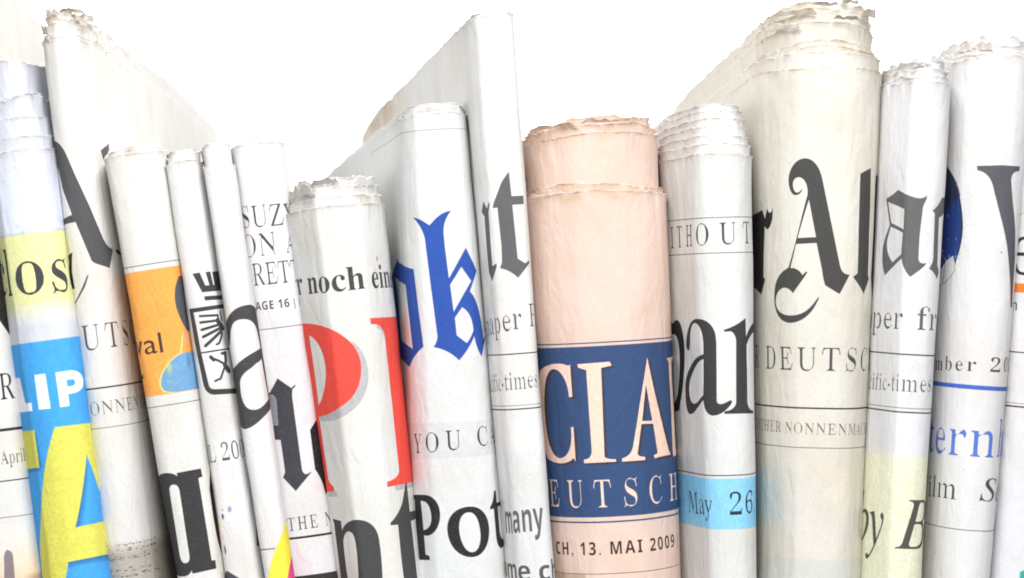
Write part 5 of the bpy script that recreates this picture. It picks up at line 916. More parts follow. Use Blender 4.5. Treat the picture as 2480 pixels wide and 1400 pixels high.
        ('t',(0.26,0.26,0.28),1.0,'light','T',46.2,49.26,689.7,0.0278,78.0),
        ('t',(0.24,0.24,0.26),1.0,'sansbold','P',-69.4,23.59,745.8,0.008,28.0),
        ('t',(0.24,0.24,0.26),1.0,'sansbold','A',-53.2,23.59,746.0,0.008,28.0),
        ('t',(0.24,0.24,0.26),1.0,'sansbold','G',-35.5,23.59,746.1,0.008,28.0),
        ('t',(0.24,0.24,0.26),1.0,'sansbold','E',-17.0,23.59,746.3,0.008,28.0),
        ('t',(0.24,0.24,0.26),1.0,'sansbold','1',5.2,23.59,746.4,0.008,28.0),
        ('t',(0.24,0.24,0.26),1.0,'sansbold','6',20.1,23.59,746.6,0.008,28.0),
        ('t',(0.24,0.24,0.26),1.0,'sansbold','|',42.6,23.59,746.7,0.008,28.0),
        ('t',(0.24,0.24,0.26),1.0,'sansbold','F',57.7,23.59,746.9,0.008,28.0),
        ('p',(0.31,0.31,0.32),1.0,[[(-460.3,791.7),(466.7,791.7),(466.7,793.4),(-460.3,793.4)]]),
        ('p',(0.24,0.24,0.27),1.0,[[(-18.6,911.5),(-8.7,920.4),(1.0,929.3),(10.7,938.1),(20.6,931.3),(21.1,935.8),(13.2,941.4),(10.2,956.4),(10.2,968.2),(10.3,980.0),(10.3,991.7),(10.3,1003.5),(10.4,1015.3),(10.4,1027.0),(10.5,1038.8),(10.5,1050.6),(10.6,1062.4),(10.6,1074.1),(10.6,1085.9),(10.7,1097.7),(10.7,1109.4),(10.8,1121.2),(10.8,1133.0),(11.1,1135.1),(11.6,1137.1),(12.1,1138.9),(12.8,1140.6),(13.6,1142.0),(14.6,1143.2),(15.6,1144.2),(16.8,1145.0),(18.2,1145.6),(19.6,1146.0),(32.4,1141.5),(24.1,1149.7),(15.7,1157.8),(7.4,1166.0),(-0.9,1174.2),(-9.2,1182.4),(-17.5,1170.7),(-25.8,1159.0),(-34.4,1147.3),(-28.2,1135.2),(-28.4,1122.3),(-28.6,1109.4),(-28.8,1096.5),(-29.1,1083.6),(-29.3,1070.7),(-29.5,1057.9),(-40.5,1055.9),(-70.0,1054.2),(-69.4,1037.0),(-68.8,1019.9),(-45.7,1020.6),(-30.5,1021.7),(-29.9,1009.9),(-29.4,998.1),(-28.8,986.2),(-28.2,974.4),(-27.6,962.6),(-28.6,958.9),(-29.7,955.9),(-30.9,953.4),(-32.3,951.4),(-33.7,949.9),(-35.2,948.8),(-36.8,948.1),(-38.5,947.8),(-40.3,947.8),(-42.1,948.0),(-78.8,946.2),(-86.9,955.6),(-54.1,948.7),(-41.4,942.6),(-33.6,932.2),(-26.0,921.9)]]),
        ('p',(0.52,0.52,0.56),1.0,[[(-81.6,949.9),(-42.1,948.0),(-40.3,947.8),(-38.5,947.8),(-36.8,948.1),(-35.2,948.8),(-33.7,949.9),(-32.3,951.4),(-30.9,953.4),(-29.7,955.9),(-28.6,958.9),(-27.6,962.6),(-28.3,977.2),(-29.0,991.8),(-29.7,1006.4),(-30.4,1021.0),(-41.7,1020.4),(-59.3,1014.6),(-61.8,1001.6),(-64.8,988.7),(-68.5,975.7),(-73.4,962.8)]]),
        ('p',(0.05,0.05,0.055),1.0,[[(59.3,1022.8),(49.5,1033.1),(41.1,1043.4),(41.0,1056.8),(40.8,1070.2),(40.7,1083.6),(40.5,1097.0),(40.4,1110.4),(40.2,1123.8),(40.1,1137.2),(41.9,1140.9),(43.8,1144.9),(45.8,1149.4),(47.8,1154.3),(49.9,1159.8),(51.9,1166.0),(53.8,1172.9),(55.6,1180.7),(57.2,1189.3),(58.4,1198.9),(90.1,1202.9),(126.5,1205.1),(126.7,1192.4),(126.9,1179.7),(127.1,1166.9),(127.3,1154.2),(127.5,1141.5),(127.7,1128.8),(127.9,1116.1),(128.1,1103.4),(128.4,1090.7),(128.6,1078.0),(128.8,1065.3),(129.0,1052.6),(129.2,1039.9),(129.4,1027.2),(98.4,1026.3)]]),
        ('t',(0.3,0.3,0.31),1.0,'roman','T',-38.1,30.24,1275.5,-0.0229,46.0),
        ('t',(0.3,0.3,0.31),1.0,'roman','H',-15.4,30.24,1275.0,-0.0229,46.0),
        ('t',(0.3,0.3,0.31),1.0,'roman','E',11.7,30.24,1274.3,-0.0229,46.0),
        ('t',(0.3,0.3,0.31),1.0,'roman','N',46.8,30.24,1273.5,-0.0229,46.0),
        ('t',(0.3,0.3,0.31),1.0,'roman','E',72.6,30.24,1272.9,-0.0229,46.0),
        ('t',(0.3,0.3,0.31),1.0,'roman','W',96.1,30.24,1272.4,-0.0229,46.0),
        ('p',(0.12,0.12,0.13),1.0,[[(-460.3,1290.6),(466.7,1290.6),(466.7,1296.1),(-460.3,1296.1)]]),
        ('p',(0.9,0.62,0.74),0.25,[[(-30.2,1299.5),(-20.2,1303.3),(-17.0,1319.4),(-13.8,1335.4),(-5.9,1354.9),(-17.1,1349.7),(-21.7,1338.0),(-26.4,1326.4),(-28.3,1313.0)]]),
        ('p',(0.9,0.86,0.62),0.4,[[(-20.2,1303.3),(-12.0,1306.3),(-10.0,1321.2),(-8.1,1336.2),(-13.8,1335.4),(-17.0,1319.4)]]),
        ('p',(0.2,0.19,0.17),1.0,[[(-460.3,1384.0),(466.7,1384.0),(466.7,1587.3),(-460.3,1587.3)]]),
    ],
    'pl': [
        ('t',(0.27,0.27,0.28),1.0,'bold','e',-199.8,81.09,700.1,0.0276,82.0),
        ('t',(0.27,0.27,0.28),1.0,'bold','r',-163.5,81.09,701.1,0.0276,82.0),
        ('t',(0.27,0.27,0.28),1.0,'bold','n',-107.7,81.09,702.6,0.0276,82.0),
        ('t',(0.27,0.27,0.28),1.0,'bold','o',-61.8,81.09,703.9,0.0276,82.0),
        ('t',(0.27,0.27,0.28),1.0,'bold','c',-21.1,81.09,705.0,0.0276,82.0),
        ('t',(0.27,0.27,0.28),1.0,'bold','h',14.3,81.09,706.0,0.0276,82.0),
        ('t',(0.27,0.27,0.28),1.0,'bold','e',81.4,81.09,707.8,0.0276,82.0),
        ('t',(0.27,0.27,0.28),1.0,'bold','i',117.7,81.09,708.8,0.0276,82.0),
        ('t',(0.27,0.27,0.28),1.0,'bold','n',141.6,81.09,709.5,0.0276,82.0),
        ('t',(0.27,0.27,0.28),1.0,'bold','e',187.6,81.09,710.8,0.0276,82.0),
        ('t',(0.27,0.27,0.28),1.0,'bold','n',223.9,81.09,711.8,0.0276,82.0),
        ('b',(0.62,0.4,0.22),0.9,120.1,635.5,3.5,8,0.4,0.1,0.3),
        ('p',(0.7,0.7,0.71),1.0,[[(10.5,825.5),(18.4,833.9),(24.9,843.1),(30.3,853.0),(34.4,863.4),(37.5,874.1),(39.4,884.9),(40.2,895.7),(40.0,906.3),(38.8,916.6),(36.7,926.3),(32.8,938.9),(27.8,950.2),(21.9,960.4),(15.1,969.5),(7.3,977.6),(-1.3,984.7),(-10.8,991.1),(-21.0,996.6),(-32.2,1001.4),(-50.5,1006.1),(-57.8,1007.2),(-65.4,1008.1),(-73.3,1008.9),(-81.3,1009.4),(-89.3,1009.7),(-97.4,1009.8),(-105.5,1009.8),(-113.7,1009.5),(-122.0,1009.1),(-130.4,1008.5),(-129.6,993.7),(-128.7,978.9),(-105.2,974.9),(-83.8,971.1),(-62.8,967.2),(-42.6,963.4),(-27.9,959.9),(-16.4,956.7),(-5.0,953.5),(-3.4,940.7),(-1.8,927.9),(-0.3,915.1),(1.3,902.3),(2.8,889.5),(4.4,876.7),(5.9,863.9),(7.5,851.1),(9.0,838.3)]]),
        ('p',(0.7,0.7,0.71),1.0,[[(-142.3,1175.1),(-109.2,1177.3),(-96.3,1183.3),(-96.5,1191.5),(-120.1,1191.9),(-149.4,1192.8)]]),
        ('p',(0.7,0.7,0.71),1.0,[[(82.6,793.1),(114.9,803.6),(115.6,818.4),(116.3,833.1),(109.7,821.2),(103.4,809.3),(84.6,803.0)]]),
        ('p',(0.7,0.7,0.71),1.0,[[(82.7,1180.1),(112.3,1181.6),(149.4,1183.7),(235.4,1189.4),(279.8,1189.6),(278.8,1198.7),(237.8,1199.7),(153.1,1195.2),(117.5,1194.3),(88.9,1194.0)]]),
        ('p',(0.9,0.28,0.23),1.0,[[(-157.3,770.7),(-134.6,771.7),(-117.1,773.2),(-100.7,775.3),(-84.7,778.0),(-68.5,781.4),(-52.4,785.5),(-37.5,790.3),(-27.1,796.0),(-18.2,802.5),(-9.6,810.0),(-2.4,817.0),(4.1,824.2),(9.8,831.8),(14.6,839.8),(18.5,848.1),(21.6,856.8),(23.7,865.8),(24.9,875.3),(25.1,885.2),(24.4,895.5),(22.6,906.7),(19.9,917.1),(16.4,926.9),(12.1,936.0),(6.9,944.4),(1.0,952.2),(-5.7,959.2),(-13.2,965.6),(-21.5,971.3),(-30.5,976.3),(-38.3,979.9),(-48.1,983.3),(-58.4,986.3),(-68.7,989.1),(-79.0,991.4),(-89.3,993.5),(-99.6,995.2),(-110.4,996.6),(-121.9,997.7),(-134.8,998.6),(-134.9,1010.9),(-135.1,1023.3),(-135.2,1035.7),(-135.4,1048.0),(-135.5,1060.4),(-135.7,1072.8),(-135.9,1085.2),(-136.0,1097.5),(-135.5,1110.7),(-134.9,1123.9),(-134.4,1137.1),(-133.8,1150.3),(-132.3,1153.5),(-130.1,1156.4),(-127.5,1158.8),(-124.6,1161.0),(-121.5,1162.8),(-118.6,1164.3),(-115.7,1165.7),(-113.2,1166.8),(-111.0,1167.7),(-109.4,1168.4),(-109.9,1179.9),(-170.8,1182.0),(-201.9,1182.8),(-201.9,1170.7),(-201.9,1158.5),(-202.0,1146.4),(-202.0,1134.3),(-202.0,1122.1),(-202.0,1110.0),(-202.1,1097.9),(-202.1,1085.8),(-202.1,1073.6),(-202.1,1061.5),(-202.1,1049.4),(-202.2,1037.3),(-202.2,1025.1),(-202.2,1013.0),(-202.2,1000.9),(-202.3,988.8),(-202.3,976.6),(-202.3,964.5),(-202.3,952.4),(-202.3,940.3),(-202.4,928.1),(-202.4,916.0),(-202.4,903.9),(-202.4,891.7),(-202.4,879.6),(-202.2,867.5),(-202.0,855.4),(-201.8,843.3),(-201.6,831.2),(-201.3,819.0),(-201.1,806.9),(-200.9,794.8),(-200.7,782.7),(-200.4,770.6)],[(-128.9,800.9),(-117.3,805.4),(-107.0,811.4),(-98.0,818.9),(-90.3,827.7),(-83.8,837.6),(-78.8,848.4),(-75.4,860.2),(-73.9,872.6),(-74.5,885.5),(-77.3,898.9),(-81.0,909.2),(-85.2,918.9),(-89.8,927.9),(-94.7,936.2),(-99.9,943.8),(-105.5,950.6),(-111.2,956.6),(-117.2,961.9),(-123.3,966.2),(-129.5,969.7),(-129.5,955.8),(-129.5,942.0),(-129.5,928.1),(-129.6,914.3),(-129.6,900.4),(-129.6,886.6),(-129.5,874.4),(-129.4,862.1),(-129.3,849.9),(-129.2,837.7),(-129.1,825.4),(-129.0,813.2)]]),
        ('p',(0.9,0.28,0.23),1.0,[[(62.3,777.3),(84.0,778.4),(111.3,779.4),(144.7,780.6),(204.9,781.8),(276.0,782.0),(290.0,781.4),(290.1,793.6),(290.2,805.8),(290.4,818.0),(290.5,830.2),(290.6,842.5),(290.7,854.7),(290.8,866.9),(290.9,879.1),(291.0,891.3),(291.1,903.5),(291.2,915.8),(291.3,928.0),(291.4,940.2),(291.5,952.4),(291.6,964.6),(291.7,976.9),(291.8,989.1),(291.9,1001.3),(292.0,1013.5),(292.1,1025.7),(292.2,1038.0),(292.3,1050.2),(292.4,1062.4),(292.5,1074.6),(292.6,1086.8),(292.7,1099.0),(292.8,1111.3),(293.0,1123.5),(293.1,1135.7),(293.2,1147.9),(293.3,1160.1),(293.4,1172.4),(293.5,1184.6),(278.3,1187.9),(215.8,1187.2),(153.0,1183.8),(121.2,1182.7),(95.3,1182.0),(73.6,1181.7),(56.5,1181.7),(57.1,1168.8),(64.2,1168.4),(71.5,1167.8),(78.9,1166.8),(86.0,1165.5),(92.8,1163.7),(98.9,1161.5),(104.2,1158.8),(108.5,1155.6),(111.6,1151.8),(113.5,1147.3),(113.6,1135.0),(113.7,1122.6),(113.9,1110.3),(114.0,1098.0),(114.1,1085.7),(114.2,1073.3),(114.3,1061.0),(114.4,1048.7),(114.5,1036.3),(114.7,1024.0),(114.8,1011.7),(114.9,999.3),(115.0,987.0),(115.1,974.7),(115.2,962.3),(115.3,950.0),(115.4,937.7),(115.6,925.3),(115.7,913.0),(115.8,900.6),(115.9,888.3),(116.0,876.0),(116.1,863.6),(116.2,851.3),(116.3,838.9),(116.4,826.6),(115.3,820.1),(112.9,814.5),(109.6,809.6),(105.7,805.6),(101.4,802.2),(97.0,799.4),(92.7,797.3),(88.7,795.7),(85.3,794.7),(82.5,794.1),(61.9,791.6)]]),
        ('p',(0.28,0.28,0.285),1.0,[[(-138.6,1245.6),(-95.7,1251.0),(-95.9,1273.2),(-90.4,1268.2),(-84.1,1263.8),(-77.2,1259.9),(-69.8,1256.5),(-62.1,1253.7),(-54.0,1251.5),(-45.9,1249.8),(-38.4,1248.8),(-32.0,1248.4),(-27.3,1248.9),(-19.0,1250.9),(-11.7,1253.5),(-5.2,1256.8),(0.5,1260.8),(5.3,1265.5),(9.3,1270.8),(12.6,1276.7),(15.1,1283.3),(16.9,1290.5),(18.0,1298.3),(18.2,1307.5),(18.4,1316.8),(18.4,1326.0),(18.3,1335.3),(18.1,1344.7),(17.7,1354.2),(17.2,1363.8),(16.6,1373.5),(15.8,1383.5),(14.8,1393.6),(13.3,1405.6),(11.8,1417.7),(10.3,1429.7),(8.8,1441.8),(7.3,1453.9),(5.8,1465.9),(4.3,1478.0),(2.7,1490.0),(1.2,1502.1),(-0.4,1514.2),(-1.9,1526.2),(-3.5,1538.3),(-5.0,1550.4),(-6.6,1562.4),(-8.2,1574.5),(-22.3,1572.9),(-38.1,1571.9),(-62.6,1572.9),(-88.7,1574.2),(-85.9,1561.7),(-83.2,1549.2),(-80.4,1536.8),(-77.7,1524.3),(-75.0,1511.9),(-72.3,1499.5),(-69.6,1487.1),(-66.9,1474.7),(-64.3,1462.3),(-61.7,1449.9),(-59.1,1437.5),(-56.5,1425.2),(-53.9,1412.8),(-51.4,1400.5),(-48.9,1388.1),(-47.0,1377.1),(-45.3,1366.2),(-44.0,1355.3),(-43.1,1344.8),(-42.4,1334.6),(-42.1,1325.0),(-42.1,1316.0),(-42.4,1307.8),(-43.0,1300.4),(-44.1,1294.1),(-44.9,1290.3),(-46.4,1287.0),(-48.3,1284.1),(-50.5,1281.6),(-53.1,1279.6),(-56.0,1278.1),(-58.9,1276.9),(-61.9,1276.2),(-64.9,1275.9),(-67.7,1276.0),(-71.5,1276.6),(-75.2,1277.8),(-78.8,1279.5),(-82.3,1281.6),(-85.5,1284.1),(-88.5,1287.0),(-91.2,1290.1),(-93.7,1293.4),(-95.7,1296.8),(-97.4,1300.3),(-98.1,1310.1),(-98.7,1319.9),(-99.2,1329.6),(-99.5,1339.1),(-99.7,1348.3),(-99.8,1357.3),(-99.9,1366.0),(-99.9,1374.2),(-100.0,1381.9),(-100.1,1389.2),(-102.5,1401.6),(-105.0,1414.1),(-107.5,1426.5),(-110.0,1439.0),(-112.6,1451.5),(-115.2,1464.0),(-117.9,1476.5),(-120.6,1489.0),(-123.4,1501.5),(-126.3,1514.1),(-129.2,1526.7),(-132.3,1539.3),(-135.5,1551.9),(-138.8,1564.6),(-142.3,1577.3),(-197.7,1582.4),(-196.4,1569.9),(-195.0,1557.3),(-193.6,1544.8),(-192.3,1532.3),(-190.9,1519.7),(-189.6,1507.2),(-188.2,1494.7),(-186.9,1482.1),(-171.5,1467.9),(-156.3,1453.9),(-150.8,1441.0),(-146.3,1428.2),(-142.4,1415.5),(-138.8,1402.9),(-135.4,1390.3),(-135.2,1378.3),(-135.0,1366.3),(-134.8,1354.2),(-134.7,1342.2),(-134.5,1330.2),(-134.3,1318.2),(-134.1,1306.2),(-133.9,1294.2),(-133.7,1282.2),(-133.6,1270.1),(-133.4,1258.1)]]),
        ('p',(0.28,0.28,0.285),1.0,[[(138.7,1181.9),(146.6,1182.8),(146.6,1196.8),(146.7,1210.7),(146.8,1224.7),(146.8,1238.6),(146.9,1252.6),(183.4,1253.9),(273.7,1260.2),(288.3,1258.7),(286.0,1280.4),(272.9,1281.4),(187.5,1274.8),(148.2,1275.1),(148.0,1287.6),(147.9,1300.2),(147.7,1312.8),(147.5,1325.4),(147.3,1337.9),(147.2,1350.5),(147.0,1363.1),(146.8,1375.7),(146.7,1388.2),(146.5,1400.8),(146.3,1413.4),(145.0,1425.6),(143.7,1437.8),(142.4,1450.0),(141.1,1462.2),(139.8,1474.4),(138.6,1486.6),(137.3,1498.7),(136.1,1510.9),(134.8,1523.1),(133.6,1535.3),(132.4,1547.5),(131.2,1559.6),(130.0,1571.8),(128.8,1583.9),(127.6,1596.1),(92.6,1589.8),(65.2,1584.7),(66.0,1572.6),(66.8,1560.5),(67.6,1548.4),(68.4,1536.2),(69.2,1524.1),(70.0,1512.0),(70.9,1499.9),(71.7,1487.7),(72.5,1475.6),(73.4,1463.5),(74.2,1451.4),(75.1,1439.2),(75.9,1427.1),(76.8,1414.9),(77.7,1402.8),(77.9,1390.0),(78.1,1377.2),(78.3,1364.5),(78.5,1351.7),(78.7,1338.9),(78.9,1326.1),(79.1,1313.3),(79.3,1300.5),(79.5,1287.7),(79.7,1274.9),(53.1,1272.5),(52.7,1266.7),(58.0,1263.9),(63.6,1260.8),(69.4,1257.4),(75.4,1253.7),(81.4,1249.8),(87.5,1245.6),(93.4,1241.2),(99.2,1236.6),(104.8,1231.8),(110.1,1226.7),(113.9,1221.5),(117.4,1216.5),(120.8,1211.7),(123.9,1207.0),(126.8,1202.5),(129.6,1198.2),(132.1,1193.9),(134.4,1189.8),(136.6,1185.8),(138.7,1181.9)]]),
    ],
    'ok': [
        ('p',(0.62,0.62,0.63),1.0,[[(-947.9,317.9),(955.4,317.9),(955.4,319.4),(-947.9,319.4)]]),
        ('p',(0.13,0.3,0.65),1.0,[[(-309.3,616.1),(-284.4,621.5),(-254.8,626.4),(-220.7,630.7),(-182.6,634.6),(-138.3,637.9),(-116.3,640.6),(-103.6,642.8),(-93.6,644.6),(-85.0,646.2),(-77.1,647.5),(-75.4,660.0),(-73.7,672.6),(-72.0,685.1),(-70.3,697.7),(-68.7,710.2),(-67.1,722.7),(-65.5,735.3),(-64.0,747.8),(-62.5,760.3),(-61.0,772.8),(-59.5,785.3),(-58.1,797.8),(-56.7,810.3),(-55.4,822.8),(-54.0,835.3),(-59.8,838.7),(-65.9,842.4),(-72.1,846.4),(-78.4,850.8),(-84.4,855.4),(-90.4,860.3),(-96.5,865.5),(-102.6,870.9),(-108.6,876.6),(-114.5,882.5),(-201.5,871.2),(-316.7,860.1),(-393.3,851.0),(-472.4,841.7),(-492.3,829.0),(-512.3,816.2),(-532.5,803.4),(-552.8,790.5),(-573.2,777.5),(-593.8,764.4),(-614.5,751.2),(-609.9,736.9),(-605.4,722.5),(-600.8,708.2),(-596.2,693.9),(-591.7,679.6),(-587.1,665.4),(-494.0,666.6),(-469.9,661.5),(-447.0,656.4),(-425.3,651.3),(-404.8,646.3),(-385.6,641.2),(-367.6,636.2),(-351.0,631.2),(-335.7,626.1),(-321.8,621.1),(-309.3,616.1)],[(-358.4,663.9),(-240.5,674.2),(-126.7,684.2),(-122.3,697.1),(-118.6,710.0),(-115.1,722.9),(-112.3,735.8),(-109.5,748.7),(-107.1,761.5),(-104.7,774.4),(-102.5,787.2),(-100.4,800.1),(-98.5,812.9),(-96.6,825.7),(-94.8,838.5),(-129.2,829.1),(-249.2,821.1),(-259.0,807.3),(-268.9,793.3),(-278.7,779.4),(-288.6,765.3),(-298.5,751.3),(-306.9,738.9),(-315.4,726.5),(-324.0,714.0),(-332.5,701.5),(-341.1,689.0),(-349.7,676.5)]]),
        ('p',(0.13,0.3,0.65),1.0,[[(-70.0,524.5),(-63.4,525.2),(-57.3,526.4),(-51.8,528.0),(-46.9,530.0),(-42.6,532.3),(-38.4,534.8),(-34.2,537.5),(-30.1,540.3),(-25.8,543.1),(-21.4,546.0),(-16.5,541.3),(-11.5,536.7),(-6.4,532.4),(-1.1,528.3),(4.4,524.7),(10.2,521.4),(16.3,518.7),(22.9,516.5),(29.9,515.0),(37.4,514.2),(33.1,518.7),(29.2,523.3),(25.7,528.1),(22.6,533.0),(20.0,538.1),(17.8,543.5),(16.0,549.2),(14.7,555.1),(13.9,561.4),(13.6,568.0),(14.0,583.5),(14.4,599.1),(15.2,611.9),(16.0,624.6),(16.8,637.4),(17.6,650.2),(18.4,662.9),(19.2,675.7),(25.7,665.6),(32.3,655.5),(38.9,645.4),(45.6,635.3),(52.7,625.2),(60.1,615.0),(68.1,604.8),(73.8,616.1),(80.0,627.4),(86.7,638.7),(95.1,650.0),(106.0,661.3),(93.0,673.5),(83.8,685.6),(76.2,697.7),(69.3,709.8),(75.8,716.8),(81.7,725.2),(87.2,734.8),(92.4,745.5),(97.3,757.2),(101.7,769.7),(105.3,782.9),(108.3,796.7),(110.6,810.9),(112.1,825.4),(139.3,819.1),(120.4,831.4),(108.1,843.8),(98.9,856.2),(92.0,868.6),(87.8,863.6),(84.5,858.6),(81.8,853.6),(79.5,848.5),(77.5,843.4),(75.9,838.3),(74.5,833.1),(73.4,828.0),(72.6,822.8),(72.0,817.7),(68.0,824.1),(63.8,830.4),(59.6,836.5),(55.3,842.3),(51.0,848.0),(46.6,853.4),(42.3,858.6),(37.9,863.6),(33.5,868.3),(29.1,872.8),(24.4,867.2),(19.5,862.1),(14.2,857.5),(8.6,853.3),(2.8,849.6),(-3.2,846.3),(-9.4,843.4),(-15.6,841.0),(-22.0,838.9),(-28.4,837.2),(-26.9,835.5),(-25.4,833.7),(-24.0,831.8),(-22.7,829.8),(-21.5,827.6),(-20.4,825.2),(-19.3,822.4),(-18.5,819.4),(-17.7,815.9),(-17.2,811.9),(-18.1,799.5),(-19.0,787.1),(-19.9,774.7),(-20.8,762.3),(-21.7,749.9),(-22.6,737.5),(-23.6,725.1),(-24.5,712.7),(-25.5,700.3),(-26.4,687.9),(-27.4,675.5),(-28.4,663.1),(-29.4,650.7),(-30.4,638.3),(-31.4,625.8),(-32.4,613.4),(-33.5,601.0),(-34.5,588.6),(-35.6,576.2),(-37.2,570.2),(-39.1,564.4),(-41.2,558.8),(-43.6,553.4),(-46.4,548.1),(-49.7,543.0),(-53.6,538.1),(-58.3,533.4),(-63.8,528.9),(-70.0,524.5)],[(51.4,649.9),(59.0,661.7),(67.0,673.4),(75.8,685.1),(67.1,695.3),(59.2,705.4),(51.8,715.4),(44.8,725.5),(38.1,735.6),(31.5,745.7),(24.9,755.8),(24.1,742.9),(23.3,730.0),(22.6,717.1),(21.8,704.2),(21.0,691.4),(28.4,681.0),(35.9,670.7),(43.5,660.3)],[(45.4,746.6),(50.5,750.3),(55.0,754.6),(58.9,759.5),(62.2,764.8),(64.9,770.7),(67.1,776.8),(68.7,783.2),(69.8,789.9),(70.5,796.6),(70.7,803.4),(69.0,806.7),(67.2,810.0),(65.3,813.2),(63.3,816.3),(61.3,819.4),(59.1,822.3),(56.9,825.2),(54.7,827.8),(52.4,830.3),(50.1,832.7),(38.9,822.6),(27.9,812.5),(27.5,798.6),(27.0,784.7),(26.6,770.9),(35.9,758.7)]]),
        ('p',(0.76,0.77,0.78),0.55,[[(-947.9,1019.0),(955.4,1019.0),(955.4,1103.7),(-947.9,1103.7)]]),
        ('t',(0.2,0.2,0.22),1.0,'roman','Y',-105.1,49.83,1090.1,-0.0555,68.0),
        ('t',(0.2,0.2,0.22),1.0,'roman','O',-63.5,49.83,1087.8,-0.0555,68.0),
        ('t',(0.2,0.2,0.22),1.0,'roman','U',-14.6,49.83,1085.1,-0.0555,68.0),
        ('t',(0.2,0.2,0.22),1.0,'roman','C',54.8,49.83,1081.2,-0.0555,68.0),
        ('t',(0.2,0.2,0.22),1.0,'roman','A',99.5,49.83,1078.8,-0.0555,68.0),
        ('t',(0.2,0.2,0.22),1.0,'roman','N',141.9,49.83,1076.4,-0.0555,68.0),
        ('p',(0.13,0.135,0.15),1.0,[[(-168.1,1196.4),(-110.9,1191.7),(-104.8,1191.1),(-98.8,1190.7),(-93.0,1190.4),(-87.6,1190.3),(-82.6,1190.2),(-77.7,1190.2),(-73.0,1190.4),(-68.7,1190.6),(-64.9,1191.0),(-61.7,1191.5),(-55.0,1193.3),(-49.4,1196.0),(-45.0,1199.6),(-41.5,1203.9),(-38.6,1208.8),(-36.3,1214.3),(-34.6,1220.3),(-33.5,1226.8),(-33.0,1233.7),(-33.1,1241.0),(-34.0,1248.8),(-35.5,1256.0),(-37.6,1262.6),(-40.1,1268.6),(-43.2,1273.9),(-46.7,1278.4),(-50.9,1282.3),(-55.8,1285.3),(-61.3,1287.5),(-67.1,1288.8),(-78.5,1287.8),(-77.2,1303.1),(-75.9,1318.4),(-74.6,1333.8),(-62.5,1336.7),(-61.9,1346.8),(-81.1,1347.1),(-104.2,1347.9),(-107.0,1334.2),(-107.6,1321.1),(-108.3,1308.0),(-108.9,1294.9),(-109.6,1281.9),(-110.4,1268.8),(-111.2,1255.7),(-111.9,1242.6),(-112.7,1229.6),(-113.5,1216.5),(-114.2,1203.4),(-170.1,1203.3)],[(-84.6,1205.2),(-79.4,1205.2),(-74.7,1206.0),(-70.4,1207.5),(-66.6,1209.7),(-63.2,1212.7),(-60.3,1216.4),(-57.9,1220.9),(-56.0,1226.0),(-54.6,1231.9),(-53.7,1238.4),(-53.7,1244.5),(-54.2,1250.1),(-55.3,1255.2),(-56.9,1259.8),(-59.1,1263.9),(-61.9,1267.3),(-65.3,1270.3),(-69.3,1272.6),(-73.9,1274.2),(-79.1,1275.3),(-80.2,1261.3),(-81.3,1247.3),(-82.4,1233.3),(-83.5,1219.3)]]),
        ('p',(0.13,0.135,0.15),1.0,[[(29.8,1223.0),(36.1,1223.8),(42.0,1225.6),(47.4,1228.6),(52.4,1232.7),(56.9,1237.8),(60.9,1244.1),(64.1,1251.4),(66.4,1259.7),(67.8,1269.1),(68.2,1279.5),(67.1,1290.7),(65.1,1301.2),(62.3,1310.9),(58.7,1319.6),(54.4,1327.2),(49.5,1333.6),(44.1,1338.7),(38.0,1342.2),(31.4,1344.1),(24.1,1344.2),(16.7,1342.6),(9.8,1339.6),(3.5,1335.4),(-2.2,1330.0),(-7.3,1323.5),(-11.6,1315.8),(-15.1,1307.2),(-17.8,1297.7),(-19.5,1287.3),(-20.2,1276.2),(-19.5,1266.3),(-17.7,1257.3),(-14.7,1249.3),(-10.7,1242.2),(-5.7,1236.2),(0.1,1231.3),(6.7,1227.5),(13.9,1224.8),(21.6,1223.3),(29.8,1223.0)],[(26.5,1236.7),(30.5,1237.5),(34.0,1239.4),(37.0,1242.4),(39.7,1246.4),(41.9,1251.4),(43.7,1257.3),(45.1,1264.0),(46.1,1271.6),(46.8,1279.8),(47.1,1288.7),(46.8,1296.5),(46.1,1303.6),(44.9,1310.1),(43.4,1315.8),(41.5,1320.8),(39.3,1325.0),(36.7,1328.3),(33.8,1330.7),(30.6,1332.1),(27.2,1332.5),(23.3,1331.4),(19.7,1328.9),(16.5,1325.4),(13.6,1320.8),(11.1,1315.3),(9.0,1308.9),(7.2,1301.9),(5.9,1294.3),(4.9,1286.2),(4.5,1277.7),(4.6,1270.5),(5.3,1263.8),(6.5,1257.7),(8.1,1252.3),(10.1,1247.6),(12.6,1243.7),(15.5,1240.6),(18.8,1238.3),(22.5,1237.0),(26.5,1236.7)]]),
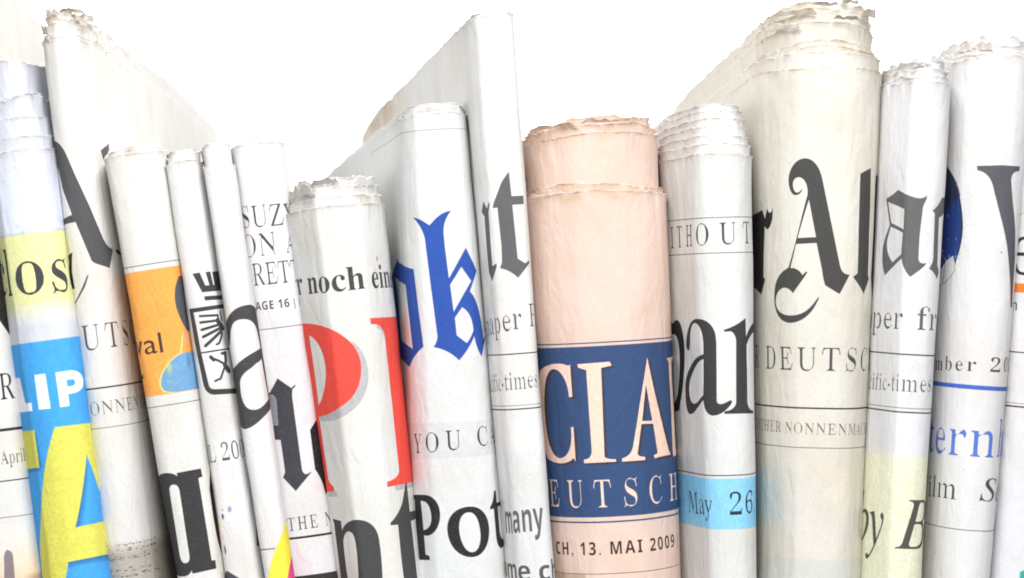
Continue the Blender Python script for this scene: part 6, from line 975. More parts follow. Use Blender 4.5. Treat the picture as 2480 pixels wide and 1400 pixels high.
        ('p',(0.13,0.135,0.15),1.0,[[(91.4,1191.8),(100.7,1190.8),(100.8,1206.2),(100.8,1221.7),(129.2,1219.7),(129.5,1229.4),(103.2,1231.6),(102.9,1246.0),(102.6,1260.5),(102.4,1274.9),(102.1,1289.3),(102.6,1294.2),(103.6,1298.4),(105.0,1301.9),(107.0,1304.9),(109.6,1307.4),(112.7,1309.4),(116.4,1311.0),(121.1,1312.3),(126.5,1313.3),(133.2,1314.2),(133.0,1316.6),(131.9,1319.0),(129.9,1321.4),(126.8,1323.7),(123.1,1325.7),(119.0,1327.5),(114.3,1329.0),(109.8,1330.0),(104.9,1330.6),(100.1,1330.6),(96.3,1328.8),(93.3,1326.4),(91.1,1323.5),(89.4,1320.1),(88.1,1316.4),(87.2,1312.5),(86.5,1308.5),(86.2,1304.5),(86.0,1300.6),(85.9,1297.0),(85.9,1284.3),(85.9,1271.6),(85.9,1258.9),(85.8,1246.2),(85.8,1233.5),(75.0,1235.1),(75.3,1228.4),(77.2,1226.7),(79.1,1224.5),(81.0,1221.9),(82.8,1218.8),(84.5,1215.3),(86.2,1211.4),(87.8,1207.1),(89.2,1202.4),(90.5,1197.3),(91.4,1191.8)]]),
        ('p',(0.13,0.135,0.15),1.0,[[(132.3,1347.0),(191.6,1353.2),(194.0,1368.9),(196.4,1384.5),(152.7,1378.5),(123.5,1367.3)]]),
    ],
    'rt': [
        ('p',(0.39,0.39,0.4),1.0,[[(22.7,420.3),(23.0,432.2),(23.3,444.0),(23.7,455.9),(24.0,467.8),(24.4,479.7),(38.0,480.2),(55.3,480.5),(54.5,500.6),(38.0,500.9),(24.8,500.9),(25.1,513.8),(25.4,526.6),(25.7,539.4),(25.9,552.3),(26.2,565.1),(26.5,577.9),(26.8,590.8),(27.0,603.6),(27.3,616.4),(27.6,629.3),(44.6,642.2),(60.4,634.8),(63.6,641.9),(55.7,645.8),(50.3,649.6),(46.1,653.3),(42.4,656.9),(39.1,660.3),(36.0,663.7),(33.0,666.9),(30.3,670.0),(27.7,672.9),(25.2,675.6),(21.5,671.4),(17.7,667.6),(13.9,664.2),(9.9,661.2),(5.9,658.4),(1.7,656.0),(-2.5,653.9),(-6.8,652.1),(-11.3,650.4),(-15.9,649.0),(-14.9,646.9),(-14.0,645.0),(-13.2,643.3),(-12.4,641.6),(-11.7,640.1),(-11.1,638.5),(-10.6,637.1),(-10.2,635.6),(-9.9,634.1),(-9.7,632.5),(-9.0,619.5),(-8.4,606.5),(-7.7,593.5),(-8.0,580.7),(-8.4,568.0),(-8.7,555.2),(-9.1,542.5),(-9.4,529.7),(-9.8,517.0),(-10.1,504.2),(-21.2,505.0),(-20.5,500.6),(-19.2,495.9),(-17.4,491.1),(-15.2,486.1),(-12.8,480.9),(-10.2,475.5),(-7.5,469.9),(-4.9,464.2),(-2.3,458.3),(0.2,452.2),(2.4,448.1),(4.6,444.2),(7.0,440.5),(9.3,437.1),(11.7,433.9),(14.0,430.8),(16.3,428.0),(18.5,425.3),(20.6,422.7),(22.7,420.3)]]),
        ('p',(0.39,0.39,0.4),1.0,[[(-58.2,484.6),(-43.3,503.7),(-31.7,489.6),(-29.1,494.1),(-37.0,514.7),(-37.1,527.6),(-37.3,540.4),(-37.5,553.3),(-37.6,566.1),(-37.8,579.0),(-38.0,591.9),(-38.1,604.7),(-38.3,617.6),(-38.5,630.4),(-38.7,643.3),(-23.6,636.7),(-23.9,645.2),(-29.5,656.5),(-36.7,667.8),(-45.3,679.1),(-58.9,656.2),(-58.8,644.0),(-58.7,631.8),(-58.6,619.6),(-58.6,607.4),(-58.5,595.2),(-58.4,582.9),(-58.3,570.7),(-58.2,558.5),(-58.1,546.3),(-58.0,534.1),(-57.9,521.9),(-72.5,510.3),(-65.1,497.4)]]),
        ('t',(0.36,0.36,0.37),1.0,'roman','s',-143.2,58.3,813.1,-0.1062,80.0),
        ('t',(0.36,0.36,0.37),1.0,'roman','p',-118.2,58.3,810.5,-0.1062,80.0),
        ('t',(0.36,0.36,0.37),1.0,'roman','a',-86.0,58.3,807.0,-0.1062,80.0),
        ('t',(0.36,0.36,0.37),1.0,'roman','p',-56.1,58.3,803.9,-0.1062,80.0),
        ('t',(0.36,0.36,0.37),1.0,'roman','e',-23.9,58.3,800.5,-0.1062,80.0),
        ('t',(0.36,0.36,0.37),1.0,'roman','r',2.2,58.3,797.7,-0.1062,80.0),
        ('t',(0.36,0.36,0.37),1.0,'roman','F',42.3,58.3,793.4,-0.1062,80.0),
        ('p',(0.25,0.25,0.26),1.0,[[(-435.4,854.4),(463.8,854.4),(463.8,857.4),(-435.4,857.4)]]),
        ('t',(0.42,0.42,0.43),1.0,'roman','p',-155.6,39.39,947.0,-0.0416,62.0),
        ('t',(0.42,0.42,0.43),1.0,'roman','a',-133.8,39.39,946.1,-0.0416,62.0),
        ('t',(0.42,0.42,0.43),1.0,'roman','c',-113.7,39.39,945.2,-0.0416,62.0),
        ('t',(0.42,0.42,0.43),1.0,'roman','i',-96.4,39.39,944.5,-0.0416,62.0),
        ('t',(0.42,0.42,0.43),1.0,'roman','f',-84.8,39.39,944.0,-0.0416,62.0),
        ('t',(0.42,0.42,0.43),1.0,'roman','i',-72.3,39.39,943.5,-0.0416,62.0),
        ('t',(0.42,0.42,0.43),1.0,'roman','c',-60.7,39.39,943.0,-0.0416,62.0),
        ('t',(0.42,0.42,0.43),1.0,'roman','-',-43.5,39.39,942.3,-0.0416,62.0),
        ('t',(0.42,0.42,0.43),1.0,'roman','t',-30.7,39.39,941.8,-0.0416,62.0),
        ('t',(0.42,0.42,0.43),1.0,'roman','i',-17.4,39.39,941.2,-0.0416,62.0),
        ('t',(0.42,0.42,0.43),1.0,'roman','m',-5.7,39.39,940.7,-0.0416,62.0),
        ('t',(0.42,0.42,0.43),1.0,'roman','e',26.8,39.39,939.4,-0.0416,62.0),
        ('t',(0.42,0.42,0.43),1.0,'roman','s',44.4,39.39,938.6,-0.0416,62.0),
        ('p',(0.31,0.31,0.32),1.0,[[(-435.4,978.4),(463.8,978.4),(463.8,979.9),(-435.4,979.9)]]),
        ('p',(0.25,0.25,0.26),1.0,[[(-435.4,986.4),(463.8,986.4),(463.8,989.6),(-435.4,989.6)]]),
        ('p',(0.78,0.8,0.82),0.35,[[(-435.4,1091.0),(463.8,1091.0),(463.8,1589.7),(-435.4,1589.7)]]),
        ('t',(0.4,0.4,0.41),1.0,'sansbold','m',-86.9,46.11,1286.0,-0.0621,96.0),
        ('t',(0.4,0.4,0.41),1.0,'sansbold','a',-41.6,46.11,1283.2,-0.0621,96.0),
        ('t',(0.4,0.4,0.41),1.0,'sansbold','n',-13.8,46.11,1281.4,-0.0621,96.0),
        ('t',(0.4,0.4,0.41),1.0,'sansbold','y',16.5,46.11,1279.5,-0.0621,96.0),
        ('t',(0.36,0.36,0.37),1.0,'sansbold','g',-177.6,63.87,1391.7,0.0443,66.0),
        ('t',(0.36,0.36,0.37),1.0,'sansbold','a',-137.1,63.87,1393.5,0.0443,66.0),
        ('t',(0.36,0.36,0.37),1.0,'sansbold','m',-98.6,63.87,1395.2,0.0443,66.0),
        ('t',(0.36,0.36,0.37),1.0,'sansbold','e',-35.8,63.87,1398.0,0.0443,66.0),
        ('t',(0.36,0.36,0.37),1.0,'sansbold','c',18.5,63.87,1400.4,0.0443,66.0),
        ('t',(0.36,0.36,0.37),1.0,'sansbold','h',51.3,63.87,1401.8,0.0443,66.0),
        ('t',(0.36,0.36,0.37),1.0,'sansbold','a',93.3,63.87,1403.7,0.0443,66.0),
    ],
    'cial': [
        ('p',(0.175,0.305,0.49),1.0,[[(-508.9,826.1),(505.3,826.1),(505.3,829.1),(-508.9,829.1)]]),
        ('p',(0.175,0.305,0.49),1.0,[[(-508.9,835.4),(505.3,835.4),(505.3,1245.3),(-508.9,1245.3)]]),
        ('p',(0.175,0.305,0.49),1.0,[[(-508.9,1255.1),(505.3,1255.1),(505.3,1259.1),(-508.9,1259.1)]]),
        ('p',(0.26,0.22,0.25),0.75,[[(-62.8,881.9),(-49.2,881.4),(-36.3,881.0),(-23.5,880.7),(-10.9,880.3),(1.8,880.0),(14.4,879.7),(18.7,889.4),(6.2,891.5),(-6.3,893.7),(-6.5,906.2),(-6.8,918.6),(-7.0,931.1),(-7.2,943.6),(-7.4,956.0),(-7.7,968.5),(-7.9,981.0),(-8.1,993.4),(-8.3,1005.9),(-8.6,1018.4),(-8.8,1030.8),(-9.0,1043.3),(-9.2,1055.8),(-9.5,1068.2),(-9.7,1080.7),(-9.9,1093.2),(-10.2,1105.6),(-8.8,1107.4),(-7.0,1108.8),(-4.8,1110.0),(-2.3,1110.9),(0.5,1111.6),(3.5,1112.1),(6.6,1112.6),(9.7,1112.9),(12.9,1113.1),(16.0,1113.3),(17.8,1119.5),(4.7,1119.4),(-8.2,1119.4),(-21.2,1119.4),(-34.2,1119.5),(-47.4,1119.7),(-61.2,1120.0),(-61.9,1111.0),(-57.7,1110.5),(-54.0,1109.8),(-50.8,1108.6),(-48.1,1107.1),(-45.8,1105.2),(-44.0,1102.8),(-42.6,1099.9),(-41.5,1096.4),(-40.9,1092.4),(-40.7,1087.8),(-40.7,1075.9),(-40.8,1064.0),(-40.9,1052.0),(-40.9,1040.1),(-41.0,1028.2),(-41.1,1016.3),(-41.2,1004.4),(-41.2,992.5),(-41.3,980.6),(-41.4,968.6),(-41.5,956.7),(-41.5,944.8),(-41.6,932.9),(-41.7,921.0),(-41.7,909.1),(-41.8,897.1),(-61.2,890.2)]]),
        ('p',(0.26,0.22,0.25),0.75,[[(113.0,874.8),(116.0,886.7),(119.0,898.6),(122.1,910.6),(125.3,922.6),(128.6,934.5),(131.9,946.5),(135.3,958.5),(138.8,970.6),(142.4,982.6),(146.1,994.6),(149.8,1006.7),(153.9,1018.8),(158.0,1030.9),(162.3,1043.1),(166.9,1055.2),(171.7,1067.4),(176.9,1079.7),(182.5,1092.0),(188.6,1104.3),(200.2,1116.9),(167.1,1117.2),(143.7,1118.2),(124.0,1119.5),(122.6,1112.0),(137.5,1108.3),(135.4,1096.3),(133.3,1084.3),(131.1,1072.3),(129.1,1060.3),(127.1,1048.3),(125.1,1036.3),(104.3,1035.1),(85.7,1034.1),(82.8,1047.8),(79.8,1061.6),(76.9,1075.3),(74.0,1089.0),(71.2,1102.8),(71.4,1105.0),(72.3,1106.9),(73.8,1108.4),(75.8,1109.6),(78.1,1110.6),(80.7,1111.4),(83.4,1112.0),(86.1,1112.5),(88.7,1113.0),(91.1,1113.4),(92.2,1120.9),(75.7,1120.6),(60.3,1120.4),(45.5,1120.3),(31.0,1120.4),(31.5,1112.2),(36.0,1111.2),(40.1,1109.8),(43.7,1108.1),(47.0,1106.1),(49.8,1103.8),(52.3,1101.0),(54.5,1097.8),(56.5,1094.2),(58.3,1090.1),(60.0,1085.5),(62.7,1073.8),(65.4,1062.1),(68.2,1050.4),(70.9,1038.7),(73.7,1027.0),(76.5,1015.3),(79.3,1003.6),(82.2,991.9),(85.1,980.2),(88.0,968.5),(91.0,956.8),(94.0,945.1),(97.1,933.4),(100.2,921.7),(103.3,910.0),(106.5,898.2),(109.7,886.5)],[(104.7,940.9),(107.2,953.4),(109.6,965.9),(112.0,978.5),(114.6,991.0),(117.2,1003.6),(119.8,1016.1),(122.5,1028.7),(104.7,1027.7),(88.6,1026.9),(90.8,1014.6),(93.1,1002.4),(95.4,990.1),(97.7,977.8),(100.0,965.5),(102.3,953.2)]]),
        ('p',(0.26,0.22,0.25),0.75,[[(-192.8,896.5),(-182.7,891.8),(-172.1,887.9),(-161.4,884.7),(-150.9,882.3),(-140.8,880.5),(-131.3,879.4),(-122.4,878.9),(-114.3,879.0),(-107.0,879.6),(-100.6,880.8),(-98.4,881.5),(-96.3,882.3),(-94.2,883.0),(-92.1,883.7),(-90.2,884.1),(-88.3,884.4),(-86.6,884.3),(-84.9,883.8),(-83.4,882.8),(-82.1,881.3),(-82.0,894.3),(-81.8,907.3),(-81.7,920.4),(-81.5,933.4),(-81.4,946.4),(-81.3,959.4),(-91.1,960.9),(-91.7,947.4),(-93.7,935.4),(-96.9,924.7),(-101.1,915.4),(-106.2,907.6),(-111.9,901.4),(-118.3,896.7),(-125.1,893.6),(-132.3,892.1),(-139.8,892.4),(-147.1,895.8),(-153.8,901.1),(-160.0,908.1),(-165.6,916.8),(-170.3,927.0),(-174.3,938.6),(-177.5,951.5),(-179.6,965.5),(-180.9,980.5),(-181.1,996.3),(-180.8,1014.6),(-179.2,1031.9),(-176.5,1048.0),(-172.6,1062.6),(-167.8,1075.5),(-161.9,1086.6),(-155.3,1095.5),(-147.9,1102.1),(-139.9,1106.2),(-131.3,1107.5),(-122.9,1105.9),(-115.7,1102.8),(-109.4,1098.2),(-104.1,1092.2),(-99.7,1084.9),(-96.2,1076.5),(-93.6,1067.0),(-92.0,1056.6),(-91.4,1045.3),(-91.8,1033.3),(-83.8,1031.3),(-83.9,1043.4),(-84.0,1055.4),(-84.1,1067.5),(-84.2,1079.5),(-84.3,1091.5),(-84.3,1103.6),(-84.4,1115.6),(-89.7,1107.4),(-96.2,1111.8),(-103.6,1115.2),(-111.7,1117.7),(-120.4,1119.3),(-129.7,1119.9),(-139.5,1119.5),(-149.7,1118.2),(-160.1,1116.0),(-170.5,1112.8),(-180.6,1108.7),(-191.3,1094.2),(-200.6,1075.7),(-208.1,1054.0),(-210.7,1042.1),(-213.2,1030.1),(-214.4,1017.6),(-215.7,1005.0),(-215.5,992.3),(-215.4,979.7),(-213.8,967.4),(-212.5,955.2),(-207.4,932.4),(-200.7,912.5),(-192.8,896.5)]]),
        ('p',(0.26,0.22,0.25),0.75,[[(199.0,882.4),(280.9,881.0),(295.2,876.8),(294.8,887.4),(278.8,893.7),(278.9,906.6),(279.0,919.5),(279.0,932.4),(279.1,945.3),(279.2,958.2),(279.3,971.0),(279.4,983.9),(279.4,996.8),(279.5,1009.7),(279.6,1022.6),(279.7,1035.5),(279.7,1048.4),(279.8,1061.3),(279.9,1074.2),(280.0,1087.1),(280.1,1100.0),(280.1,1112.9),(294.9,1106.6),(294.4,1119.2),(230.5,1124.3),(226.9,1115.7),(226.5,1103.3),(226.0,1091.0),(225.6,1078.7),(225.2,1066.3),(224.8,1054.0),(224.4,1041.6),(224.0,1029.3),(223.6,1017.0),(223.2,1004.6),(222.8,992.3),(222.4,980.0),(222.0,967.7),(221.6,955.3),(221.2,943.0),(220.8,930.7),(220.5,918.4),(220.2,906.1),(219.9,893.7)]]),
        ('p',(0.935,0.8,0.73),1.0,[[(-69.5,876.7),(-55.5,876.2),(-42.3,875.8),(-29.5,875.4),(-16.9,875.1),(-4.2,874.7),(8.4,874.4),(12.7,884.1),(0.2,886.3),(-12.3,888.4),(-12.5,900.9),(-12.7,913.4),(-13.0,925.8),(-13.2,938.3),(-13.4,950.8),(-13.7,963.2),(-13.9,975.7),(-14.1,988.2),(-14.4,1000.6),(-14.6,1013.1),(-14.8,1025.6),(-15.1,1038.0),(-15.3,1050.5),(-15.5,1063.0),(-15.8,1075.4),(-16.0,1087.9),(-16.3,1100.4),(-14.9,1102.1),(-13.1,1103.5),(-10.9,1104.7),(-8.4,1105.6),(-5.6,1106.3),(-2.7,1106.9),(0.4,1107.3),(3.6,1107.6),(6.8,1107.8),(9.9,1108.0),(11.6,1114.2),(-1.4,1114.1),(-14.3,1114.1),(-27.3,1114.2),(-40.3,1114.3),(-53.8,1114.5),(-68.0,1114.9),(-68.8,1105.9),(-64.4,1105.4),(-60.6,1104.7),(-57.3,1103.5),(-54.5,1102.0),(-52.2,1100.0),(-50.3,1097.6),(-48.8,1094.7),(-47.8,1091.2),(-47.1,1087.2),(-46.9,1082.6),(-46.9,1070.7),(-47.0,1058.8),(-47.1,1046.9),(-47.1,1034.9),(-47.2,1023.0),(-47.3,1011.1),(-47.3,999.2),(-47.4,987.3),(-47.5,975.3),(-47.5,963.4),(-47.6,951.5),(-47.7,939.6),(-47.7,927.7),(-47.8,915.8),(-47.9,903.8),(-47.9,891.9),(-67.8,885.0)]]),
        ('p',(0.935,0.8,0.73),1.0,[[(104.9,869.3),(107.7,881.2),(110.5,893.1),(113.4,905.1),(116.5,917.0),(119.5,929.0),(122.6,940.9),(125.8,952.9),(129.1,964.9),(132.4,976.9),(135.9,988.9),(139.4,1001.0),(143.0,1013.0),(146.8,1025.1),(150.5,1037.2),(154.6,1049.3),(158.8,1061.4),(163.2,1073.6),(167.8,1085.8),(172.7,1098.0),(181.5,1110.4),(154.7,1111.1),(133.5,1112.3),(115.0,1113.8),(113.7,1106.2),(127.8,1102.5),(125.8,1090.5),(123.8,1078.5),(121.8,1066.5),(119.9,1054.6),(118.0,1042.6),(116.1,1030.6),(96.4,1029.5),(78.6,1028.6),(75.7,1042.3),(72.8,1056.1),(70.0,1069.8),(67.2,1083.6),(64.4,1097.3),(64.6,1099.6),(65.5,1101.4),(67.0,1102.9),(68.9,1104.1),(71.1,1105.1),(73.6,1105.9),(76.2,1106.5),(78.9,1107.0),(81.4,1107.4),(83.7,1107.8),(84.7,1115.3),(68.8,1115.1),(53.7,1115.0),(39.1,1115.0),(24.8,1115.0),(25.2,1106.9),(29.7,1105.8),(33.8,1104.4),(37.4,1102.8),(40.5,1100.7),(43.3,1098.3),(45.8,1095.6),(48.0,1092.4),(50.0,1088.7),(51.7,1084.7),(53.4,1080.1),(56.1,1068.4),(58.7,1056.7),(61.4,1045.0),(64.2,1033.3),(66.9,1021.6),(69.6,1009.9),(72.4,998.2),(75.2,986.5),(78.0,974.8),(80.8,963.1),(83.7,951.4),(86.6,939.6),(89.5,927.9),(92.5,916.2),(95.5,904.5),(98.6,892.8),(101.7,881.0)],[(96.9,935.4),(99.2,947.9),(101.5,960.4),(103.9,972.9),(106.3,985.4),(108.7,998.0),(111.2,1010.5),(113.7,1023.0),(96.8,1022.2),(81.3,1021.4),(83.5,1009.1),(85.7,996.9),(87.9,984.6),(90.1,972.3),(92.3,960.0),(94.6,947.7)]]),
        ('p',(0.935,0.8,0.73),1.0,[[(-209.0,891.6),(-196.8,886.8),(-184.5,882.9),(-172.6,879.7),(-161.1,877.2),(-150.3,875.4),(-140.1,874.3),(-130.7,873.8),(-122.2,873.8),(-114.7,874.5),(-108.1,875.6),(-105.9,876.3),(-103.7,877.1),(-101.6,877.9),(-99.5,878.5),(-97.5,879.0),(-95.6,879.2),(-93.8,879.1),(-92.2,878.6),(-90.6,877.6),(-89.2,876.1),(-89.1,889.1),(-89.0,902.2),(-88.8,915.2),(-88.7,928.2),(-88.6,941.3),(-88.5,954.3),(-98.5,955.8),(-99.1,942.3),(-101.2,930.3),(-104.4,919.6),(-108.7,910.3),(-113.8,902.5),(-119.8,896.2),(-126.4,891.5),(-133.6,888.4),(-141.2,887.0),(-149.1,887.3),(-157.0,890.7),(-164.3,896.0),(-171.1,903.1),(-177.3,911.8),(-182.5,922.1),(-187.1,933.7),(-190.6,946.6),(-193.2,960.7),(-194.6,975.7),(-195.0,991.6),(-194.6,1009.9),(-192.8,1027.2),(-189.7,1043.3),(-185.4,1057.9),(-179.9,1070.8),(-173.4,1081.9),(-166.2,1090.7),(-158.1,1097.3),(-149.5,1101.3),(-140.3,1102.6),(-131.5,1101.0),(-123.9,1097.9),(-117.4,1093.2),(-111.9,1087.2),(-107.4,1079.9),(-103.8,1071.5),(-101.1,1062.0),(-99.5,1051.6),(-98.9,1040.3),(-99.3,1028.2),(-91.1,1026.3),(-91.2,1038.3),(-91.3,1050.4),(-91.4,1062.4),(-91.5,1074.5),(-91.6,1086.5),(-91.7,1098.6),(-91.8,1110.6),(-97.2,1102.4),(-103.9,1106.8),(-111.4,1110.3),(-119.7,1112.8),(-128.8,1114.4),(-138.7,1115.0),(-149.1,1114.7),(-160.1,1113.5),(-171.5,1111.3),(-183.0,1108.2),(-194.6,1104.2),(-207.4,1089.8),(-219.1,1071.4),(-229.2,1049.8),(-232.8,1037.9),(-236.6,1026.0),(-238.4,1013.4),(-240.4,1000.8),(-240.1,988.1),(-239.8,975.4),(-237.4,963.0),(-235.2,950.7),(-227.9,927.8),(-218.9,907.8),(-209.0,891.6)]]),
        ('p',(0.935,0.8,0.73),1.0,[[(181.1,876.5),(246.2,875.0),(288.9,871.7),(288.5,882.3),(225.2,886.8),(225.7,899.6),(226.2,912.4),(226.7,925.3),(227.2,938.1),(227.7,950.9),(228.2,963.7),(228.7,976.5),(229.2,989.4),(229.7,1002.2),(230.2,1015.0),(230.8,1027.9),(231.5,1040.7),(232.2,1053.5),(233.0,1066.4),(233.7,1079.3),(234.5,1092.1),(235.4,1105.0),(288.6,1101.5),(288.1,1114.1),(199.2,1116.8),(197.6,1108.4),(197.4,1096.1),(197.3,1083.8),(197.1,1071.5),(196.9,1059.3),(196.8,1047.0),(196.6,1034.7),(196.5,1022.5),(196.3,1010.2),(196.2,997.9),(196.0,985.7),(195.9,973.4),(195.7,961.1),(195.6,948.9),(195.4,936.6),(195.3,924.4),(195.1,912.1),(195.0,899.8),(194.9,887.6)]]),
        ('t',(0.935,0.8,0.73),1.0,'roman','D',-278.6,72.77,1220.4,0.0048,97.0),
        ('t',(0.935,0.8,0.73),1.0,'roman','E',-200.2,72.77,1220.8,0.0048,97.0),
        ('t',(0.935,0.8,0.73),1.0,'roman','U',-127.6,72.77,1221.1,0.0048,97.0),
        ('t',(0.935,0.8,0.73),1.0,'roman','T',-49.5,72.77,1221.5,0.0048,97.0),
        ('t',(0.935,0.8,0.73),1.0,'roman','S',21.1,72.77,1221.9,0.0048,97.0),
        ('t',(0.935,0.8,0.73),1.0,'roman','C',88.1,72.77,1222.2,0.0048,97.0),
        ('t',(0.935,0.8,0.73),1.0,'roman','H',163.6,72.77,1222.5,0.0048,97.0),
        ('t',(0.935,0.8,0.73),1.0,'roman','L',245.0,72.77,1222.9,0.0048,97.0),
        ('t',(0.935,0.8,0.73),1.0,'roman','A',315.9,72.77,1223.3,0.0048,97.0),
        ('t',(0.935,0.8,0.73),1.0,'roman','N',388.0,72.77,1223.6,0.0048,97.0),
        ('t',(0.935,0.8,0.73),1.0,'roman','D',466.2,72.77,1224.0,0.0048,97.0),
        ('t',(0.24,0.15,0.13),1.0,'sansbold','C',-185.6,36.82,1336.1,-0.0063,43.0),
        ('t',(0.24,0.15,0.13),1.0,'sansbold','H',-157.4,36.82,1335.9,-0.0063,43.0),
        ('t',(0.24,0.15,0.13),1.0,'sansbold',',',-124.5,36.82,1335.7,-0.0063,43.0),
        ('t',(0.24,0.15,0.13),1.0,'sansbold','1',-97.2,36.82,1335.5,-0.0063,43.0),
        ('t',(0.24,0.15,0.13),1.0,'sansbold','3',-71.4,36.82,1335.4,-0.0063,43.0),
        ('t',(0.24,0.15,0.13),1.0,'sansbold','.',-45.5,36.82,1335.2,-0.0063,43.0),
        ('t',(0.24,0.15,0.13),1.0,'sansbold','M',-18.3,36.82,1335.0,-0.0063,43.0),
        ('t',(0.24,0.15,0.13),1.0,'sansbold','A',21.2,36.82,1334.8,-0.0063,43.0),
        ('t',(0.24,0.15,0.13),1.0,'sansbold','I',51.4,36.82,1334.6,-0.0063,43.0),
        ('t',(0.24,0.15,0.13),1.0,'sansbold','2',84.8,36.82,1334.4,-0.0063,43.0),
        ('t',(0.24,0.15,0.13),1.0,'sansbold','0',110.7,36.82,1334.2,-0.0063,43.0),
        ('t',(0.24,0.15,0.13),1.0,'sansbold','0',136.5,36.82,1334.0,-0.0063,43.0),
        ('t',(0.24,0.15,0.13),1.0,'sansbold','9',162.4,36.82,1333.9,-0.0063,43.0),
        ('t',(0.24,0.15,0.13),1.0,'sansbold','|',202.6,36.82,1333.6,-0.0063,43.0),
        ('p',(0.35,0.28,0.26),1.0,[[(-508.9,1380.0),(505.3,1380.0),(505.3,1381.7),(-508.9,1381.7)]]),
        ('p',(0.62,0.54,0.38),0.45,[[(-183.4,1383.5),(-157.3,1382.4),(-135.8,1381.8),(-116.9,1381.7),(-99.7,1381.8),(-83.3,1382.1),(-83.0,1394.4),(-82.7,1406.7),(-82.4,1419.0),(-82.1,1431.4),(-99.7,1431.9),(-118.2,1432.6),(-138.7,1433.6),(-162.5,1435.2),(-192.4,1437.6),(-190.1,1424.1),(-187.9,1410.6),(-185.6,1397.0)]]),
    ],
    'without': [
        ('p',(0.24,0.24,0.24),1.0,[[(-435.6,528.1),(476.9,528.1),(476.9,529.9),(-435.6,529.9)]]),
        ('p',(0.24,0.24,0.24),1.0,[[(-435.6,613.1),(476.9,613.1),(476.9,614.9),(-435.6,614.9)]]),
        ('t',(0.28,0.28,0.28),1.0,'roman','W',-303.1,62.64,597.8,-0.0142,77.0),
        ('t',(0.28,0.28,0.28),1.0,'roman','I',-227.3,62.64,596.8,-0.0142,77.0),
        ('t',(0.28,0.28,0.28),1.0,'roman','T',-184.2,62.64,596.1,-0.0142,77.0),
        ('t',(0.28,0.28,0.28),1.0,'roman','H',-126.0,62.64,595.3,-0.0142,77.0),
        ('t',(0.28,0.28,0.28),1.0,'roman','O',-58.4,62.64,594.4,-0.0142,77.0),
        ('t',(0.28,0.28,0.28),1.0,'roman','U',9.4,62.64,593.4,-0.0142,77.0),
        ('t',(0.28,0.28,0.28),1.0,'roman','T',74.1,62.64,592.5,-0.0142,77.0),
        ('p',(0.1,0.1,0.11),1.0,[[(-262.6,782.4),(-233.9,782.2),(-228.4,779.2),(-222.7,776.9),(-217.0,775.3),(-211.2,774.5),(-205.5,774.4),(-199.9,775.1),(-194.5,776.6),(-189.4,779.0),(-184.7,782.2),(-180.3,786.3),(-175.1,793.5),(-170.6,801.0),(-166.8,808.7),(-163.9,816.8),(-161.7,825.5),(-160.2,834.7),(-159.6,844.7),(-159.7,855.3),(-160.7,866.9),(-162.4,879.5),(-165.2,892.5),(-168.7,905.5),(-173.0,918.4),(-177.9,931.0),(-183.2,943.3),(-189.0,955.1),(-195.0,966.5),(-201.2,977.2),(-207.4,987.2),(-213.6,996.4),(-237.7,1001.7),(-357.9,1007.3),(-348.4,993.7),(-339.3,980.1),(-330.6,966.6),(-322.3,953.2),(-314.5,939.8),(-307.2,926.5),(-300.6,913.2),(-294.6,900.0),(-289.6,886.8),(-285.1,873.7),(-281.0,860.6),(-277.2,847.5),(-273.9,834.4),(-270.7,821.4),(-267.8,808.4),(-265.1,795.4)],[(-268.2,810.0),(-227.8,809.6),(-221.3,810.6),(-215.5,813.0),(-210.3,816.7),(-205.9,821.5),(-202.1,827.5),(-199.1,834.4),(-196.9,842.1),(-195.5,850.5),(-194.8,859.6),(-195.1,869.2),(-196.6,882.3),(-198.7,895.3),(-201.4,908.0),(-204.8,920.4),(-208.9,932.3),(-214.0,943.6),(-220.0,954.1),(-227.0,963.8),(-235.2,972.5),(-244.9,980.0),(-342.0,984.2),(-333.1,970.5),(-324.5,956.9),(-316.5,943.3),(-309.0,929.8),(-302.1,916.3),(-295.9,902.9),(-290.6,889.5),(-285.9,876.2),(-281.6,862.9),(-277.8,849.6),(-274.4,836.4),(-271.1,823.2)]]),
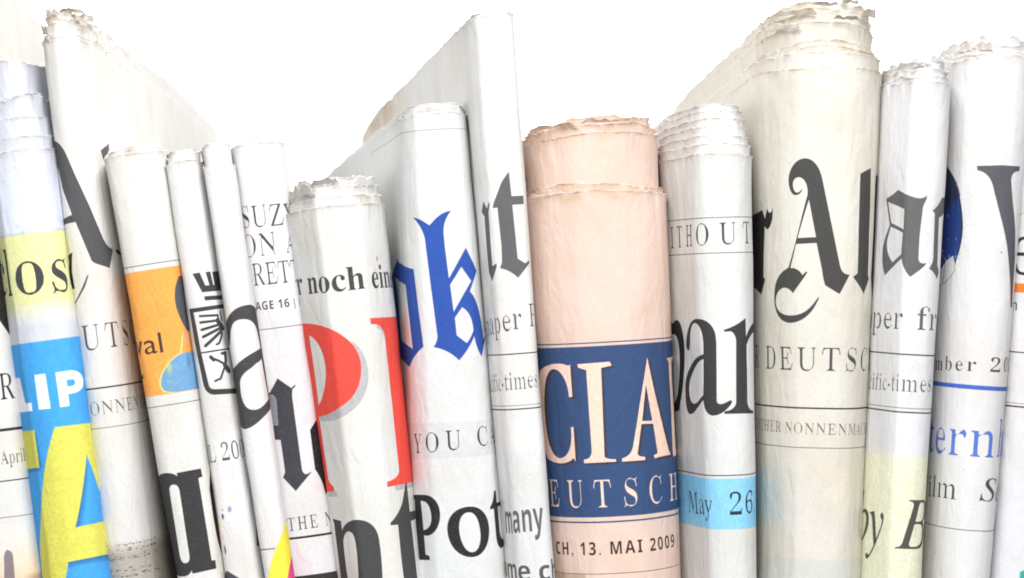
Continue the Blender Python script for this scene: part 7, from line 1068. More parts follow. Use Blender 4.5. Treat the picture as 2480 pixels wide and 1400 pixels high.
        ('p',(0.22,0.22,0.23),1.0,[[(-145.6,831.5),(-143.3,823.0),(-140.1,814.6),(-135.9,806.4),(-130.6,798.6),(-123.9,791.4),(-115.9,785.0),(-106.5,779.5),(-95.5,775.2),(-82.9,772.2),(-68.8,770.7),(-52.1,771.0),(-40.4,772.3),(-32.0,774.6),(-25.2,777.8),(-19.5,781.8),(-14.7,786.4),(-10.8,791.5),(-7.7,797.2),(-5.3,803.2),(-3.8,809.5),(-3.4,812.6),(-3.0,815.6),(-2.8,818.6),(-2.6,821.6),(-2.4,824.6),(-2.4,827.7),(-2.3,830.8),(-2.4,834.1),(-2.4,837.6),(-2.5,841.3),(-2.8,854.0),(-3.1,866.7),(-3.4,879.4),(-3.7,892.2),(-4.0,904.9),(-4.3,917.6),(-4.6,930.3),(-4.9,943.0),(-5.2,955.7),(-5.5,968.5),(-5.0,970.3),(-4.2,971.8),(-3.2,973.1),(-1.9,974.1),(-0.4,974.9),(1.3,975.4),(3.1,975.7),(5.1,975.7),(7.0,975.5),(9.0,975.0),(11.6,974.4),(13.9,973.6),(16.1,972.8),(18.1,971.9),(20.0,971.0),(21.8,970.1),(23.6,969.3),(25.4,968.4),(27.3,967.7),(29.3,967.1),(30.7,967.5),(31.8,968.1),(32.6,968.9),(33.1,969.7),(33.2,970.6),(33.2,971.6),(32.9,972.6),(32.5,973.6),(32.0,974.6),(31.3,975.6),(27.0,980.9),(22.5,985.6),(17.8,989.8),(13.0,993.4),(8.1,996.5),(3.2,999.0),(-1.9,1000.9),(-7.1,1002.3),(-12.3,1003.1),(-17.6,1003.4),(-21.9,1002.5),(-26.0,1001.1),(-29.7,999.0),(-33.1,996.3),(-36.2,993.0),(-38.9,989.1),(-41.2,984.5),(-43.2,979.3),(-44.6,973.3),(-45.6,966.7),(-69.4,980.2),(-97.0,994.1),(-102.7,996.7),(-108.3,998.8),(-113.9,1000.5),(-119.3,1001.8),(-124.6,1002.7),(-129.6,1003.2),(-134.4,1003.3),(-139.0,1003.0),(-143.2,1002.4),(-147.0,1001.4),(-151.7,996.8),(-155.6,991.3),(-158.7,984.9),(-161.0,977.8),(-162.5,970.2),(-163.3,962.1),(-163.5,953.9),(-163.0,945.6),(-161.9,937.3),(-160.3,929.3),(-156.1,921.5),(-151.0,914.0),(-145.1,906.8),(-138.3,899.9),(-130.9,893.4),(-122.7,887.3),(-113.9,881.6),(-104.4,876.3),(-94.3,871.5),(-83.8,867.2),(-78.5,865.5),(-73.3,864.0),(-68.2,862.7),(-63.2,861.4),(-58.5,860.3),(-53.9,859.2),(-49.8,858.3),(-46.1,857.5),(-43.0,856.9),(-40.1,856.3),(-39.3,842.3),(-38.6,828.2),(-39.1,820.7),(-40.1,813.5),(-41.6,806.8),(-43.8,800.7),(-46.8,795.2),(-50.9,790.4),(-56.4,786.5),(-63.2,783.6),(-71.4,781.7),(-80.9,781.0),(-87.3,782.0),(-92.9,783.7),(-97.8,786.3),(-102.0,789.6),(-105.6,793.8),(-108.7,798.6),(-111.4,804.2),(-113.7,810.4),(-115.7,817.2),(-117.5,824.7),(-118.0,828.5),(-118.7,832.2),(-119.5,835.6),(-120.6,838.7),(-121.8,841.5),(-123.1,843.9),(-124.7,845.8),(-126.4,847.3),(-128.4,848.3),(-130.4,848.6),(-134.2,847.6),(-137.3,846.5),(-139.9,845.2),(-142.0,843.8),(-143.5,842.2),(-144.6,840.4),(-145.3,838.5),(-145.7,836.3),(-145.8,834.0),(-145.6,831.5)],[(-40.7,867.6),(-48.2,869.7),(-57.3,872.6),(-67.0,876.2),(-76.6,880.5),(-85.8,885.3),(-94.7,890.6),(-103.0,896.4),(-110.9,902.4),(-118.0,908.8),(-124.6,915.4),(-128.5,921.0),(-131.5,927.2),(-133.6,933.8),(-134.8,940.5),(-135.2,947.2),(-134.5,953.7),(-132.9,959.8),(-130.3,965.2),(-126.7,969.9),(-122.0,973.5),(-119.1,974.8),(-115.8,975.8),(-111.9,976.5),(-107.6,976.8),(-103.0,976.7),(-98.1,976.3),(-93.0,975.5),(-87.8,974.3),(-82.4,972.8),(-77.0,970.9),(-46.0,954.9),(-45.2,942.5),(-44.4,930.0),(-43.6,917.5),(-42.9,905.0),(-42.1,892.5),(-41.4,880.1)]]),
        ('p',(0.22,0.22,0.23),1.0,[[(79.1,771.5),(79.5,786.4),(80.0,801.3),(80.4,816.2),(84.0,811.2),(88.4,806.3),(93.6,801.5),(100.0,796.9),(108.2,792.5),(119.7,788.4),(139.7,784.8),(159.0,781.4),(162.1,778.1),(165.3,775.2),(178.2,770.9),(178.0,784.4),(177.8,797.8),(165.0,800.0),(161.8,802.4),(158.7,805.3),(136.5,808.2),(118.5,811.4),(107.7,815.0),(99.8,819.0),(93.8,823.3),(89.1,827.8),(85.2,832.6),(82.1,837.5),(82.0,849.5),(81.9,861.5),(81.8,873.4),(81.7,885.4),(81.6,897.4),(81.5,909.4),(81.4,921.3),(81.3,933.3),(81.2,945.3),(81.1,957.2),(81.0,969.2),(81.6,974.0),(82.6,978.3),(84.1,982.0),(86.2,985.2),(88.8,988.0),(92.3,990.3),(96.7,992.4),(102.6,994.1),(110.5,995.6),(122.3,997.0),(119.5,1003.3),(79.0,1001.2),(58.4,1000.3),(42.3,999.9),(27.4,999.6),(12.8,999.5),(13.4,993.1),(18.5,992.7),(23.1,991.9),(27.4,990.6),(31.2,989.0),(34.6,986.9),(37.5,984.6),(39.9,981.8),(41.8,978.8),(43.1,975.4),(43.9,971.8),(44.2,959.6),(44.4,947.4),(44.7,935.2),(45.0,923.1),(45.3,910.9),(45.6,898.7),(45.9,886.6),(46.1,874.4),(46.4,862.2),(46.7,850.0),(47.0,837.9),(47.3,825.7),(46.8,822.0),(46.1,818.5),(45.1,815.4),(43.8,812.5),(42.4,810.0),(40.8,807.7),(39.1,805.8),(37.2,804.3),(35.3,803.1),(33.4,802.4),(18.2,803.0),(16.6,798.3),(22.4,796.7),(28.3,794.8),(34.3,792.7),(40.3,790.3),(46.3,787.6),(52.4,784.8),(58.7,781.7),(65.2,778.5),(72.0,775.1),(79.1,771.5)]]),
        ('p',(0.2,0.2,0.2),1.0,[[(-435.6,1145.9),(476.9,1145.9),(476.9,1148.5),(-435.6,1148.5)]]),
        ('p',(0.53,0.79,0.93),1.0,[[(-435.6,1155.1),(476.9,1155.1),(476.9,1275.8),(-435.6,1275.8)]]),
        ('t',(0.16,0.2,0.24),1.0,'roman','M',-176.8,79.22,1245.3,-0.0186,77.0),
        ('t',(0.16,0.2,0.24),1.0,'roman','a',-102.0,79.22,1243.9,-0.0186,77.0),
        ('t',(0.16,0.2,0.24),1.0,'roman','y',-61.5,79.22,1243.2,-0.0186,77.0),
        ('t',(0.16,0.2,0.24),1.0,'roman','2',15.2,79.22,1241.7,-0.0186,77.0),
        ('t',(0.16,0.2,0.24),1.0,'roman','6',59.4,79.22,1240.9,-0.0186,77.0),
        ('t',(0.16,0.2,0.24),1.0,'roman',',',103.7,79.22,1240.1,-0.0186,77.0),
    ],
    'al': [
        ('p',(0.275,0.275,0.275),1.0,[[(-49.0,462.5),(-50.8,465.9),(-52.9,468.8),(-55.2,471.3),(-57.7,473.2),(-60.5,474.6),(-63.4,475.5),(-66.5,475.7),(-69.7,475.4),(-73.1,474.5),(-76.5,472.9),(-79.6,469.4),(-82.3,465.3),(-84.5,460.7),(-86.2,455.9),(-87.4,450.8),(-88.1,445.6),(-88.3,440.3),(-88.1,435.2),(-87.5,430.2),(-86.5,425.5),(-83.8,418.5),(-80.5,412.3),(-76.7,406.7),(-72.5,401.8),(-68.0,397.6),(-63.4,394.1),(-58.6,391.3),(-53.8,389.1),(-49.0,387.7),(-44.0,387.1),(-38.4,387.7),(-33.1,389.4),(-28.2,392.2),(-23.7,396.1),(-19.5,400.9),(-15.7,406.7),(-12.3,413.3),(-9.4,420.7),(-6.9,428.8),(-4.8,437.6),(-2.4,449.9),(0.1,462.2),(2.5,474.5),(5.0,486.7),(7.5,499.0),(10.0,511.3),(12.5,523.6),(15.0,535.9),(17.6,548.2),(20.1,560.5),(22.7,572.8),(25.3,585.0),(27.8,597.3),(30.5,609.6),(33.1,621.9),(35.8,634.2),(36.9,640.2),(38.2,645.5),(39.8,650.1),(41.6,654.0),(43.8,657.3),(46.3,659.9),(49.3,662.0),(52.8,663.4),(56.9,664.3),(61.6,664.7),(55.5,676.4),(49.5,688.2),(43.8,699.9),(38.1,711.6),(26.9,704.7),(15.9,697.8),(4.9,690.9),(3.6,686.9),(2.5,683.0),(1.5,679.1),(0.6,675.3),(-0.1,671.5),(-0.8,667.8),(-1.4,664.1),(-1.9,660.4),(-2.4,656.8),(-2.9,653.1),(-5.6,640.6),(-8.2,628.0),(-10.9,615.4),(-13.5,602.8),(-16.1,590.2),(-28.1,591.0),(-40.2,591.8),(-52.5,592.6),(-65.9,593.3),(-69.7,607.6),(-73.6,621.9),(-77.7,636.2),(-82.0,650.6),(-76.0,650.6),(-70.6,651.2),(-65.8,652.4),(-61.7,653.9),(-58.0,655.9),(-55.0,658.0),(-52.4,660.4),(-50.4,662.8),(-48.8,665.2),(-47.8,667.6),(-38.6,658.3),(-35.7,660.4),(-39.2,666.5),(-42.8,672.3),(-46.5,677.8),(-50.3,683.1),(-54.1,688.2),(-57.9,693.1),(-61.7,697.8),(-65.4,702.4),(-69.0,707.0),(-72.2,711.4),(-74.7,709.0),(-77.3,706.8),(-79.8,704.8),(-82.5,703.0),(-85.3,701.5),(-88.3,700.3),(-91.5,699.4),(-94.9,698.8),(-98.6,698.5),(-102.6,698.7),(-108.0,699.9),(-113.0,701.8),(-117.5,704.3),(-121.5,707.3),(-124.9,710.7),(-127.8,714.7),(-130.0,719.0),(-131.5,723.8),(-132.5,728.8),(-132.8,734.2),(-131.5,739.5),(-129.3,744.4),(-126.1,748.9),(-121.9,752.9),(-116.8,756.3),(-110.9,759.2),(-104.1,761.6),(-96.7,763.3),(-88.8,764.4),(-80.4,764.9),(-69.3,764.3),(-60.1,762.9),(-52.3,760.6),(-45.3,757.6),(-38.9,753.6),(-32.9,748.8),(-27.1,742.9),(-21.5,736.1),(-16.0,728.3),(-10.6,719.5),(-8.5,721.6),(-12.3,731.0),(-16.6,740.0),(-21.4,748.4),(-26.9,756.1),(-33.1,763.1),(-40.0,769.2),(-47.7,774.4),(-56.5,778.5),(-67.1,781.5),(-80.3,783.2),(-91.0,781.9),(-100.9,779.2),(-109.9,775.2),(-117.7,770.0),(-124.3,763.9),(-129.7,757.0),(-133.8,749.5),(-136.7,741.6),(-138.5,733.4),(-139.3,725.1),(-138.8,716.0),(-137.8,707.1),(-136.1,698.4),(-133.4,690.1),(-129.5,682.2),(-124.2,674.7),(-117.5,667.6),(-109.1,661.1),(-99.3,655.1),(-88.1,649.7),(-83.9,638.0),(-79.7,626.3),(-75.8,614.6),(-71.9,602.9),(-68.3,591.2),(-64.7,579.6),(-61.4,567.9),(-58.1,556.2),(-55.0,544.6),(-52.0,532.9),(-49.1,521.2),(-46.2,509.5),(-43.3,497.9),(-40.5,486.2),(-37.6,474.5),(-37.5,469.7),(-37.6,464.6),(-38.2,459.2),(-39.3,453.9),(-40.9,448.8),(-43.0,444.1),(-45.7,439.9),(-49.0,436.5),(-53.1,434.0),(-58.1,432.7),(-61.6,433.1),(-64.7,433.9),(-67.5,435.1),(-70.0,436.7),(-72.0,438.6),(-73.5,440.9),(-74.7,443.5),(-75.4,446.4),(-75.6,449.6),(-75.5,453.1),(-74.4,458.2),(-72.7,462.3),(-70.6,465.5),(-68.2,467.8),(-65.5,469.1),(-62.6,469.4),(-59.6,468.8),(-56.5,467.2),(-53.5,464.6),(-50.5,460.9)],[(-34.2,486.6),(-31.8,499.4),(-29.4,512.2),(-27.1,524.9),(-24.7,537.7),(-22.3,550.4),(-19.8,563.2),(-17.4,576.0),(-31.7,576.9),(-46.1,577.8),(-61.4,578.6),(-57.6,567.1),(-54.1,555.6),(-50.6,544.1),(-47.3,532.6),(-43.9,521.1),(-40.7,509.6),(-37.4,498.1)]]),
        ('p',(0.275,0.275,0.275),1.0,[[(128.4,404.8),(129.0,418.7),(129.6,432.7),(130.2,446.6),(130.9,460.5),(130.9,473.2),(130.9,485.8),(131.0,498.5),(131.0,511.1),(131.0,523.8),(131.0,536.4),(131.1,549.1),(131.1,561.7),(131.1,574.4),(131.1,587.0),(131.2,599.7),(131.2,612.3),(131.2,625.0),(131.2,637.6),(131.3,650.3),(131.3,662.9),(138.5,673.6),(128.0,686.0),(118.6,698.3),(110.1,710.6),(105.3,705.7),(100.7,700.9),(96.2,696.2),(91.9,691.7),(87.8,687.4),(84.0,683.4),(80.3,679.6),(76.8,676.1),(73.7,672.9),(70.6,670.0),(84.4,660.6),(84.5,648.6),(84.5,636.7),(84.6,624.7),(84.7,612.7),(84.8,600.8),(84.9,588.8),(85.0,576.8),(85.0,564.9),(85.1,552.9),(85.2,540.9),(85.3,529.0),(85.4,517.0),(85.5,505.0),(85.5,493.1),(85.6,481.1),(85.7,469.1),(85.8,457.2),(85.9,445.2),(85.9,433.2),(86.0,421.3),(104.7,413.2)]]),
        ('p',(0.11,0.12,0.16),1.0,[[(219.4,410.2),(173.4,424.7),(172.8,437.4),(172.3,450.1),(171.8,462.8),(171.3,475.4),(170.7,488.1),(170.2,500.8),(169.7,513.4),(169.2,526.1),(168.7,538.8),(168.1,551.4),(167.4,564.5),(166.7,577.5),(165.9,590.5),(165.2,603.6),(164.4,616.6),(163.6,629.6),(162.9,642.6),(162.3,655.7),(161.6,668.7),(166.0,682.2),(170.7,695.7),(176.1,709.3),(182.2,722.9),(189.9,736.5),(227.6,736.5),(242.5,736.5),(257.3,736.5),(256.8,724.0),(259.7,711.4),(259.2,698.9),(258.7,686.3),(258.2,673.8),(257.7,661.2),(257.2,648.7),(256.7,636.1),(256.2,623.6),(255.7,611.0),(255.2,598.5),(254.7,585.9),(254.2,573.4),(253.7,560.8),(253.1,548.2),(252.6,535.7),(252.1,523.1),(251.6,510.6),(251.1,498.0),(250.6,485.5),(250.1,472.9),(249.6,460.4),(249.1,447.8),(248.6,435.3),(248.1,422.7),(247.6,410.2),(233.5,410.2)]]),
        ('p',(0.1,0.1,0.1),1.0,[[(-197.3,508.7),(-184.0,530.7),(-179.1,518.4),(-174.5,506.1),(-171.7,509.6),(-168.8,512.5),(-165.9,514.6),(-162.9,516.0),(-159.9,516.5),(-157.0,516.1),(-154.1,514.6),(-151.3,512.2),(-148.6,508.5),(-146.1,503.7),(-147.5,517.5),(-148.9,531.3),(-150.5,535.0),(-152.3,538.6),(-154.1,542.0),(-156.1,545.3),(-158.3,548.3),(-160.7,551.0),(-163.6,553.3),(-166.8,555.1),(-170.5,556.4),(-174.8,557.1),(-185.4,549.2),(-185.7,561.6),(-186.0,574.0),(-186.3,586.3),(-186.6,598.7),(-186.9,611.1),(-187.2,623.5),(-187.5,635.8),(-187.8,648.2),(-188.1,660.6),(-188.4,673.0),(-179.9,679.2),(-187.2,691.6),(-194.9,704.0),(-203.3,716.4),(-239.7,704.2),(-309.6,691.7),(-308.8,678.6),(-308.0,665.5),(-307.3,652.4),(-306.5,639.3),(-305.7,626.2),(-304.9,613.1),(-304.1,600.0),(-303.4,586.9),(-302.6,573.8),(-301.9,560.8),(-301.1,547.7),(-300.4,534.6),(-299.7,521.5),(-232.6,515.6)]]),
        ('t',(0.33,0.33,0.33),1.0,'roman','F',-385.5,72.17,896.5,-0.0009,82.0),
        ('t',(0.33,0.33,0.33),1.0,'roman','U',-332.6,72.17,896.4,-0.0009,82.0),
        ('t',(0.33,0.33,0.33),1.0,'roman','R',-270.4,72.17,896.4,-0.0009,82.0),
        ('t',(0.33,0.33,0.33),1.0,'roman','D',-182.0,72.17,896.3,-0.0009,82.0),
        ('t',(0.33,0.33,0.33),1.0,'roman','E',-119.4,72.17,896.2,-0.0009,82.0),
        ('t',(0.33,0.33,0.33),1.0,'roman','U',-62.5,72.17,896.2,-0.0009,82.0),
        ('t',(0.33,0.33,0.33),1.0,'roman','T',-0.2,72.17,896.1,-0.0009,82.0),
        ('t',(0.33,0.33,0.33),1.0,'roman','S',54.6,72.17,896.1,-0.0009,82.0),
        ('t',(0.33,0.33,0.33),1.0,'roman','C',105.9,72.17,896.0,-0.0009,82.0),
        ('t',(0.33,0.33,0.33),1.0,'roman','H',165.6,72.17,896.0,-0.0009,82.0),
        ('t',(0.33,0.33,0.33),1.0,'roman','L',231.2,72.17,895.9,-0.0009,82.0),
        ('t',(0.33,0.33,0.33),1.0,'roman','A',286.4,72.17,895.9,-0.0009,82.0),
        ('t',(0.33,0.33,0.33),1.0,'roman','N',342.7,72.17,895.8,-0.0009,82.0),
        ('t',(0.33,0.33,0.33),1.0,'roman','D',405.2,72.17,895.7,-0.0009,82.0),
        ('p',(0.24,0.24,0.24),1.0,[[(-484.8,984.0),(489.2,984.0),(489.2,988.0),(-484.8,988.0)]]),
        ('t',(0.38,0.37,0.36),1.0,'light','G',-296.5,35.35,1045.7,0.0093,39.0),
        ('t',(0.38,0.37,0.36),1.0,'light','U',-268.0,35.35,1046.0,0.0093,39.0),
        ('t',(0.38,0.37,0.36),1.0,'light','N',-240.4,35.35,1046.2,0.0093,39.0),
        ('t',(0.38,0.37,0.36),1.0,'light','T',-212.6,35.35,1046.5,0.0093,39.0),
        ('t',(0.38,0.37,0.36),1.0,'light','H',-188.6,35.35,1046.7,0.0093,39.0),
        ('t',(0.38,0.37,0.36),1.0,'light','E',-159.3,35.35,1047.0,0.0093,39.0),
        ('t',(0.38,0.37,0.36),1.0,'light','R',-134.2,35.35,1047.2,0.0093,39.0),
        ('t',(0.38,0.37,0.36),1.0,'light','N',-96.6,35.35,1047.6,0.0093,39.0),
        ('t',(0.38,0.37,0.36),1.0,'light','O',-68.9,35.35,1047.8,0.0093,39.0),
        ('t',(0.38,0.37,0.36),1.0,'light','N',-39.5,35.35,1048.1,0.0093,39.0),
        ('t',(0.38,0.37,0.36),1.0,'light','N',-11.7,35.35,1048.4,0.0093,39.0),
        ('t',(0.38,0.37,0.36),1.0,'light','E',16.0,35.35,1048.6,0.0093,39.0),
        ('t',(0.38,0.37,0.36),1.0,'light','N',41.0,35.35,1048.9,0.0093,39.0),
        ('t',(0.38,0.37,0.36),1.0,'light','M',68.8,35.35,1049.1,0.0093,39.0),
        ('t',(0.38,0.37,0.36),1.0,'light','A',103.9,35.35,1049.5,0.0093,39.0),
        ('t',(0.38,0.37,0.36),1.0,'light','C',128.7,35.35,1049.7,0.0093,39.0),
        ('t',(0.38,0.37,0.36),1.0,'light','H',155.1,35.35,1049.9,0.0093,39.0),
        ('t',(0.38,0.37,0.36),1.0,'light','E',184.4,35.35,1050.2,0.0093,39.0),
        ('t',(0.38,0.37,0.36),1.0,'light','R',209.4,35.35,1050.4,0.0093,39.0),
        ('p',(0.38,0.37,0.36),1.0,[[(-484.8,1080.1),(489.2,1080.1),(489.2,1081.8),(-484.8,1081.8)]]),
        ('b',(0.72,0.79,0.85),0.15,-158.7,1203.8,70,90,1.0,0.02,0.5),
        ('b',(0.86,0.82,0.74),0.5,47.4,1174.1,80,70,1.0,0.02,0.6),
        ('p',(0.72,0.77,0.77),0.4,[[(-484.8,1349.8),(489.2,1349.8),(489.2,1589.9),(-484.8,1589.9)]]),
    ],
    'au': [
        ('p',(0.4,0.4,0.4),1.0,[[(-70.3,463.2),(-61.0,466.1),(-50.7,469.1),(-39.8,472.2),(-30.0,475.1),(-22.7,477.6),(-16.6,479.7),(-10.8,481.3),(-5.3,482.3),(-0.3,482.7),(4.0,482.2),(5.9,481.7),(7.7,481.1),(9.3,480.4),(10.8,479.6),(12.2,478.8),(13.4,477.9),(14.5,477.1),(15.5,476.2),(16.4,475.4),(17.1,474.7),(17.1,477.9),(16.7,481.0),(16.0,483.9),(15.2,486.6),(14.1,489.3),(13.0,491.8),(11.9,494.4),(10.8,497.0),(9.9,499.6),(9.1,502.3),(8.3,514.4),(7.6,526.5),(6.8,538.5),(6.0,550.6),(5.3,562.7),(4.5,574.8),(4.5,587.3),(4.5,599.7),(4.5,612.1),(4.5,624.5),(5.0,628.2),(5.9,631.3),(7.0,633.7),(8.5,635.5),(10.2,636.8),(12.2,637.5),(14.5,637.8),(17.1,637.6),(19.8,637.0),(22.9,636.0),(23.0,637.7),(22.6,639.5),(21.7,641.4),(20.3,643.4),(18.5,645.4),(16.5,647.5),(14.2,649.6),(11.8,651.7),(9.3,653.9),(6.7,656.1),(-2.4,663.9),(-11.5,671.7),(-14.5,669.3),(-17.4,666.4),(-20.1,663.0),(-22.6,659.2),(-25.0,655.0),(-27.6,650.4),(-30.2,645.5),(-32.8,640.2),(-35.4,634.5),(-37.8,628.6),(-46.6,632.8),(-55.5,637.2),(-64.3,641.6),(-72.7,646.0),(-80.7,650.4),(-88.3,654.7),(-95.2,658.9),(-101.6,663.0),(-107.3,666.9),(-112.2,670.5),(-115.9,665.2),(-119.4,659.0),(-122.5,652.0),(-125.0,644.5),(-127.1,636.5),(-128.5,628.4),(-129.2,620.2),(-129.2,612.2),(-128.3,604.4),(-126.5,597.2),(-124.2,591.1),(-121.6,585.2),(-118.8,579.4),(-116.0,573.9),(-113.2,568.7),(-110.5,563.8),(-107.9,559.2),(-105.5,555.1),(-103.3,551.3),(-101.4,548.0),(-105.2,535.8),(-109.1,523.7),(-113.0,511.5),(-117.0,499.3),(-121.0,487.1),(-121.1,485.2),(-119.7,483.6),(-117.0,482.2),(-113.1,480.7),(-108.0,479.1),(-102.0,477.1),(-95.2,474.7),(-87.6,471.6),(-79.2,467.9),(-70.3,463.2)],[(-113.6,491.8),(-87.2,497.8),(-61.5,503.8),(-36.6,509.7),(-36.5,521.8),(-36.4,534.0),(-36.3,546.2),(-36.2,558.4),(-64.8,550.6),(-94.5,542.8),(-99.2,530.0),(-103.9,517.3),(-108.7,504.6)],[(-96.7,551.4),(-67.0,558.9),(-38.2,566.3),(-38.8,579.3),(-39.4,592.4),(-40.1,605.4),(-40.7,618.4),(-60.6,628.2),(-81.0,638.1),(-87.8,633.3),(-93.5,628.4),(-98.3,623.3),(-102.1,618.2),(-105.1,612.9),(-107.3,607.6),(-108.8,602.2),(-109.5,596.7),(-109.6,591.2),(-109.0,585.7),(-102.8,568.6)]]),
        ('p',(0.4,0.4,0.4),1.0,[[(65.7,477.2),(110.8,472.9),(111.8,489.5),(112.8,506.0),(84.8,516.0),(58.3,526.5),(58.7,539.0),(59.2,551.6),(59.7,564.2),(60.1,576.8),(60.6,589.3),(61.1,601.9),(61.6,614.5),(62.1,627.1),(62.6,639.7),(72.4,655.2),(64.6,673.7),(61.6,670.4),(58.5,667.4),(55.3,664.5),(52.1,661.8),(48.7,659.3),(45.4,657.0),(42.2,654.9),(38.9,653.1),(35.7,651.5),(32.4,650.1),(35.9,642.0),(37.4,640.2),(38.7,638.1),(39.9,635.9),(40.8,633.6),(41.6,631.1),(42.3,628.6),(42.7,626.0),(43.0,623.3),(43.1,620.6),(42.9,617.9),(42.6,605.5),(42.3,593.1),(42.0,580.6),(41.7,568.2),(41.3,555.8),(41.0,543.3),(40.7,530.9),(40.4,518.5),(40.2,517.2),(39.9,516.2),(39.4,515.3),(38.7,514.6),(38.0,513.9),(37.2,513.5),(36.4,513.0),(35.5,512.7),(34.7,512.4),(33.8,512.1),(33.5,511.5),(33.3,510.9),(33.3,510.3),(33.5,509.8),(33.8,509.3),(34.4,508.7),(35.1,508.1),(36.2,507.5),(37.4,506.9),(38.9,506.1),(41.4,503.6),(44.0,501.1),(46.6,498.6),(49.3,496.1),(52.1,493.4),(55.0,490.6),(57.7,487.6),(60.5,484.4),(63.2,481.0),(65.7,477.2)]]),
        ('t',(0.38,0.38,0.39),1.0,'roman','s',-327.7,104.62,801.4,-0.014,82.0),
        ('t',(0.38,0.38,0.39),1.0,'roman','p',-282.8,104.62,800.7,-0.014,82.0),
        ('t',(0.38,0.38,0.39),1.0,'roman','a',-225.0,104.62,799.9,-0.014,82.0),
        ('t',(0.38,0.38,0.39),1.0,'roman','p',-171.4,104.62,799.2,-0.014,82.0),
        ('t',(0.38,0.38,0.39),1.0,'roman','e',-113.6,104.62,798.4,-0.014,82.0),
        ('t',(0.38,0.38,0.39),1.0,'roman','r',-66.7,104.62,797.7,-0.014,82.0),
        ('t',(0.38,0.38,0.39),1.0,'roman','f',5.3,104.62,796.7,-0.014,82.0),
        ('t',(0.38,0.38,0.39),1.0,'roman','r',38.5,104.62,796.2,-0.014,82.0),
        ('t',(0.38,0.38,0.39),1.0,'roman','o',83.3,104.62,795.6,-0.014,82.0),
        ('t',(0.38,0.38,0.39),1.0,'roman','m',135.7,104.62,794.9,-0.014,82.0),
        ('p',(0.26,0.26,0.27),1.0,[[(-449.3,855.6),(455.9,855.6),(455.9,859.0),(-449.3,859.0)]]),
        ('t',(0.4,0.4,0.41),1.0,'roman','p',-242.5,53.79,950.2,-0.0196,61.0),
        ('t',(0.4,0.4,0.41),1.0,'roman','a',-211.1,53.79,949.6,-0.0196,61.0),
        ('t',(0.4,0.4,0.41),1.0,'roman','c',-182.0,53.79,949.0,-0.0196,61.0),
        ('t',(0.4,0.4,0.41),1.0,'roman','i',-156.9,53.79,948.5,-0.0196,61.0),
        ('t',(0.4,0.4,0.41),1.0,'roman','f',-139.4,53.79,948.2,-0.0196,61.0),
        ('t',(0.4,0.4,0.41),1.0,'roman','i',-120.7,53.79,947.8,-0.0196,61.0),
        ('t',(0.4,0.4,0.41),1.0,'roman','c',-103.2,53.79,947.5,-0.0196,61.0),
        ('t',(0.4,0.4,0.41),1.0,'roman','-',-78.1,53.79,947.0,-0.0196,61.0),
        ('t',(0.4,0.4,0.41),1.0,'roman','t',-59.1,53.79,946.6,-0.0196,61.0),
        ('t',(0.4,0.4,0.41),1.0,'roman','i',-39.2,53.79,946.2,-0.0196,61.0),
        ('t',(0.4,0.4,0.41),1.0,'roman','m',-21.7,53.79,945.9,-0.0196,61.0),
        ('t',(0.4,0.4,0.41),1.0,'roman','e',24.3,53.79,945.0,-0.0196,61.0),
        ('t',(0.4,0.4,0.41),1.0,'roman','s',50.0,53.79,944.5,-0.0196,61.0),
        ('t',(0.4,0.4,0.41),1.0,'roman','.',74.7,53.79,944.0,-0.0196,61.0),
        ('p',(0.31,0.31,0.32),1.0,[[(-449.3,985.0),(455.9,985.0),(455.9,986.6),(-449.3,986.6)]]),
        ('p',(0.28,0.28,0.28),1.0,[[(-449.3,993.9),(455.9,993.9),(455.9,997.5),(-449.3,997.5)]]),
        ('g',(0.87,0.87,0.78),(0.87,0.87,0.77),0.0,1.0,-449.3,455.9,1089.0,1108.7),
        ('p',(0.87,0.87,0.77),1.0,[[(-449.3,1108.7),(455.9,1108.7),(455.9,1589.5),(-449.3,1589.5)]]),
        ('t',(0.33,0.33,0.31),1.0,'italic','b',-218.5,181.2,1321.8,0.0003,170.0),
        ('t',(0.33,0.33,0.31),1.0,'italic','y',-126.6,181.2,1321.8,0.0003,170.0),
        ('t',(0.33,0.33,0.31),1.0,'italic','B',-6.7,181.2,1321.9,0.0003,170.0),
    ],
    'globe': [
        ('p',(0.06,0.23,0.52),1.0,[[(-331.6,381.8),(-262.5,390.4),(-205.6,398.1),(-164.5,404.8),(-148.6,411.2),(-134.4,418.9),(-121.7,428.0),(-110.7,438.6),(-101.2,450.9),(-93.0,465.0),(-86.0,481.0),(-80.2,499.1),(-75.7,519.3),(-72.3,542.0),(-71.3,553.8),(-71.0,564.9),(-71.3,575.3),(-72.2,585.1),(-73.5,594.3),(-75.3,602.9),(-77.5,611.1),(-79.9,618.9),(-82.7,626.2),(-85.6,633.3),(-89.5,648.2),(-94.1,636.3),(-99.0,624.5),(-133.2,638.6),(-151.1,652.5),(-172.5,666.4),(-247.3,680.3),(-250.6,667.5),(-254.0,654.7),(-257.4,641.9),(-260.7,629.0),(-264.2,616.2),(-267.7,603.3),(-271.2,590.4),(-274.7,577.5),(-278.3,564.5),(-281.9,551.6),(-285.5,538.6),(-289.2,525.6),(-292.9,512.6),(-296.6,499.6),(-300.4,486.6),(-304.2,473.6),(-308.0,460.5),(-311.8,447.4),(-315.8,434.3),(-319.7,421.2),(-323.7,408.1),(-327.6,394.9)]]),
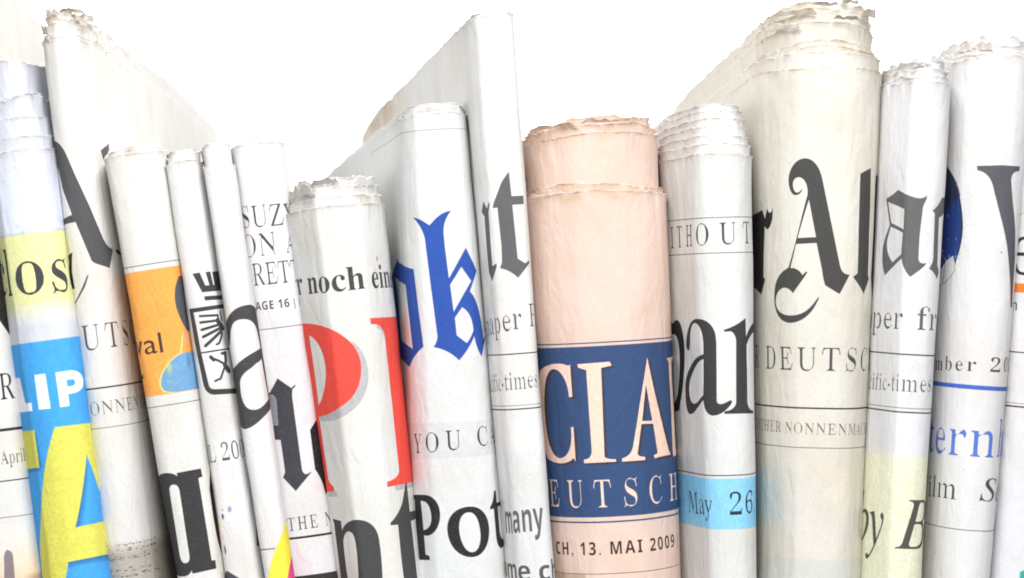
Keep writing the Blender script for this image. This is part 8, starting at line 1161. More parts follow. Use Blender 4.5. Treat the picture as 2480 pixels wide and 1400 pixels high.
        ('p',(0.12,0.15,0.24),0.25,[[(-331.6,381.8),(-262.5,390.4),(-205.6,398.1),(-164.5,404.8),(-149.1,410.9),(-136.1,417.7),(-125.0,424.9),(-115.6,432.6),(-107.5,440.5),(-100.7,448.7),(-94.9,456.9),(-90.2,465.0),(-86.3,473.0),(-83.4,480.7),(-101.1,484.1),(-122.5,487.4),(-149.3,490.4),(-184.2,493.1),(-234.0,495.1),(-297.5,496.5),(-301.2,483.8),(-304.9,471.1),(-308.6,458.4),(-312.3,445.7),(-316.2,432.9),(-320.0,420.2),(-323.9,407.4),(-327.7,394.6)]]),
        ('p',(0.12,0.15,0.24),0.25,[[(-331.6,381.8),(-262.5,390.4),(-205.6,398.1),(-164.5,404.8),(-149.1,410.9),(-136.1,417.7),(-125.0,424.9),(-115.6,432.6),(-107.5,440.5),(-100.7,448.7),(-94.9,456.9),(-90.2,465.0),(-86.3,473.0),(-83.4,480.7),(-100.9,486.4),(-122.0,492.0),(-148.3,497.3),(-182.6,502.3),(-231.2,506.8),(-293.4,510.8),(-297.1,498.0),(-300.8,485.1),(-304.6,472.3),(-308.3,459.4),(-312.1,446.5),(-316.0,433.6),(-319.9,420.6),(-323.8,407.7),(-327.7,394.7)]]),
        ('p',(0.12,0.15,0.24),0.25,[[(-331.6,381.8),(-262.5,390.4),(-205.6,398.1),(-164.5,404.8),(-149.1,410.9),(-136.1,417.7),(-125.0,424.9),(-115.6,432.6),(-107.5,440.5),(-100.7,448.7),(-94.9,456.9),(-90.2,465.0),(-86.3,473.0),(-83.4,480.7),(-98.1,487.5),(-115.2,494.3),(-135.6,501.0),(-160.6,507.4),(-192.7,513.7),(-236.3,519.5),(-289.4,525.0),(-293.0,512.1),(-296.8,499.1),(-300.5,486.2),(-304.3,473.2),(-308.1,460.2),(-311.9,447.1),(-315.8,434.1),(-319.8,421.0),(-323.7,408.0),(-327.6,394.9)]]),
        ('p',(0.12,0.15,0.24),0.25,[[(-331.6,381.8),(-262.5,390.4),(-205.6,398.1),(-164.5,404.8),(-149.1,410.9),(-136.1,417.7),(-125.0,424.9),(-115.6,432.6),(-107.5,440.5),(-100.7,448.7),(-94.9,456.9),(-90.2,465.0),(-86.3,473.0),(-83.4,480.7),(-97.9,489.5),(-114.7,498.2),(-134.9,506.9),(-159.4,515.4),(-190.8,523.6),(-233.4,531.5),(-285.4,539.2),(-289.1,526.2),(-292.7,513.2),(-296.5,500.1),(-300.3,487.0),(-304.1,473.9),(-307.9,460.8),(-311.8,447.7),(-315.7,434.5),(-319.7,421.4),(-323.6,408.2),(-327.6,395.0)]]),
        ('p',(0.12,0.15,0.24),0.25,[[(-331.6,381.8),(-262.5,390.4),(-205.6,398.1),(-164.5,404.8),(-149.1,410.9),(-136.1,417.7),(-125.0,424.9),(-115.6,432.6),(-107.5,440.5),(-100.7,448.7),(-94.9,456.9),(-90.2,465.0),(-86.3,473.0),(-83.4,480.7),(-95.8,490.1),(-109.9,499.5),(-126.3,508.8),(-145.6,518.0),(-168.8,527.2),(-198.1,536.1),(-236.4,544.8),(-281.4,553.4),(-285.1,540.3),(-288.8,527.2),(-292.5,514.1),(-296.2,500.9),(-300.1,487.8),(-303.9,474.6),(-307.8,461.4),(-311.6,448.1),(-315.6,434.9),(-319.6,421.6),(-323.6,408.4),(-327.6,395.1)]]),
        ('p',(0.12,0.16,0.26),0.5,[[(-101.6,451.0),(-95.9,461.3),(-91.1,471.6),(-86.8,481.8),(-83.1,492.0),(-79.9,502.3),(-77.3,512.5),(-75.2,522.7),(-73.5,532.9),(-72.2,543.1),(-71.4,553.3),(-71.0,562.1),(-71.1,570.7),(-71.6,579.2),(-72.6,587.6),(-74.0,595.7),(-75.7,603.7),(-77.8,611.4),(-80.1,619.0),(-82.8,626.2),(-85.6,633.3),(-84.1,622.3),(-82.9,609.9),(-82.2,596.0),(-82.1,580.6),(-82.7,563.5),(-84.1,544.7),(-86.5,524.2),(-90.1,501.8),(-92.5,489.6),(-95.0,477.4),(-98.3,464.2),(-101.6,451.0)]]),
        ('b',(0.7,0.77,0.86),0.6576084179657984,-128.5,585.9,2.2348002094640127,3.04745483108729,0.5,0.3,0.5),
        ('b',(0.7,0.77,0.86),0.6993964715619785,-153.1,637.1,1.5584737352965508,2.1251914572225687,0.5,0.3,0.5),
        ('b',(0.7,0.77,0.86),0.41754714075653426,-150.4,547.4,1.39077919190159,1.8965170798658042,0.5,0.3,0.5),
        ('b',(0.7,0.77,0.86),0.6953825913464522,-116.7,625.8,2.89853235803065,3.9525441245872495,0.5,0.3,0.5),
        ('b',(0.7,0.77,0.86),0.7923668349437885,-152.6,570.4,2.2450068037172835,3.0613729141599317,0.5,0.3,0.5),
        ('b',(0.7,0.77,0.86),0.8032325838770652,-109.0,627.1,1.0722626449462345,1.4621763340175924,0.5,0.3,0.5),
        ('b',(0.7,0.77,0.86),0.44824322396326677,-159.8,619.3,2.5867896077194827,3.5274403741629303,0.5,0.3,0.5),
        ('b',(0.7,0.77,0.86),0.828022068089678,-149.5,625.3,2.087565628764066,2.8466804028600894,0.5,0.3,0.5),
        ('b',(0.7,0.77,0.86),0.5598707037822124,-97.8,566.7,1.122764292586716,1.5310422171637037,0.5,0.3,0.5),
        ('b',(0.7,0.77,0.86),0.8891640541464352,-135.6,633.8,2.9680950327469895,4.047402317382258,0.5,0.3,0.5),
        ('b',(0.7,0.77,0.86),0.8388126554832251,-140.8,633.1,0.7034354676496992,0.9592301831586807,0.5,0.3,0.5),
        ('b',(0.7,0.77,0.86),0.8472625373161273,-92.6,427.3,1.6647122714367082,2.2700621883227834,0.5,0.3,0.5),
        ('b',(0.7,0.77,0.86),0.5313643864571271,-145.3,629.5,2.2780050789629667,3.106370562222227,0.5,0.3,0.5),
        ('b',(0.7,0.77,0.86),0.615729913579201,-138.5,629.2,1.0966697765907194,1.4954587862600717,0.5,0.3,0.5),
        ('b',(0.7,0.77,0.86),0.6746439139951419,-167.2,453.4,2.877441469975425,3.923783822693761,0.5,0.3,0.5),
        ('b',(0.7,0.77,0.86),0.46272172277914086,-72.7,618.8,0.9510848488860271,1.2969338848445822,0.5,0.3,0.5),
        ('b',(0.7,0.77,0.86),0.8332481901043298,-93.4,583.4,2.2041878961103953,3.0057107674232664,0.5,0.3,0.5),
        ('b',(0.7,0.77,0.86),0.8418998517154106,-101.8,453.8,1.5248650721731092,2.0793614620542393,0.5,0.3,0.5),
        ('b',(0.7,0.77,0.86),0.4554277508805878,-92.7,618.1,1.1977419644400609,1.6332844969637192,0.5,0.3,0.5),
        ('b',(0.7,0.77,0.86),0.7432581158893213,-78.8,632.2,2.273559017876048,3.1003077516491557,0.5,0.3,0.5),
        ('b',(0.7,0.77,0.86),0.7847630603304305,-99.4,633.8,1.572887218436905,2.1448462069594156,0.5,0.3,0.5),
        ('b',(0.7,0.77,0.86),0.8980351710853751,-155.6,613.3,2.9993094702181406,4.089967459388373,0.5,0.3,0.5),
        ('b',(0.7,0.77,0.86),0.5283903837058174,-75.6,618.6,1.96925855920623,2.685352580735768,0.5,0.3,0.5),
        ('b',(0.7,0.77,0.86),0.43960841956327323,-178.0,448.8,0.8490062488923521,1.1577357939441164,0.5,0.3,0.5),
        ('b',(0.7,0.77,0.86),0.7629707007824371,-132.0,527.8,2.7148057962984127,3.70200790404329,0.5,0.3,0.5),
        ('b',(0.7,0.77,0.86),0.6212976568789714,-90.2,626.1,2.9720598841360144,4.052808932912747,0.5,0.3,0.5),
        ('p',(0.4,0.4,0.43),1.0,[[(-126.3,689.6),(-125.8,689.2),(-125.7,688.8),(-126.2,688.5),(-127.0,688.3),(-127.9,688.4),(-183.2,700.5),(-184.2,700.9),(-184.3,701.3),(-183.5,701.7),(-182.1,701.8),(-180.7,701.7)]]),
        ('p',(0.4,0.4,0.43),1.0,[[(-101.2,672.9),(-101.0,672.5),(-101.2,672.1),(-101.8,671.8),(-102.5,671.8),(-103.1,672.0),(-128.3,688.6),(-128.6,689.0),(-128.4,689.4),(-127.6,689.6),(-126.7,689.6),(-126.0,689.4)]]),
        ('p',(0.4,0.4,0.43),1.0,[[(-89.4,658.8),(-89.3,658.4),(-89.6,658.0),(-90.2,657.8),(-90.9,657.9),(-91.3,658.2),(-103.2,672.1),(-103.4,672.6),(-103.0,672.9),(-102.3,673.1),(-101.6,673.1),(-101.1,672.8)]]),
        ('p',(0.45,0.45,0.48),1.0,[[(-139.7,663.8),(-139.5,664.3),(-138.7,664.5),(-137.6,664.6),(-136.8,664.4),(-136.4,664.0),(-134.1,650.2),(-131.9,636.4),(-132.1,636.0),(-132.9,635.7),(-133.8,635.7),(-134.7,635.9),(-135.0,636.3),(-137.3,650.0)]]),
        ('p',(0.45,0.45,0.48),1.0,[[(-147.5,691.5),(-147.3,691.9),(-146.5,692.2),(-145.5,692.2),(-144.5,692.0),(-144.1,691.7),(-140.2,677.8),(-136.4,664.0),(-136.6,663.6),(-137.4,663.3),(-138.4,663.2),(-139.3,663.4),(-139.7,663.8),(-143.6,677.6)]]),
        ('p',(0.45,0.45,0.48),1.0,[[(-92.3,658.5),(-92.1,658.9),(-91.6,659.1),(-91.1,659.0),(-90.7,658.8),(-90.6,658.5),(-92.3,647.1),(-92.5,646.8),(-93.0,646.6),(-93.5,646.6),(-94.0,646.9),(-94.1,647.2)]]),
        ('p',(0.35,0.35,0.38),1.0,[[(-41.3,407.1),(-26.2,406.2),(-12.5,405.1),(0.6,403.7),(14.0,402.1),(28.1,401.9),(44.1,401.4),(66.3,400.3),(66.5,411.7),(60.2,412.7),(55.3,413.8),(51.3,415.0),(48.0,416.5),(45.4,418.3),(43.2,420.5),(41.5,423.3),(40.4,426.6),(39.7,430.6),(39.4,435.3),(41.5,447.1),(43.9,459.1),(46.3,471.2),(48.9,483.6),(51.8,496.2),(54.8,509.1),(58.0,522.2),(61.5,535.7),(65.1,549.4),(69.1,563.5),(71.3,576.4),(73.8,589.4),(76.5,602.3),(79.6,615.3),(82.9,628.2),(83.4,642.4),(83.9,656.6),(84.4,670.9),(84.9,685.1),(86.6,698.6),(88.5,712.0),(90.5,725.5),(92.4,739.0),(76.1,739.4),(72.7,723.6),(69.3,708.4),(66.0,693.7),(62.7,679.3),(59.5,665.2),(56.2,651.1),(52.8,637.1),(49.4,622.9),(46.0,608.4),(42.4,593.6),(38.4,580.3),(34.2,567.0),(29.9,553.7),(25.4,540.4),(21.0,527.0),(16.6,513.5),(12.2,499.9),(7.8,486.2),(3.5,472.4),(-0.6,458.4),(-2.9,450.5),(-5.7,443.6),(-8.9,437.6),(-12.5,432.5),(-16.3,428.2),(-20.5,424.6),(-25.0,421.9),(-29.8,419.8),(-34.7,418.5),(-39.7,417.9)]]),
        ('t',(0.27,0.27,0.28),1.0,'book','D',-323.2,60.63,908.4,-0.0347,49.0),
        ('t',(0.27,0.27,0.28),1.0,'book','e',-271.1,60.63,906.5,-0.0347,49.0),
        ('t',(0.27,0.27,0.28),1.0,'book','c',-236.7,60.63,905.4,-0.0347,49.0),
        ('t',(0.27,0.27,0.28),1.0,'book','e',-202.9,60.63,904.2,-0.0347,49.0),
        ('t',(0.27,0.27,0.28),1.0,'book','m',-168.5,60.63,903.0,-0.0347,49.0),
        ('t',(0.27,0.27,0.28),1.0,'book','b',-111.2,60.63,901.0,-0.0347,49.0),
        ('t',(0.27,0.27,0.28),1.0,'book','e',-71.4,60.63,899.6,-0.0347,49.0),
        ('t',(0.27,0.27,0.28),1.0,'book','r',-36.9,60.63,898.4,-0.0347,49.0),
        ('t',(0.27,0.27,0.28),1.0,'book','2',19.3,60.63,896.5,-0.0347,49.0),
        ('t',(0.27,0.27,0.28),1.0,'book','0',60.5,60.63,895.0,-0.0347,49.0),
        ('t',(0.27,0.27,0.28),1.0,'book','1',101.7,60.63,893.6,-0.0347,49.0),
        ('t',(0.27,0.27,0.28),1.0,'book','0',142.8,60.63,892.2,-0.0347,49.0),
        ('p',(0.23,0.38,0.74),1.0,[[(-447.0,931.1),(460.2,931.1),(460.2,941.6),(-447.0,941.6)]]),
        ('t',(0.3,0.44,0.77),1.0,'roman','S',-276.6,142.4,1105.9,-0.017,134.0),
        ('t',(0.3,0.44,0.77),1.0,'roman','t',-193.8,142.4,1104.5,-0.017,134.0),
        ('t',(0.3,0.44,0.77),1.0,'roman','e',-145.4,142.4,1103.7,-0.017,134.0),
        ('t',(0.3,0.44,0.77),1.0,'roman','r',-81.6,142.4,1102.6,-0.017,134.0),
        ('t',(0.3,0.44,0.77),1.0,'roman','n',-20.7,142.4,1101.6,-0.017,134.0),
        ('t',(0.3,0.44,0.77),1.0,'roman','h',60.1,142.4,1100.2,-0.017,134.0),
        ('t',(0.3,0.44,0.77),1.0,'roman','o',140.8,142.4,1098.8,-0.017,134.0),
        ('t',(0.3,0.44,0.77),1.0,'roman','f',212.1,142.4,1097.6,-0.017,134.0),
        ('t',(0.3,0.3,0.32),1.0,'roman','F',-230.5,95.56,1216.2,-0.0696,76.0),
        ('t',(0.3,0.3,0.32),1.0,'roman','i',-173.0,95.56,1212.1,-0.0696,76.0),
        ('t',(0.3,0.3,0.32),1.0,'roman','l',-144.8,95.56,1210.2,-0.0696,76.0),
        ('t',(0.3,0.3,0.32),1.0,'roman','m',-116.4,95.56,1208.2,-0.0696,76.0),
        ('t',(0.3,0.3,0.32),1.0,'italic','S',18.7,111.08,1206.1,0.0174,78.0),
        ('t',(0.3,0.3,0.32),1.0,'italic','e',79.7,111.08,1207.1,0.0174,78.0),
        ('t',(0.3,0.3,0.32),1.0,'italic','r',127.3,111.08,1207.9,0.0174,78.0),
        ('t',(0.3,0.3,0.32),1.0,'italic','i',164.3,111.08,1208.6,0.0174,78.0),
        ('t',(0.3,0.3,0.32),1.0,'italic','e',193.6,111.08,1209.1,0.0174,78.0),
        ('p',(0.36,0.36,0.38),1.0,[[(-447.0,1277.2),(460.2,1277.2),(460.2,1279.2),(-447.0,1279.2)]]),
        ('b',(0.25,0.25,0.25),0.8,-108.7,1342.0,1.6,4,0.4,0.03,0.4),
        ('b',(0.55,0.4,0.32),0.8,-26.5,1135.2,2.5,1.5,0.4,0.03,0.4),
        ('b',(0.35,0.35,0.38),0.7,28.6,609.8,3,3.5,0.5,0.03,0.4),
    ],
    'blank_right': [
        ('p',(0.16,0.16,0.19),1.0,[[(-112.5,583.9),(-115.1,585.2),(-116.2,587.4),(-115.0,589.5),(-112.3,590.9),(-109.0,591.0),(-98.7,588.3),(-96.6,587.0),(-95.8,584.9),(-96.7,582.7),(-98.8,581.4),(-101.5,581.3)]]),
        ('p',(0.16,0.16,0.19),1.0,[[(-128.3,593.6),(-130.0,595.7),(-129.0,597.9),(-125.7,599.5),(-121.6,599.8),(-118.4,598.7),(-107.0,589.9),(-105.8,587.9),(-106.5,585.7),(-108.7,584.1),(-111.9,583.8),(-114.8,584.9)]]),
        ('p',(0.16,0.16,0.19),1.0,[[(-136.0,615.4),(-135.1,617.7),(-131.5,619.4),(-127.2,619.8),(-123.4,618.9),(-121.7,616.8),(-117.0,596.9),(-117.7,594.6),(-120.4,593.0),(-124.2,592.5),(-128.0,593.5),(-129.9,595.5)]]),
        ('p',(0.16,0.16,0.19),1.0,[[(-136.4,641.6),(-134.9,643.8),(-130.9,645.2),(-126.6,645.3),(-123.2,644.1),(-121.9,642.0),(-121.8,629.2),(-121.6,616.4),(-122.8,614.2),(-126.2,612.7),(-130.5,612.6),(-134.5,613.8),(-136.0,615.9),(-136.2,628.8)]]),
        ('p',(0.16,0.16,0.19),1.0,[[(-126.4,662.3),(-124.2,664.3),(-120.5,665.2),(-116.9,664.7),(-114.6,663.0),(-114.4,660.7),(-122.1,641.0),(-124.2,639.1),(-128.2,638.1),(-132.6,638.6),(-135.8,640.2),(-136.2,642.5)]]),
        ('p',(0.16,0.16,0.19),1.0,[[(-112.3,672.2),(-109.4,673.3),(-106.4,673.0),(-104.3,671.5),(-103.8,669.2),(-105.1,667.2),(-115.8,659.0),(-119.0,657.9),(-122.8,658.2),(-125.8,659.7),(-126.5,661.9),(-124.7,664.0)]]),
        ('p',(0.16,0.16,0.19),1.0,[[(-93.5,674.9),(-91.2,674.4),(-89.6,672.7),(-89.3,670.5),(-90.5,668.5),(-92.7,667.6),(-108.0,666.0),(-111.1,666.5),(-113.3,668.1),(-113.7,670.4),(-112.0,672.4),(-109.0,673.3)]]),
        ('p',(0.16,0.16,0.19),1.0,[[(-96.5,628.1),(-93.8,627.1),(-92.4,624.9),(-92.6,622.3),(-94.4,620.3),(-97.2,619.6),(-127.8,620.4),(-132.7,621.3),(-135.7,623.4),(-135.3,626.1),(-131.6,628.2),(-126.7,628.9)]]),
        ('t',(0.5,0.5,0.52),1.0,'light','N',-161.4,39.87,528.6,0.0265,36.0),
        ('t',(0.5,0.5,0.52),1.0,'light','U',-132.1,39.87,529.3,0.0265,36.0),
        ('t',(0.5,0.5,0.52),1.0,'light','N',-102.8,39.87,530.1,0.0265,36.0),
        ('p',(0.86,0.47,0.12),1.0,[[(-491.9,694.3),(496.1,694.3),(496.1,716.0),(-491.9,716.0)]]),
        ('t',(0.16,0.16,0.19),1.0,'sans','a',-152.8,44.27,760.5,-0.041,42.0),
        ('t',(0.16,0.16,0.19),1.0,'sans','n',-129.5,44.27,759.5,-0.041,42.0),
        ('t',(0.16,0.16,0.19),1.0,'sans','E',-87.0,44.27,757.8,-0.041,42.0),
        ('t',(0.16,0.16,0.19),1.0,'sans','i',-60.4,44.27,756.7,-0.041,42.0),
        ('t',(0.16,0.16,0.19),1.0,'sans','n',-46.3,44.27,756.1,-0.041,42.0),
        ('p',(0.3,0.3,0.31),1.0,[[(-491.9,857.6),(496.1,857.6),(496.1,860.8),(-491.9,860.8)]]),
        ('p',(0.31,0.31,0.32),1.0,[[(-491.9,980.6),(496.1,980.6),(496.1,982.1),(-491.9,982.1)]]),
        ('p',(0.25,0.25,0.26),1.0,[[(-491.9,987.3),(496.1,987.3),(496.1,991.3),(-491.9,991.3)]]),
        ('p',(0.12,0.66,0.62),1.0,[[(-54.6,1382.0),(-43.5,1376.9),(-32.4,1371.9),(-21.3,1366.9),(-10.1,1361.9),(1.2,1357.0),(12.4,1352.1),(23.8,1347.3),(35.1,1342.4),(46.7,1337.6),(58.7,1332.9),(71.1,1328.3),(72.2,1340.4),(73.3,1352.5),(74.4,1364.7),(75.5,1376.9),(76.7,1389.0),(77.8,1401.2),(79.0,1413.3),(80.1,1425.5),(81.3,1437.7),(82.5,1449.8),(83.7,1462.0),(84.9,1474.2),(86.1,1486.4),(71.7,1486.7),(58.4,1487.2),(45.7,1487.8),(33.4,1488.6),(21.2,1489.5),(9.2,1490.3),(-2.8,1491.3),(-14.8,1492.2),(-26.7,1493.2),(-38.5,1494.2),(-50.3,1495.3),(-50.8,1482.7),(-51.3,1470.1),(-51.7,1457.5),(-52.2,1444.9),(-52.7,1432.3),(-53.2,1419.7),(-53.6,1407.2),(-54.1,1394.6)]]),
    ],
}
RECTS = {
    'spine_far_left': (-495, 500, 240, 1520),
    'lip': (-450, 462, 240, 1520),
    'big_a': (-465, 438, 240, 1520),
    'orange': (-462, 460, 240, 1520),
    'emblem': (-449, 442, 240, 1520),
    'eight': (-443, 446, 240, 1520),
    'suz': (-460, 467, 240, 1520),
    'pl': (-475, 476, 240, 1520),
    'ok': (-948, 955, 240, 1520),
    'rt': (-435, 464, 240, 1520),
    'cial': (-509, 505, 240, 1520),
    'without': (-436, 477, 240, 1520),
    'al': (-485, 489, 240, 1520),
    'au': (-449, 456, 240, 1520),
    'globe': (-447, 460, 240, 1520),
    'blank_right': (-492, 496, 240, 1520),
}


# ----------------------------------------------------------------- materials
def new_mat(name):
    m = bpy.data.materials.new(name)
    m.use_nodes = True
    nt = m.node_tree
    b = nt.nodes["Principled BSDF"]
    return m, nt, b


def paper_material(name, tone, image=None):
    m, nt, b = new_mat(name)
    N, L = nt.nodes, nt.links
    b.inputs['Roughness'].default_value = 0.82
    b.inputs['Specular IOR Level'].default_value = 0.15
    tc = N.new('ShaderNodeTexCoord')
    uv = N.new('ShaderNodeUVMap'); uv.uv_map = "sheet"          # millimetres on the flat sheet

    def noise(scale, detail, rough, vec=None):
        n = N.new('ShaderNodeTexNoise')
        n.inputs['Scale'].default_value = scale
        n.inputs['Detail'].default_value = detail
        n.inputs['Roughness'].default_value = rough
        L.new(vec if vec else uv.outputs[0], n.inputs['Vector'])
        return n.outputs['Fac']

    def mix(fac, a, bb, kind='MIX'):
        x = N.new('ShaderNodeMix'); x.data_type = 'RGBA'; x.blend_type = kind
        for sock, val in ((x.inputs[0], fac), (x.inputs[6], a), (x.inputs[7], bb)):
            if isinstance(val, bpy.types.NodeSocket):
                L.new(val, sock)
            else:
                sock.default_value = val if isinstance(val, float) else (*val, 1)
        return x.outputs[2]

    def ramp(fac, p0, p1, v0=0.0, v1=1.0):
        r = N.new('ShaderNodeMapRange')
        L.new(fac, r.inputs[0])
        r.inputs[1].default_value = p0; r.inputs[2].default_value = p1
        r.inputs[3].default_value = v0; r.inputs[4].default_value = v1
        return r.outputs[0]

    lin = [c ** 2.2 for c in tone]
    warm = [lin[0] * .95, lin[1] * .93, lin[2] * .89]
    base = mix(ramp(noise(0.05, 4, .6), .42, .64), lin, warm)
    fib = N.new('ShaderNodeMapping'); fib.inputs['Scale'].default_value = (2.2, 1.1, 1)
    L.new(uv.outputs[0], fib.inputs[0])
    grain = noise(1.3, 5, .75, fib.outputs[0])
    base = mix(ramp(grain, .40, .66, 0.0, .17), base, (.28, .265, .24))
    mott = noise(2.2, 3, .6)
    base = mix(ramp(mott, .35, .7, .0, .15), base, (.36, .345, .32))
    speck = noise(1.9, 2, .5)
    base = mix(ramp(speck, .72, .76, 0.0, .5), base, (.16, .13, .10))
    if image:
        im = N.new('ShaderNodeTexImage'); im.image = image; im.extension = 'CLIP'
        im.interpolation = 'Cubic'
        uv2 = N.new('ShaderNodeUVMap'); uv2.uv_map = "print"
        L.new(uv2.outputs[0], im.inputs[0])
        cov = N.new('ShaderNodeMath'); cov.operation = 'MULTIPLY'
        L.new(im.outputs['Alpha'], cov.inputs[0])
        L.new(ramp(grain, .58, .80, 1.0, .70), cov.inputs[1])
        base = mix(cov.outputs[0], base, im.outputs['Color'])
    age = N.new('ShaderNodeAttribute'); age.attribute_name = "age"
    cl = N.new('ShaderNodeClamp'); L.new(age.outputs['Fac'], cl.inputs[0])
    base = mix(cl.outputs[0], base, (.50, .33, .16))
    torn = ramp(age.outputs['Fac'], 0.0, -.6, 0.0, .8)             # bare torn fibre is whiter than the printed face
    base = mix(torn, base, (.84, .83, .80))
    L.new(base, b.inputs['Base Color'])
    bump = N.new('ShaderNodeBump'); bump.inputs['Strength'].default_value = .35
    bump.inputs['Distance'].default_value = 0.00006
    L.new(grain, bump.inputs['Height'])
    cr = N.new('ShaderNodeTexNoise'); cr.inputs['Scale'].default_value = 0.16
    cr.inputs['Detail'].default_value = 4; cr.inputs['Distortion'].default_value = .6
    cm = N.new('ShaderNodeMapping'); cm.inputs['Scale'].default_value = (2.2, .7, 1)
    L.new(uv.outputs[0], cm.inputs[0]); L.new(cm.outputs[0], cr.inputs['Vector'])
    bump2 = N.new('ShaderNodeBump'); bump2.inputs['Strength'].default_value = .5
    bump2.inputs['Distance'].default_value = 0.0008
    L.new(cr.outputs['Fac'], bump2.inputs['Height'])
    L.new(bump.outputs[0], bump2.inputs['Normal'])
    L.new(bump2.outputs[0], b.inputs['Normal'])
    return m


# ----------------------------------------------------------------- mesh helpers
def make_object(name, verts, quads, mat, parent=None, uvs=None, attr=None, smooth=True):
    me = bpy.data.meshes.new(name)
    nv, nf = len(verts), len(quads)
    me.vertices.add(nv)
    me.vertices.foreach_set("co", np.asarray(verts, np.float32).ravel())
    me.loops.add(nf * 4)
    me.loops.foreach_set("vertex_index", np.asarray(quads, np.int32).ravel())
    me.polygons.add(nf)
    me.polygons.foreach_set("loop_start", np.arange(0, nf * 4, 4, dtype=np.int32))
    me.polygons.foreach_set("use_smooth", np.full(nf, smooth, dtype=bool))
    for nm, uvv in (uvs or {}).items():
        l = me.uv_layers.new(name=nm)
        l.data.foreach_set("uv", np.ascontiguousarray(np.asarray(uvv, np.float32)[np.asarray(quads, np.int64).ravel()]).ravel())
    if attr is not None:
        a = me.attributes.new("age", 'FLOAT', 'POINT')
        a.data.foreach_set("value", np.ascontiguousarray(attr, dtype=np.float32))
    me.update(calc_edges=True)
    me.validate()
    if mat:
        me.materials.append(mat)
    ob = bpy.data.objects.new(name, me)
    COL.objects.link(ob)
    if parent:
        ob.parent = parent
    return ob


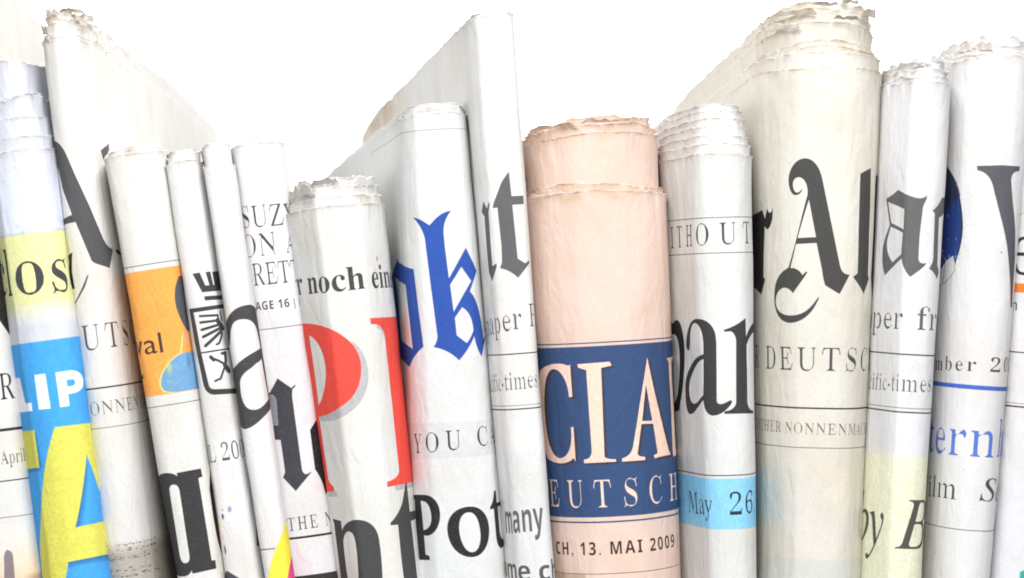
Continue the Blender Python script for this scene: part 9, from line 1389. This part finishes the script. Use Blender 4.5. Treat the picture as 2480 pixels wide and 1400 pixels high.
def sheet_mesh(sh, k, n, top, name, mat, parent, rect=None, outer=False):
    """one nested U sheet (k-th from outside) with its torn top edge"""
    sp = sh.sp
    nz = Noise(sh.seed * 31 + k * 7 + 3)
    wz = Noise(sh.seed * 17 + 5)
    gap = sp.get('gap', 5.5)
    inset = k * gap
    last = k == n - 1
    thick = gap * 0.8
    if not outer:
        sel = np.ones(len(sh.s), bool)
    else:
        sel = np.ones(len(sh.s), bool)
    s, a, c, b = sh.s[sel], sh.a[sel], sh.c[sel], sh.b[sel]
    nx, ny = sh.normals()
    nx, ny = nx[sel], ny[sel]
    tl, tr, rag = top
    af = np.clip(a, 0, 1)
    vtop = tl + (tr - tl) * af
    # undo the lean so that tl / tr are the heights of the two corners
    jag = nz(s * .010, s * 0 + k) * rag * 1.1 + nz(s * .035, s * 0 + 9 + k) * rag * .55 + nz(s * .12, s * 0 + 3) * (.5 + rag * .08) + nz(s * .33, s * 0 + 8) * .4
    steps = np.clip(nz(s * .022, s * 0 + 20) * 4, -1, 1) * rag * .25
    calm = 1 / (1 + np.clip(b - 200, 0, None) / 350)
    arch = (sp.get('arch', 5.0) if k < 2 else sp.get('arch_in', sp.get('arch', 5.0))) * np.clip(2 * np.abs(a - .5), 0, 1) ** 2.2
    sag = sp.get('sag')
    if sag:
        vtop = vtop + sag[1] * np.clip((b - sag[0]) / 1300, 0, 1) ** 2
    vtop = vtop + nz(s * .008, s * 0 + 70) * 5 * (1 - calm)
    vt = vtop + (jag + steps) * (.22 + .78 * calm) + arch
    vtab = 700 - TABLE / sh.k
    rows = [0, 1.2, 2.6, 4.5, 7, 11, 17, 26, 40, 60]
    vv = []
    body = 26 if outer else 7
    for r in rows:
        vv.append(vt + r)
    for j in range(1, body + 1):
        t = j / body
        vv.append(vt + 60 + (vtab + 20 - vt - 60) * t)
    V = np.array(vv)                      # rows from the torn edge down
    R, Cn = V.shape
    S = np.broadcast_to(s, V.shape)
    d_top = V - vt[None]
    sc = sp.get('crumple', 1.0)
    off = (wz(S * .016 + 3, V * .0018) * 2.8 + wz(S * .05, V * .006 + 5) * .7 + wz(S * .012 + 40, V * .011) * 1.8 + wz(S * .035, V * .05 + 60) * .5 + wz(S * .09, V * .012 + 50) * np.exp(-d_top / 70) * .8) * sc
    off = off * np.clip(1.1 - np.abs(a - .5) * .9, .4, 1)[None]
    curl = np.exp(-d_top / (6 + rag)) * (nz(S * .045, S * 0 + 31) * rag * .7 + 1.1)
    fray = np.exp(-d_top / 2.6) * (nz(S * .4, V * .3) * 1.8 + 1.4)
    if not outer:
        off = off * .6
    curl = curl * (.2 + .8 * calm)[None]
    fray = fray * (.3 + .7 * calm)[None]
    off = off + np.clip(curl, -thick * .3, 6 + rag * .4) + fray * .8
    x, y, z = sh.place(a[None], c[None], b[None], V, inset, (nx[None], ny[None]), off)
    if last:                       # the innermost sheets fill the fold
        x2, y2, z2 = sh.place(a[None], c[None], b[None], V, sh.Wref * .46, (nx[None], ny[None]), 0 * off)
    else:
        x2, y2, z2 = sh.place(a[None], c[None], b[None], V, inset, (nx[None], ny[None]), off - thick)
    z = np.maximum(z, TABLE + 0.5)
    z2 = np.maximum(z2, TABLE + 0.5)
    P = np.stack([x, y, z], -1).reshape(-1, 3)
    Q = np.stack([x2, y2, z2], -1).reshape(-1, 3)
    M = R * Cn
    idx = np.arange(M).reshape(R, Cn)
    f = [np.stack([idx[:-1, :-1], idx[1:, :-1], idx[1:, 1:], idx[:-1, 1:]], -1).reshape(-1, 4)]
    jdx = idx + M
    f.append(np.stack([jdx[:-1, :-1], jdx[:-1, 1:], jdx[1:, 1:], jdx[1:, :-1]], -1).reshape(-1, 4))
    f.append(np.stack([idx[0, :-1], idx[0, 1:], jdx[0, 1:], jdx[0, :-1]], -1))
    f.append(np.stack([idx[-1, :-1], jdx[-1, :-1], jdx[-1, 1:], idx[-1, 1:]], -1))
    f.append(np.stack([idx[:-1, 0], jdx[:-1, 0], jdx[1:, 0], idx[1:, 0]], -1))
    f.append(np.stack([idx[:-1, -1], idx[1:, -1], jdx[1:, -1], jdx[:-1, -1]], -1))
    F = np.concatenate(f)
    uvm = np.stack([S * .1 + k * 13.7 + sh.seed * 29, -V * .1], -1).reshape(-1, 2)
    uvs = {"sheet": np.concatenate([uvm, uvm + 41.3])}
    if rect:
        s0, s1, v0, v1 = rect
        up = np.stack([(S - s0) / (s1 - s0), 1 - (V - v0) / (v1 - v0)], -1).reshape(-1, 2)
        uvs["print"] = np.concatenate([up, up * 0 - 5])
    br = sp.get('brown', .08) if (k >= n - 4 or sp['key'] == 'cial') else .06
    age = np.clip(np.exp(-d_top / (3 + rag * .9)) * (nz(S * .03 + 9, V * .04) * 1.5 + nz(S * .12, V * .14) * .8 + br - .25), 0, 1) * (.35 + .5 * br) * (.1 + .9 * calm[None] ** 2)
    if 'stain_back' in sp:
        bb = sp['stain_back']
        age = np.maximum(age, np.clip((b[None] - bb) / 700, 0, 1) * np.clip(.75 - d_top / 260 + nz(S * .02, V * .03) * .5, 0, 1) * .75)
    for (ss, sv, sr, sh_) in sp.get('stains', []):
        age = np.maximum(age, np.clip(1.2 - np.hypot((S - ss) / sr, d_top / sh_) - nz(S * .05, V * .06) * .6, 0, 1) * .42 * np.clip(d_top / 14, 0, 1))
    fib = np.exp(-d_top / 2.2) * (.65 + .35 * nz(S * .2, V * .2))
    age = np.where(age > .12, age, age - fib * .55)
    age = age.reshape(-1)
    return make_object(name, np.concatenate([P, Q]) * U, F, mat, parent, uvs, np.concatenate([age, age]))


# ----------------------------------------------------------------- setting
def flat_mat(name, col, rough=.6):
    m, nt, b = new_mat(name)
    n = nt.nodes.new('ShaderNodeTexNoise'); n.inputs['Scale'].default_value = 30
    n.inputs['Detail'].default_value = 5
    mx = nt.nodes.new('ShaderNodeMix'); mx.data_type = 'RGBA'
    nt.links.new(n.outputs['Fac'], mx.inputs[0])
    mx.inputs[6].default_value = (*col, 1)
    mx.inputs[7].default_value = (*[c * .96 for c in col], 1)
    nt.links.new(mx.outputs[2], b.inputs['Base Color'])
    b.inputs['Roughness'].default_value = rough
    return m


def box(name, x0, x1, y0, y1, z0, z1, mat):
    v = [(x, y, z) for z in (z0, z1) for y in (y0, y1) for x in (x0, x1)]
    q = [(0, 2, 3, 1), (4, 5, 7, 6), (0, 1, 5, 4), (2, 6, 7, 3), (0, 4, 6, 2), (1, 3, 7, 5)]
    return make_object(name, v, q, mat, smooth=False)


ft = box("table", -1.2, 1.2, -.12, 1.05, TABLE * U - .03, TABLE * U, flat_mat("grey_laminate", (.40, .40, .41), .45))
ft['kind'] = 'structure'
bd = box("wall", -2.2, 2.2, 1.08, 1.12, -.9, 1.6, flat_mat("white_wall_paint", (.90, .90, .90), .9))
bd['kind'] = 'structure'

# ----------------------------------------------------------------- build every newspaper
for spec in SPECS:
    sh = Shape(spec)
    key = spec['key']
    items = PRINT.get(key, [])
    img = None
    rect = None
    if items:
        s0, s1, v0, v1 = RECTS[key]
        rect = (s0, s1, v0, v1)
        page = Sheet(s0, s1, v0, v1, 1.25)
        nz = Noise(spec['seed'] + 900)
        for it in items:
            k = it[0]
            if k == 'p':
                page.poly(it[1], it[2], it[3])
            elif k == 't':
                page.text(*it[1:])
            elif k == 'g':
                page.grad(*it[1:])
            elif k == 'b':
                page.blob(*it[1:7], nz, *it[7:])
        img = page.image("print_" + key, nz)
    root = bpy.data.objects.new("newspaper", None)
    COL.objects.link(root)
    cx = sh.cx0 + sh.dcx * (700 - TABLE - 300)
    bx, by = cx * U, (sh.y0 + 300) * U
    root.location = (bx, by, TABLE * U)
    root.empty_display_size = .02
    root['label'] = LABELS[key]
    root['category'] = 'newspaper'
    root['group'] = 'folded newspapers standing in a row'
    mc = paper_material("newsprint_" + key, spec['tone'], img)
    mi = paper_material("inner_newsprint_" + key, spec.get('inner', spec['tone']), None)
    n = len(spec['tops'])
    for k, top in enumerate(spec['tops']):
        nm = "cover_sheet" if k == 0 else "inner_sheet"
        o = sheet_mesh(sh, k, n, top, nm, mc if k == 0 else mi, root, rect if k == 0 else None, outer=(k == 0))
        o.location = (-bx, -by, -TABLE * U)


# ----------------------------------------------------------------- loose torn bits still hanging on the ragged tops
def torn_flap(sh, root, origin, a0, a1, v0, h, lean, inset, age, seed, tone):
    nz = Noise(seed)
    nu, nw = 26, 9
    aa = np.linspace(a0, a1, nu)
    order = np.argsort(sh.b[sh.b < 500])
    m = sh.b < 260
    am, bm = sh.a[m], sh.b[m]
    o = np.argsort(am)
    bb = np.interp(aa, am[o], bm[o])
    t = np.linspace(0, 1, nw)[:, None]
    edge = h * (.72 + .28 * nz(aa * 22, aa * 0)) + nz(aa * 90, aa * 0 + 4) * 1.6
    edge = edge * np.clip(np.minimum(np.arange(nu), nu - 1 - np.arange(nu)) / 3.0, .25, 1)
    V = v0 + nz(aa * 30, aa * 0 + 9)[None] * 2 - edge[None] * t * np.cos(t * lean * .9)
    out = edge[None] * np.sin(t * lean) * .8 + nz(aa * 40 + 3, aa * 0)[None] * 3.0 * t
    P = []
    for th in (0.0, 1.6):
        x, y, z = sh.place(aa[None] + V * 0, 0.0, bb[None] + V * 0, V, inset)
        P.append(np.stack([x, y - out + th, z], -1).reshape(-1, 3))
    M = nu * nw
    idx = np.arange(M).reshape(nw, nu)
    j = idx + M
    F = [np.stack([idx[:-1, :-1], idx[:-1, 1:], idx[1:, 1:], idx[1:, :-1]], -1).reshape(-1, 4),
         np.stack([j[:-1, :-1], j[1:, :-1], j[1:, 1:], j[:-1, 1:]], -1).reshape(-1, 4),
         np.stack([idx[-1, :-1], idx[-1, 1:], j[-1, 1:], j[-1, :-1]], -1),
         np.stack([idx[0, :-1], j[0, :-1], j[0, 1:], idx[0, 1:]], -1),
         np.stack([idx[:-1, 0], idx[1:, 0], j[1:, 0], j[:-1, 0]], -1),
         np.stack([idx[:-1, -1], j[:-1, -1], j[1:, -1], idx[1:, -1]], -1)]
    uv = np.stack([np.broadcast_to(aa * 14, V.shape), V * .1], -1).reshape(-1, 2)
    ag = np.clip(age * (.4 + .8 * t) + nz(aa * 25, aa * 0)[None] * .25, 0, 1).reshape(-1)
    ob = make_object("torn_flap", np.concatenate(P) * U, np.concatenate(F), tone, root, {"sheet": np.concatenate([uv, uv])}, np.concatenate([ag, ag]))
    ob.location = origin
    return ob


FLAPS = {   # a0, a1, v at the root, height, lean outwards, inset, browning
    'big_a': [(.14, .50, 40, 22, .5, 10, .30), (.52, .98, 36, 26, 1.3, 8, .75), (.80, 1.0, 56, 18, .9, 4, .35), (-.0, .20, 84, 30, .8, 3, .2), (.0, .22, 104, 22, .9, 0, .25)],
    'al': [(.10, .42, 40, 24, .7, 16, .45), (.38, .60, 18, 20, 1.0, 18, .45), (.62, .78, 12, 18, .8, 18, .5), (.80, .97, 40, 26, .5, 16, .2), (.55, .78, 52, 18, 1.2, 12, .3), (.05, .3, 74, 22, .5, 12, .1)],
    'pl': [(.02, .34, 470, 36, .55, 6, .12), (.30, .62, 448, 22, .9, 12, .05), (.80, .99, 460, 32, .4, 10, .0)],
    'globe': [(.05, .40, 130, 28, .4, 10, .25)],
    'au': [(.30, .62, 168, 16, .5, 10, .15)],
    'cial': [(.03, .30, 478, 26, .25, 3, .12), (.42, .8, 300, 12, .8, 14, .35), (.05, .4, 306, 12, .8, 14, .4)],
}
roots = [o for o in COL.objects if o.name.startswith("newspaper")]
roots = {o['label']: o for o in roots}
for i, spec in enumerate(SPECS):
    key = spec['key']
    if key not in FLAPS:
        continue
    sh = Shape(spec)
    root = roots[LABELS[key]]
    mat = bpy.data.materials["inner_newsprint_" + key]
    for j, (a0, a1, v0, h, lean, inset, age) in enumerate(FLAPS[key]):
        # the corners of the fold ride higher or lower with its lean
        torn_flap(sh, root, tuple(-c for c in root.location), a0, a1, v0, h, lean, inset, age, 300 + i * 10 + j, mat)
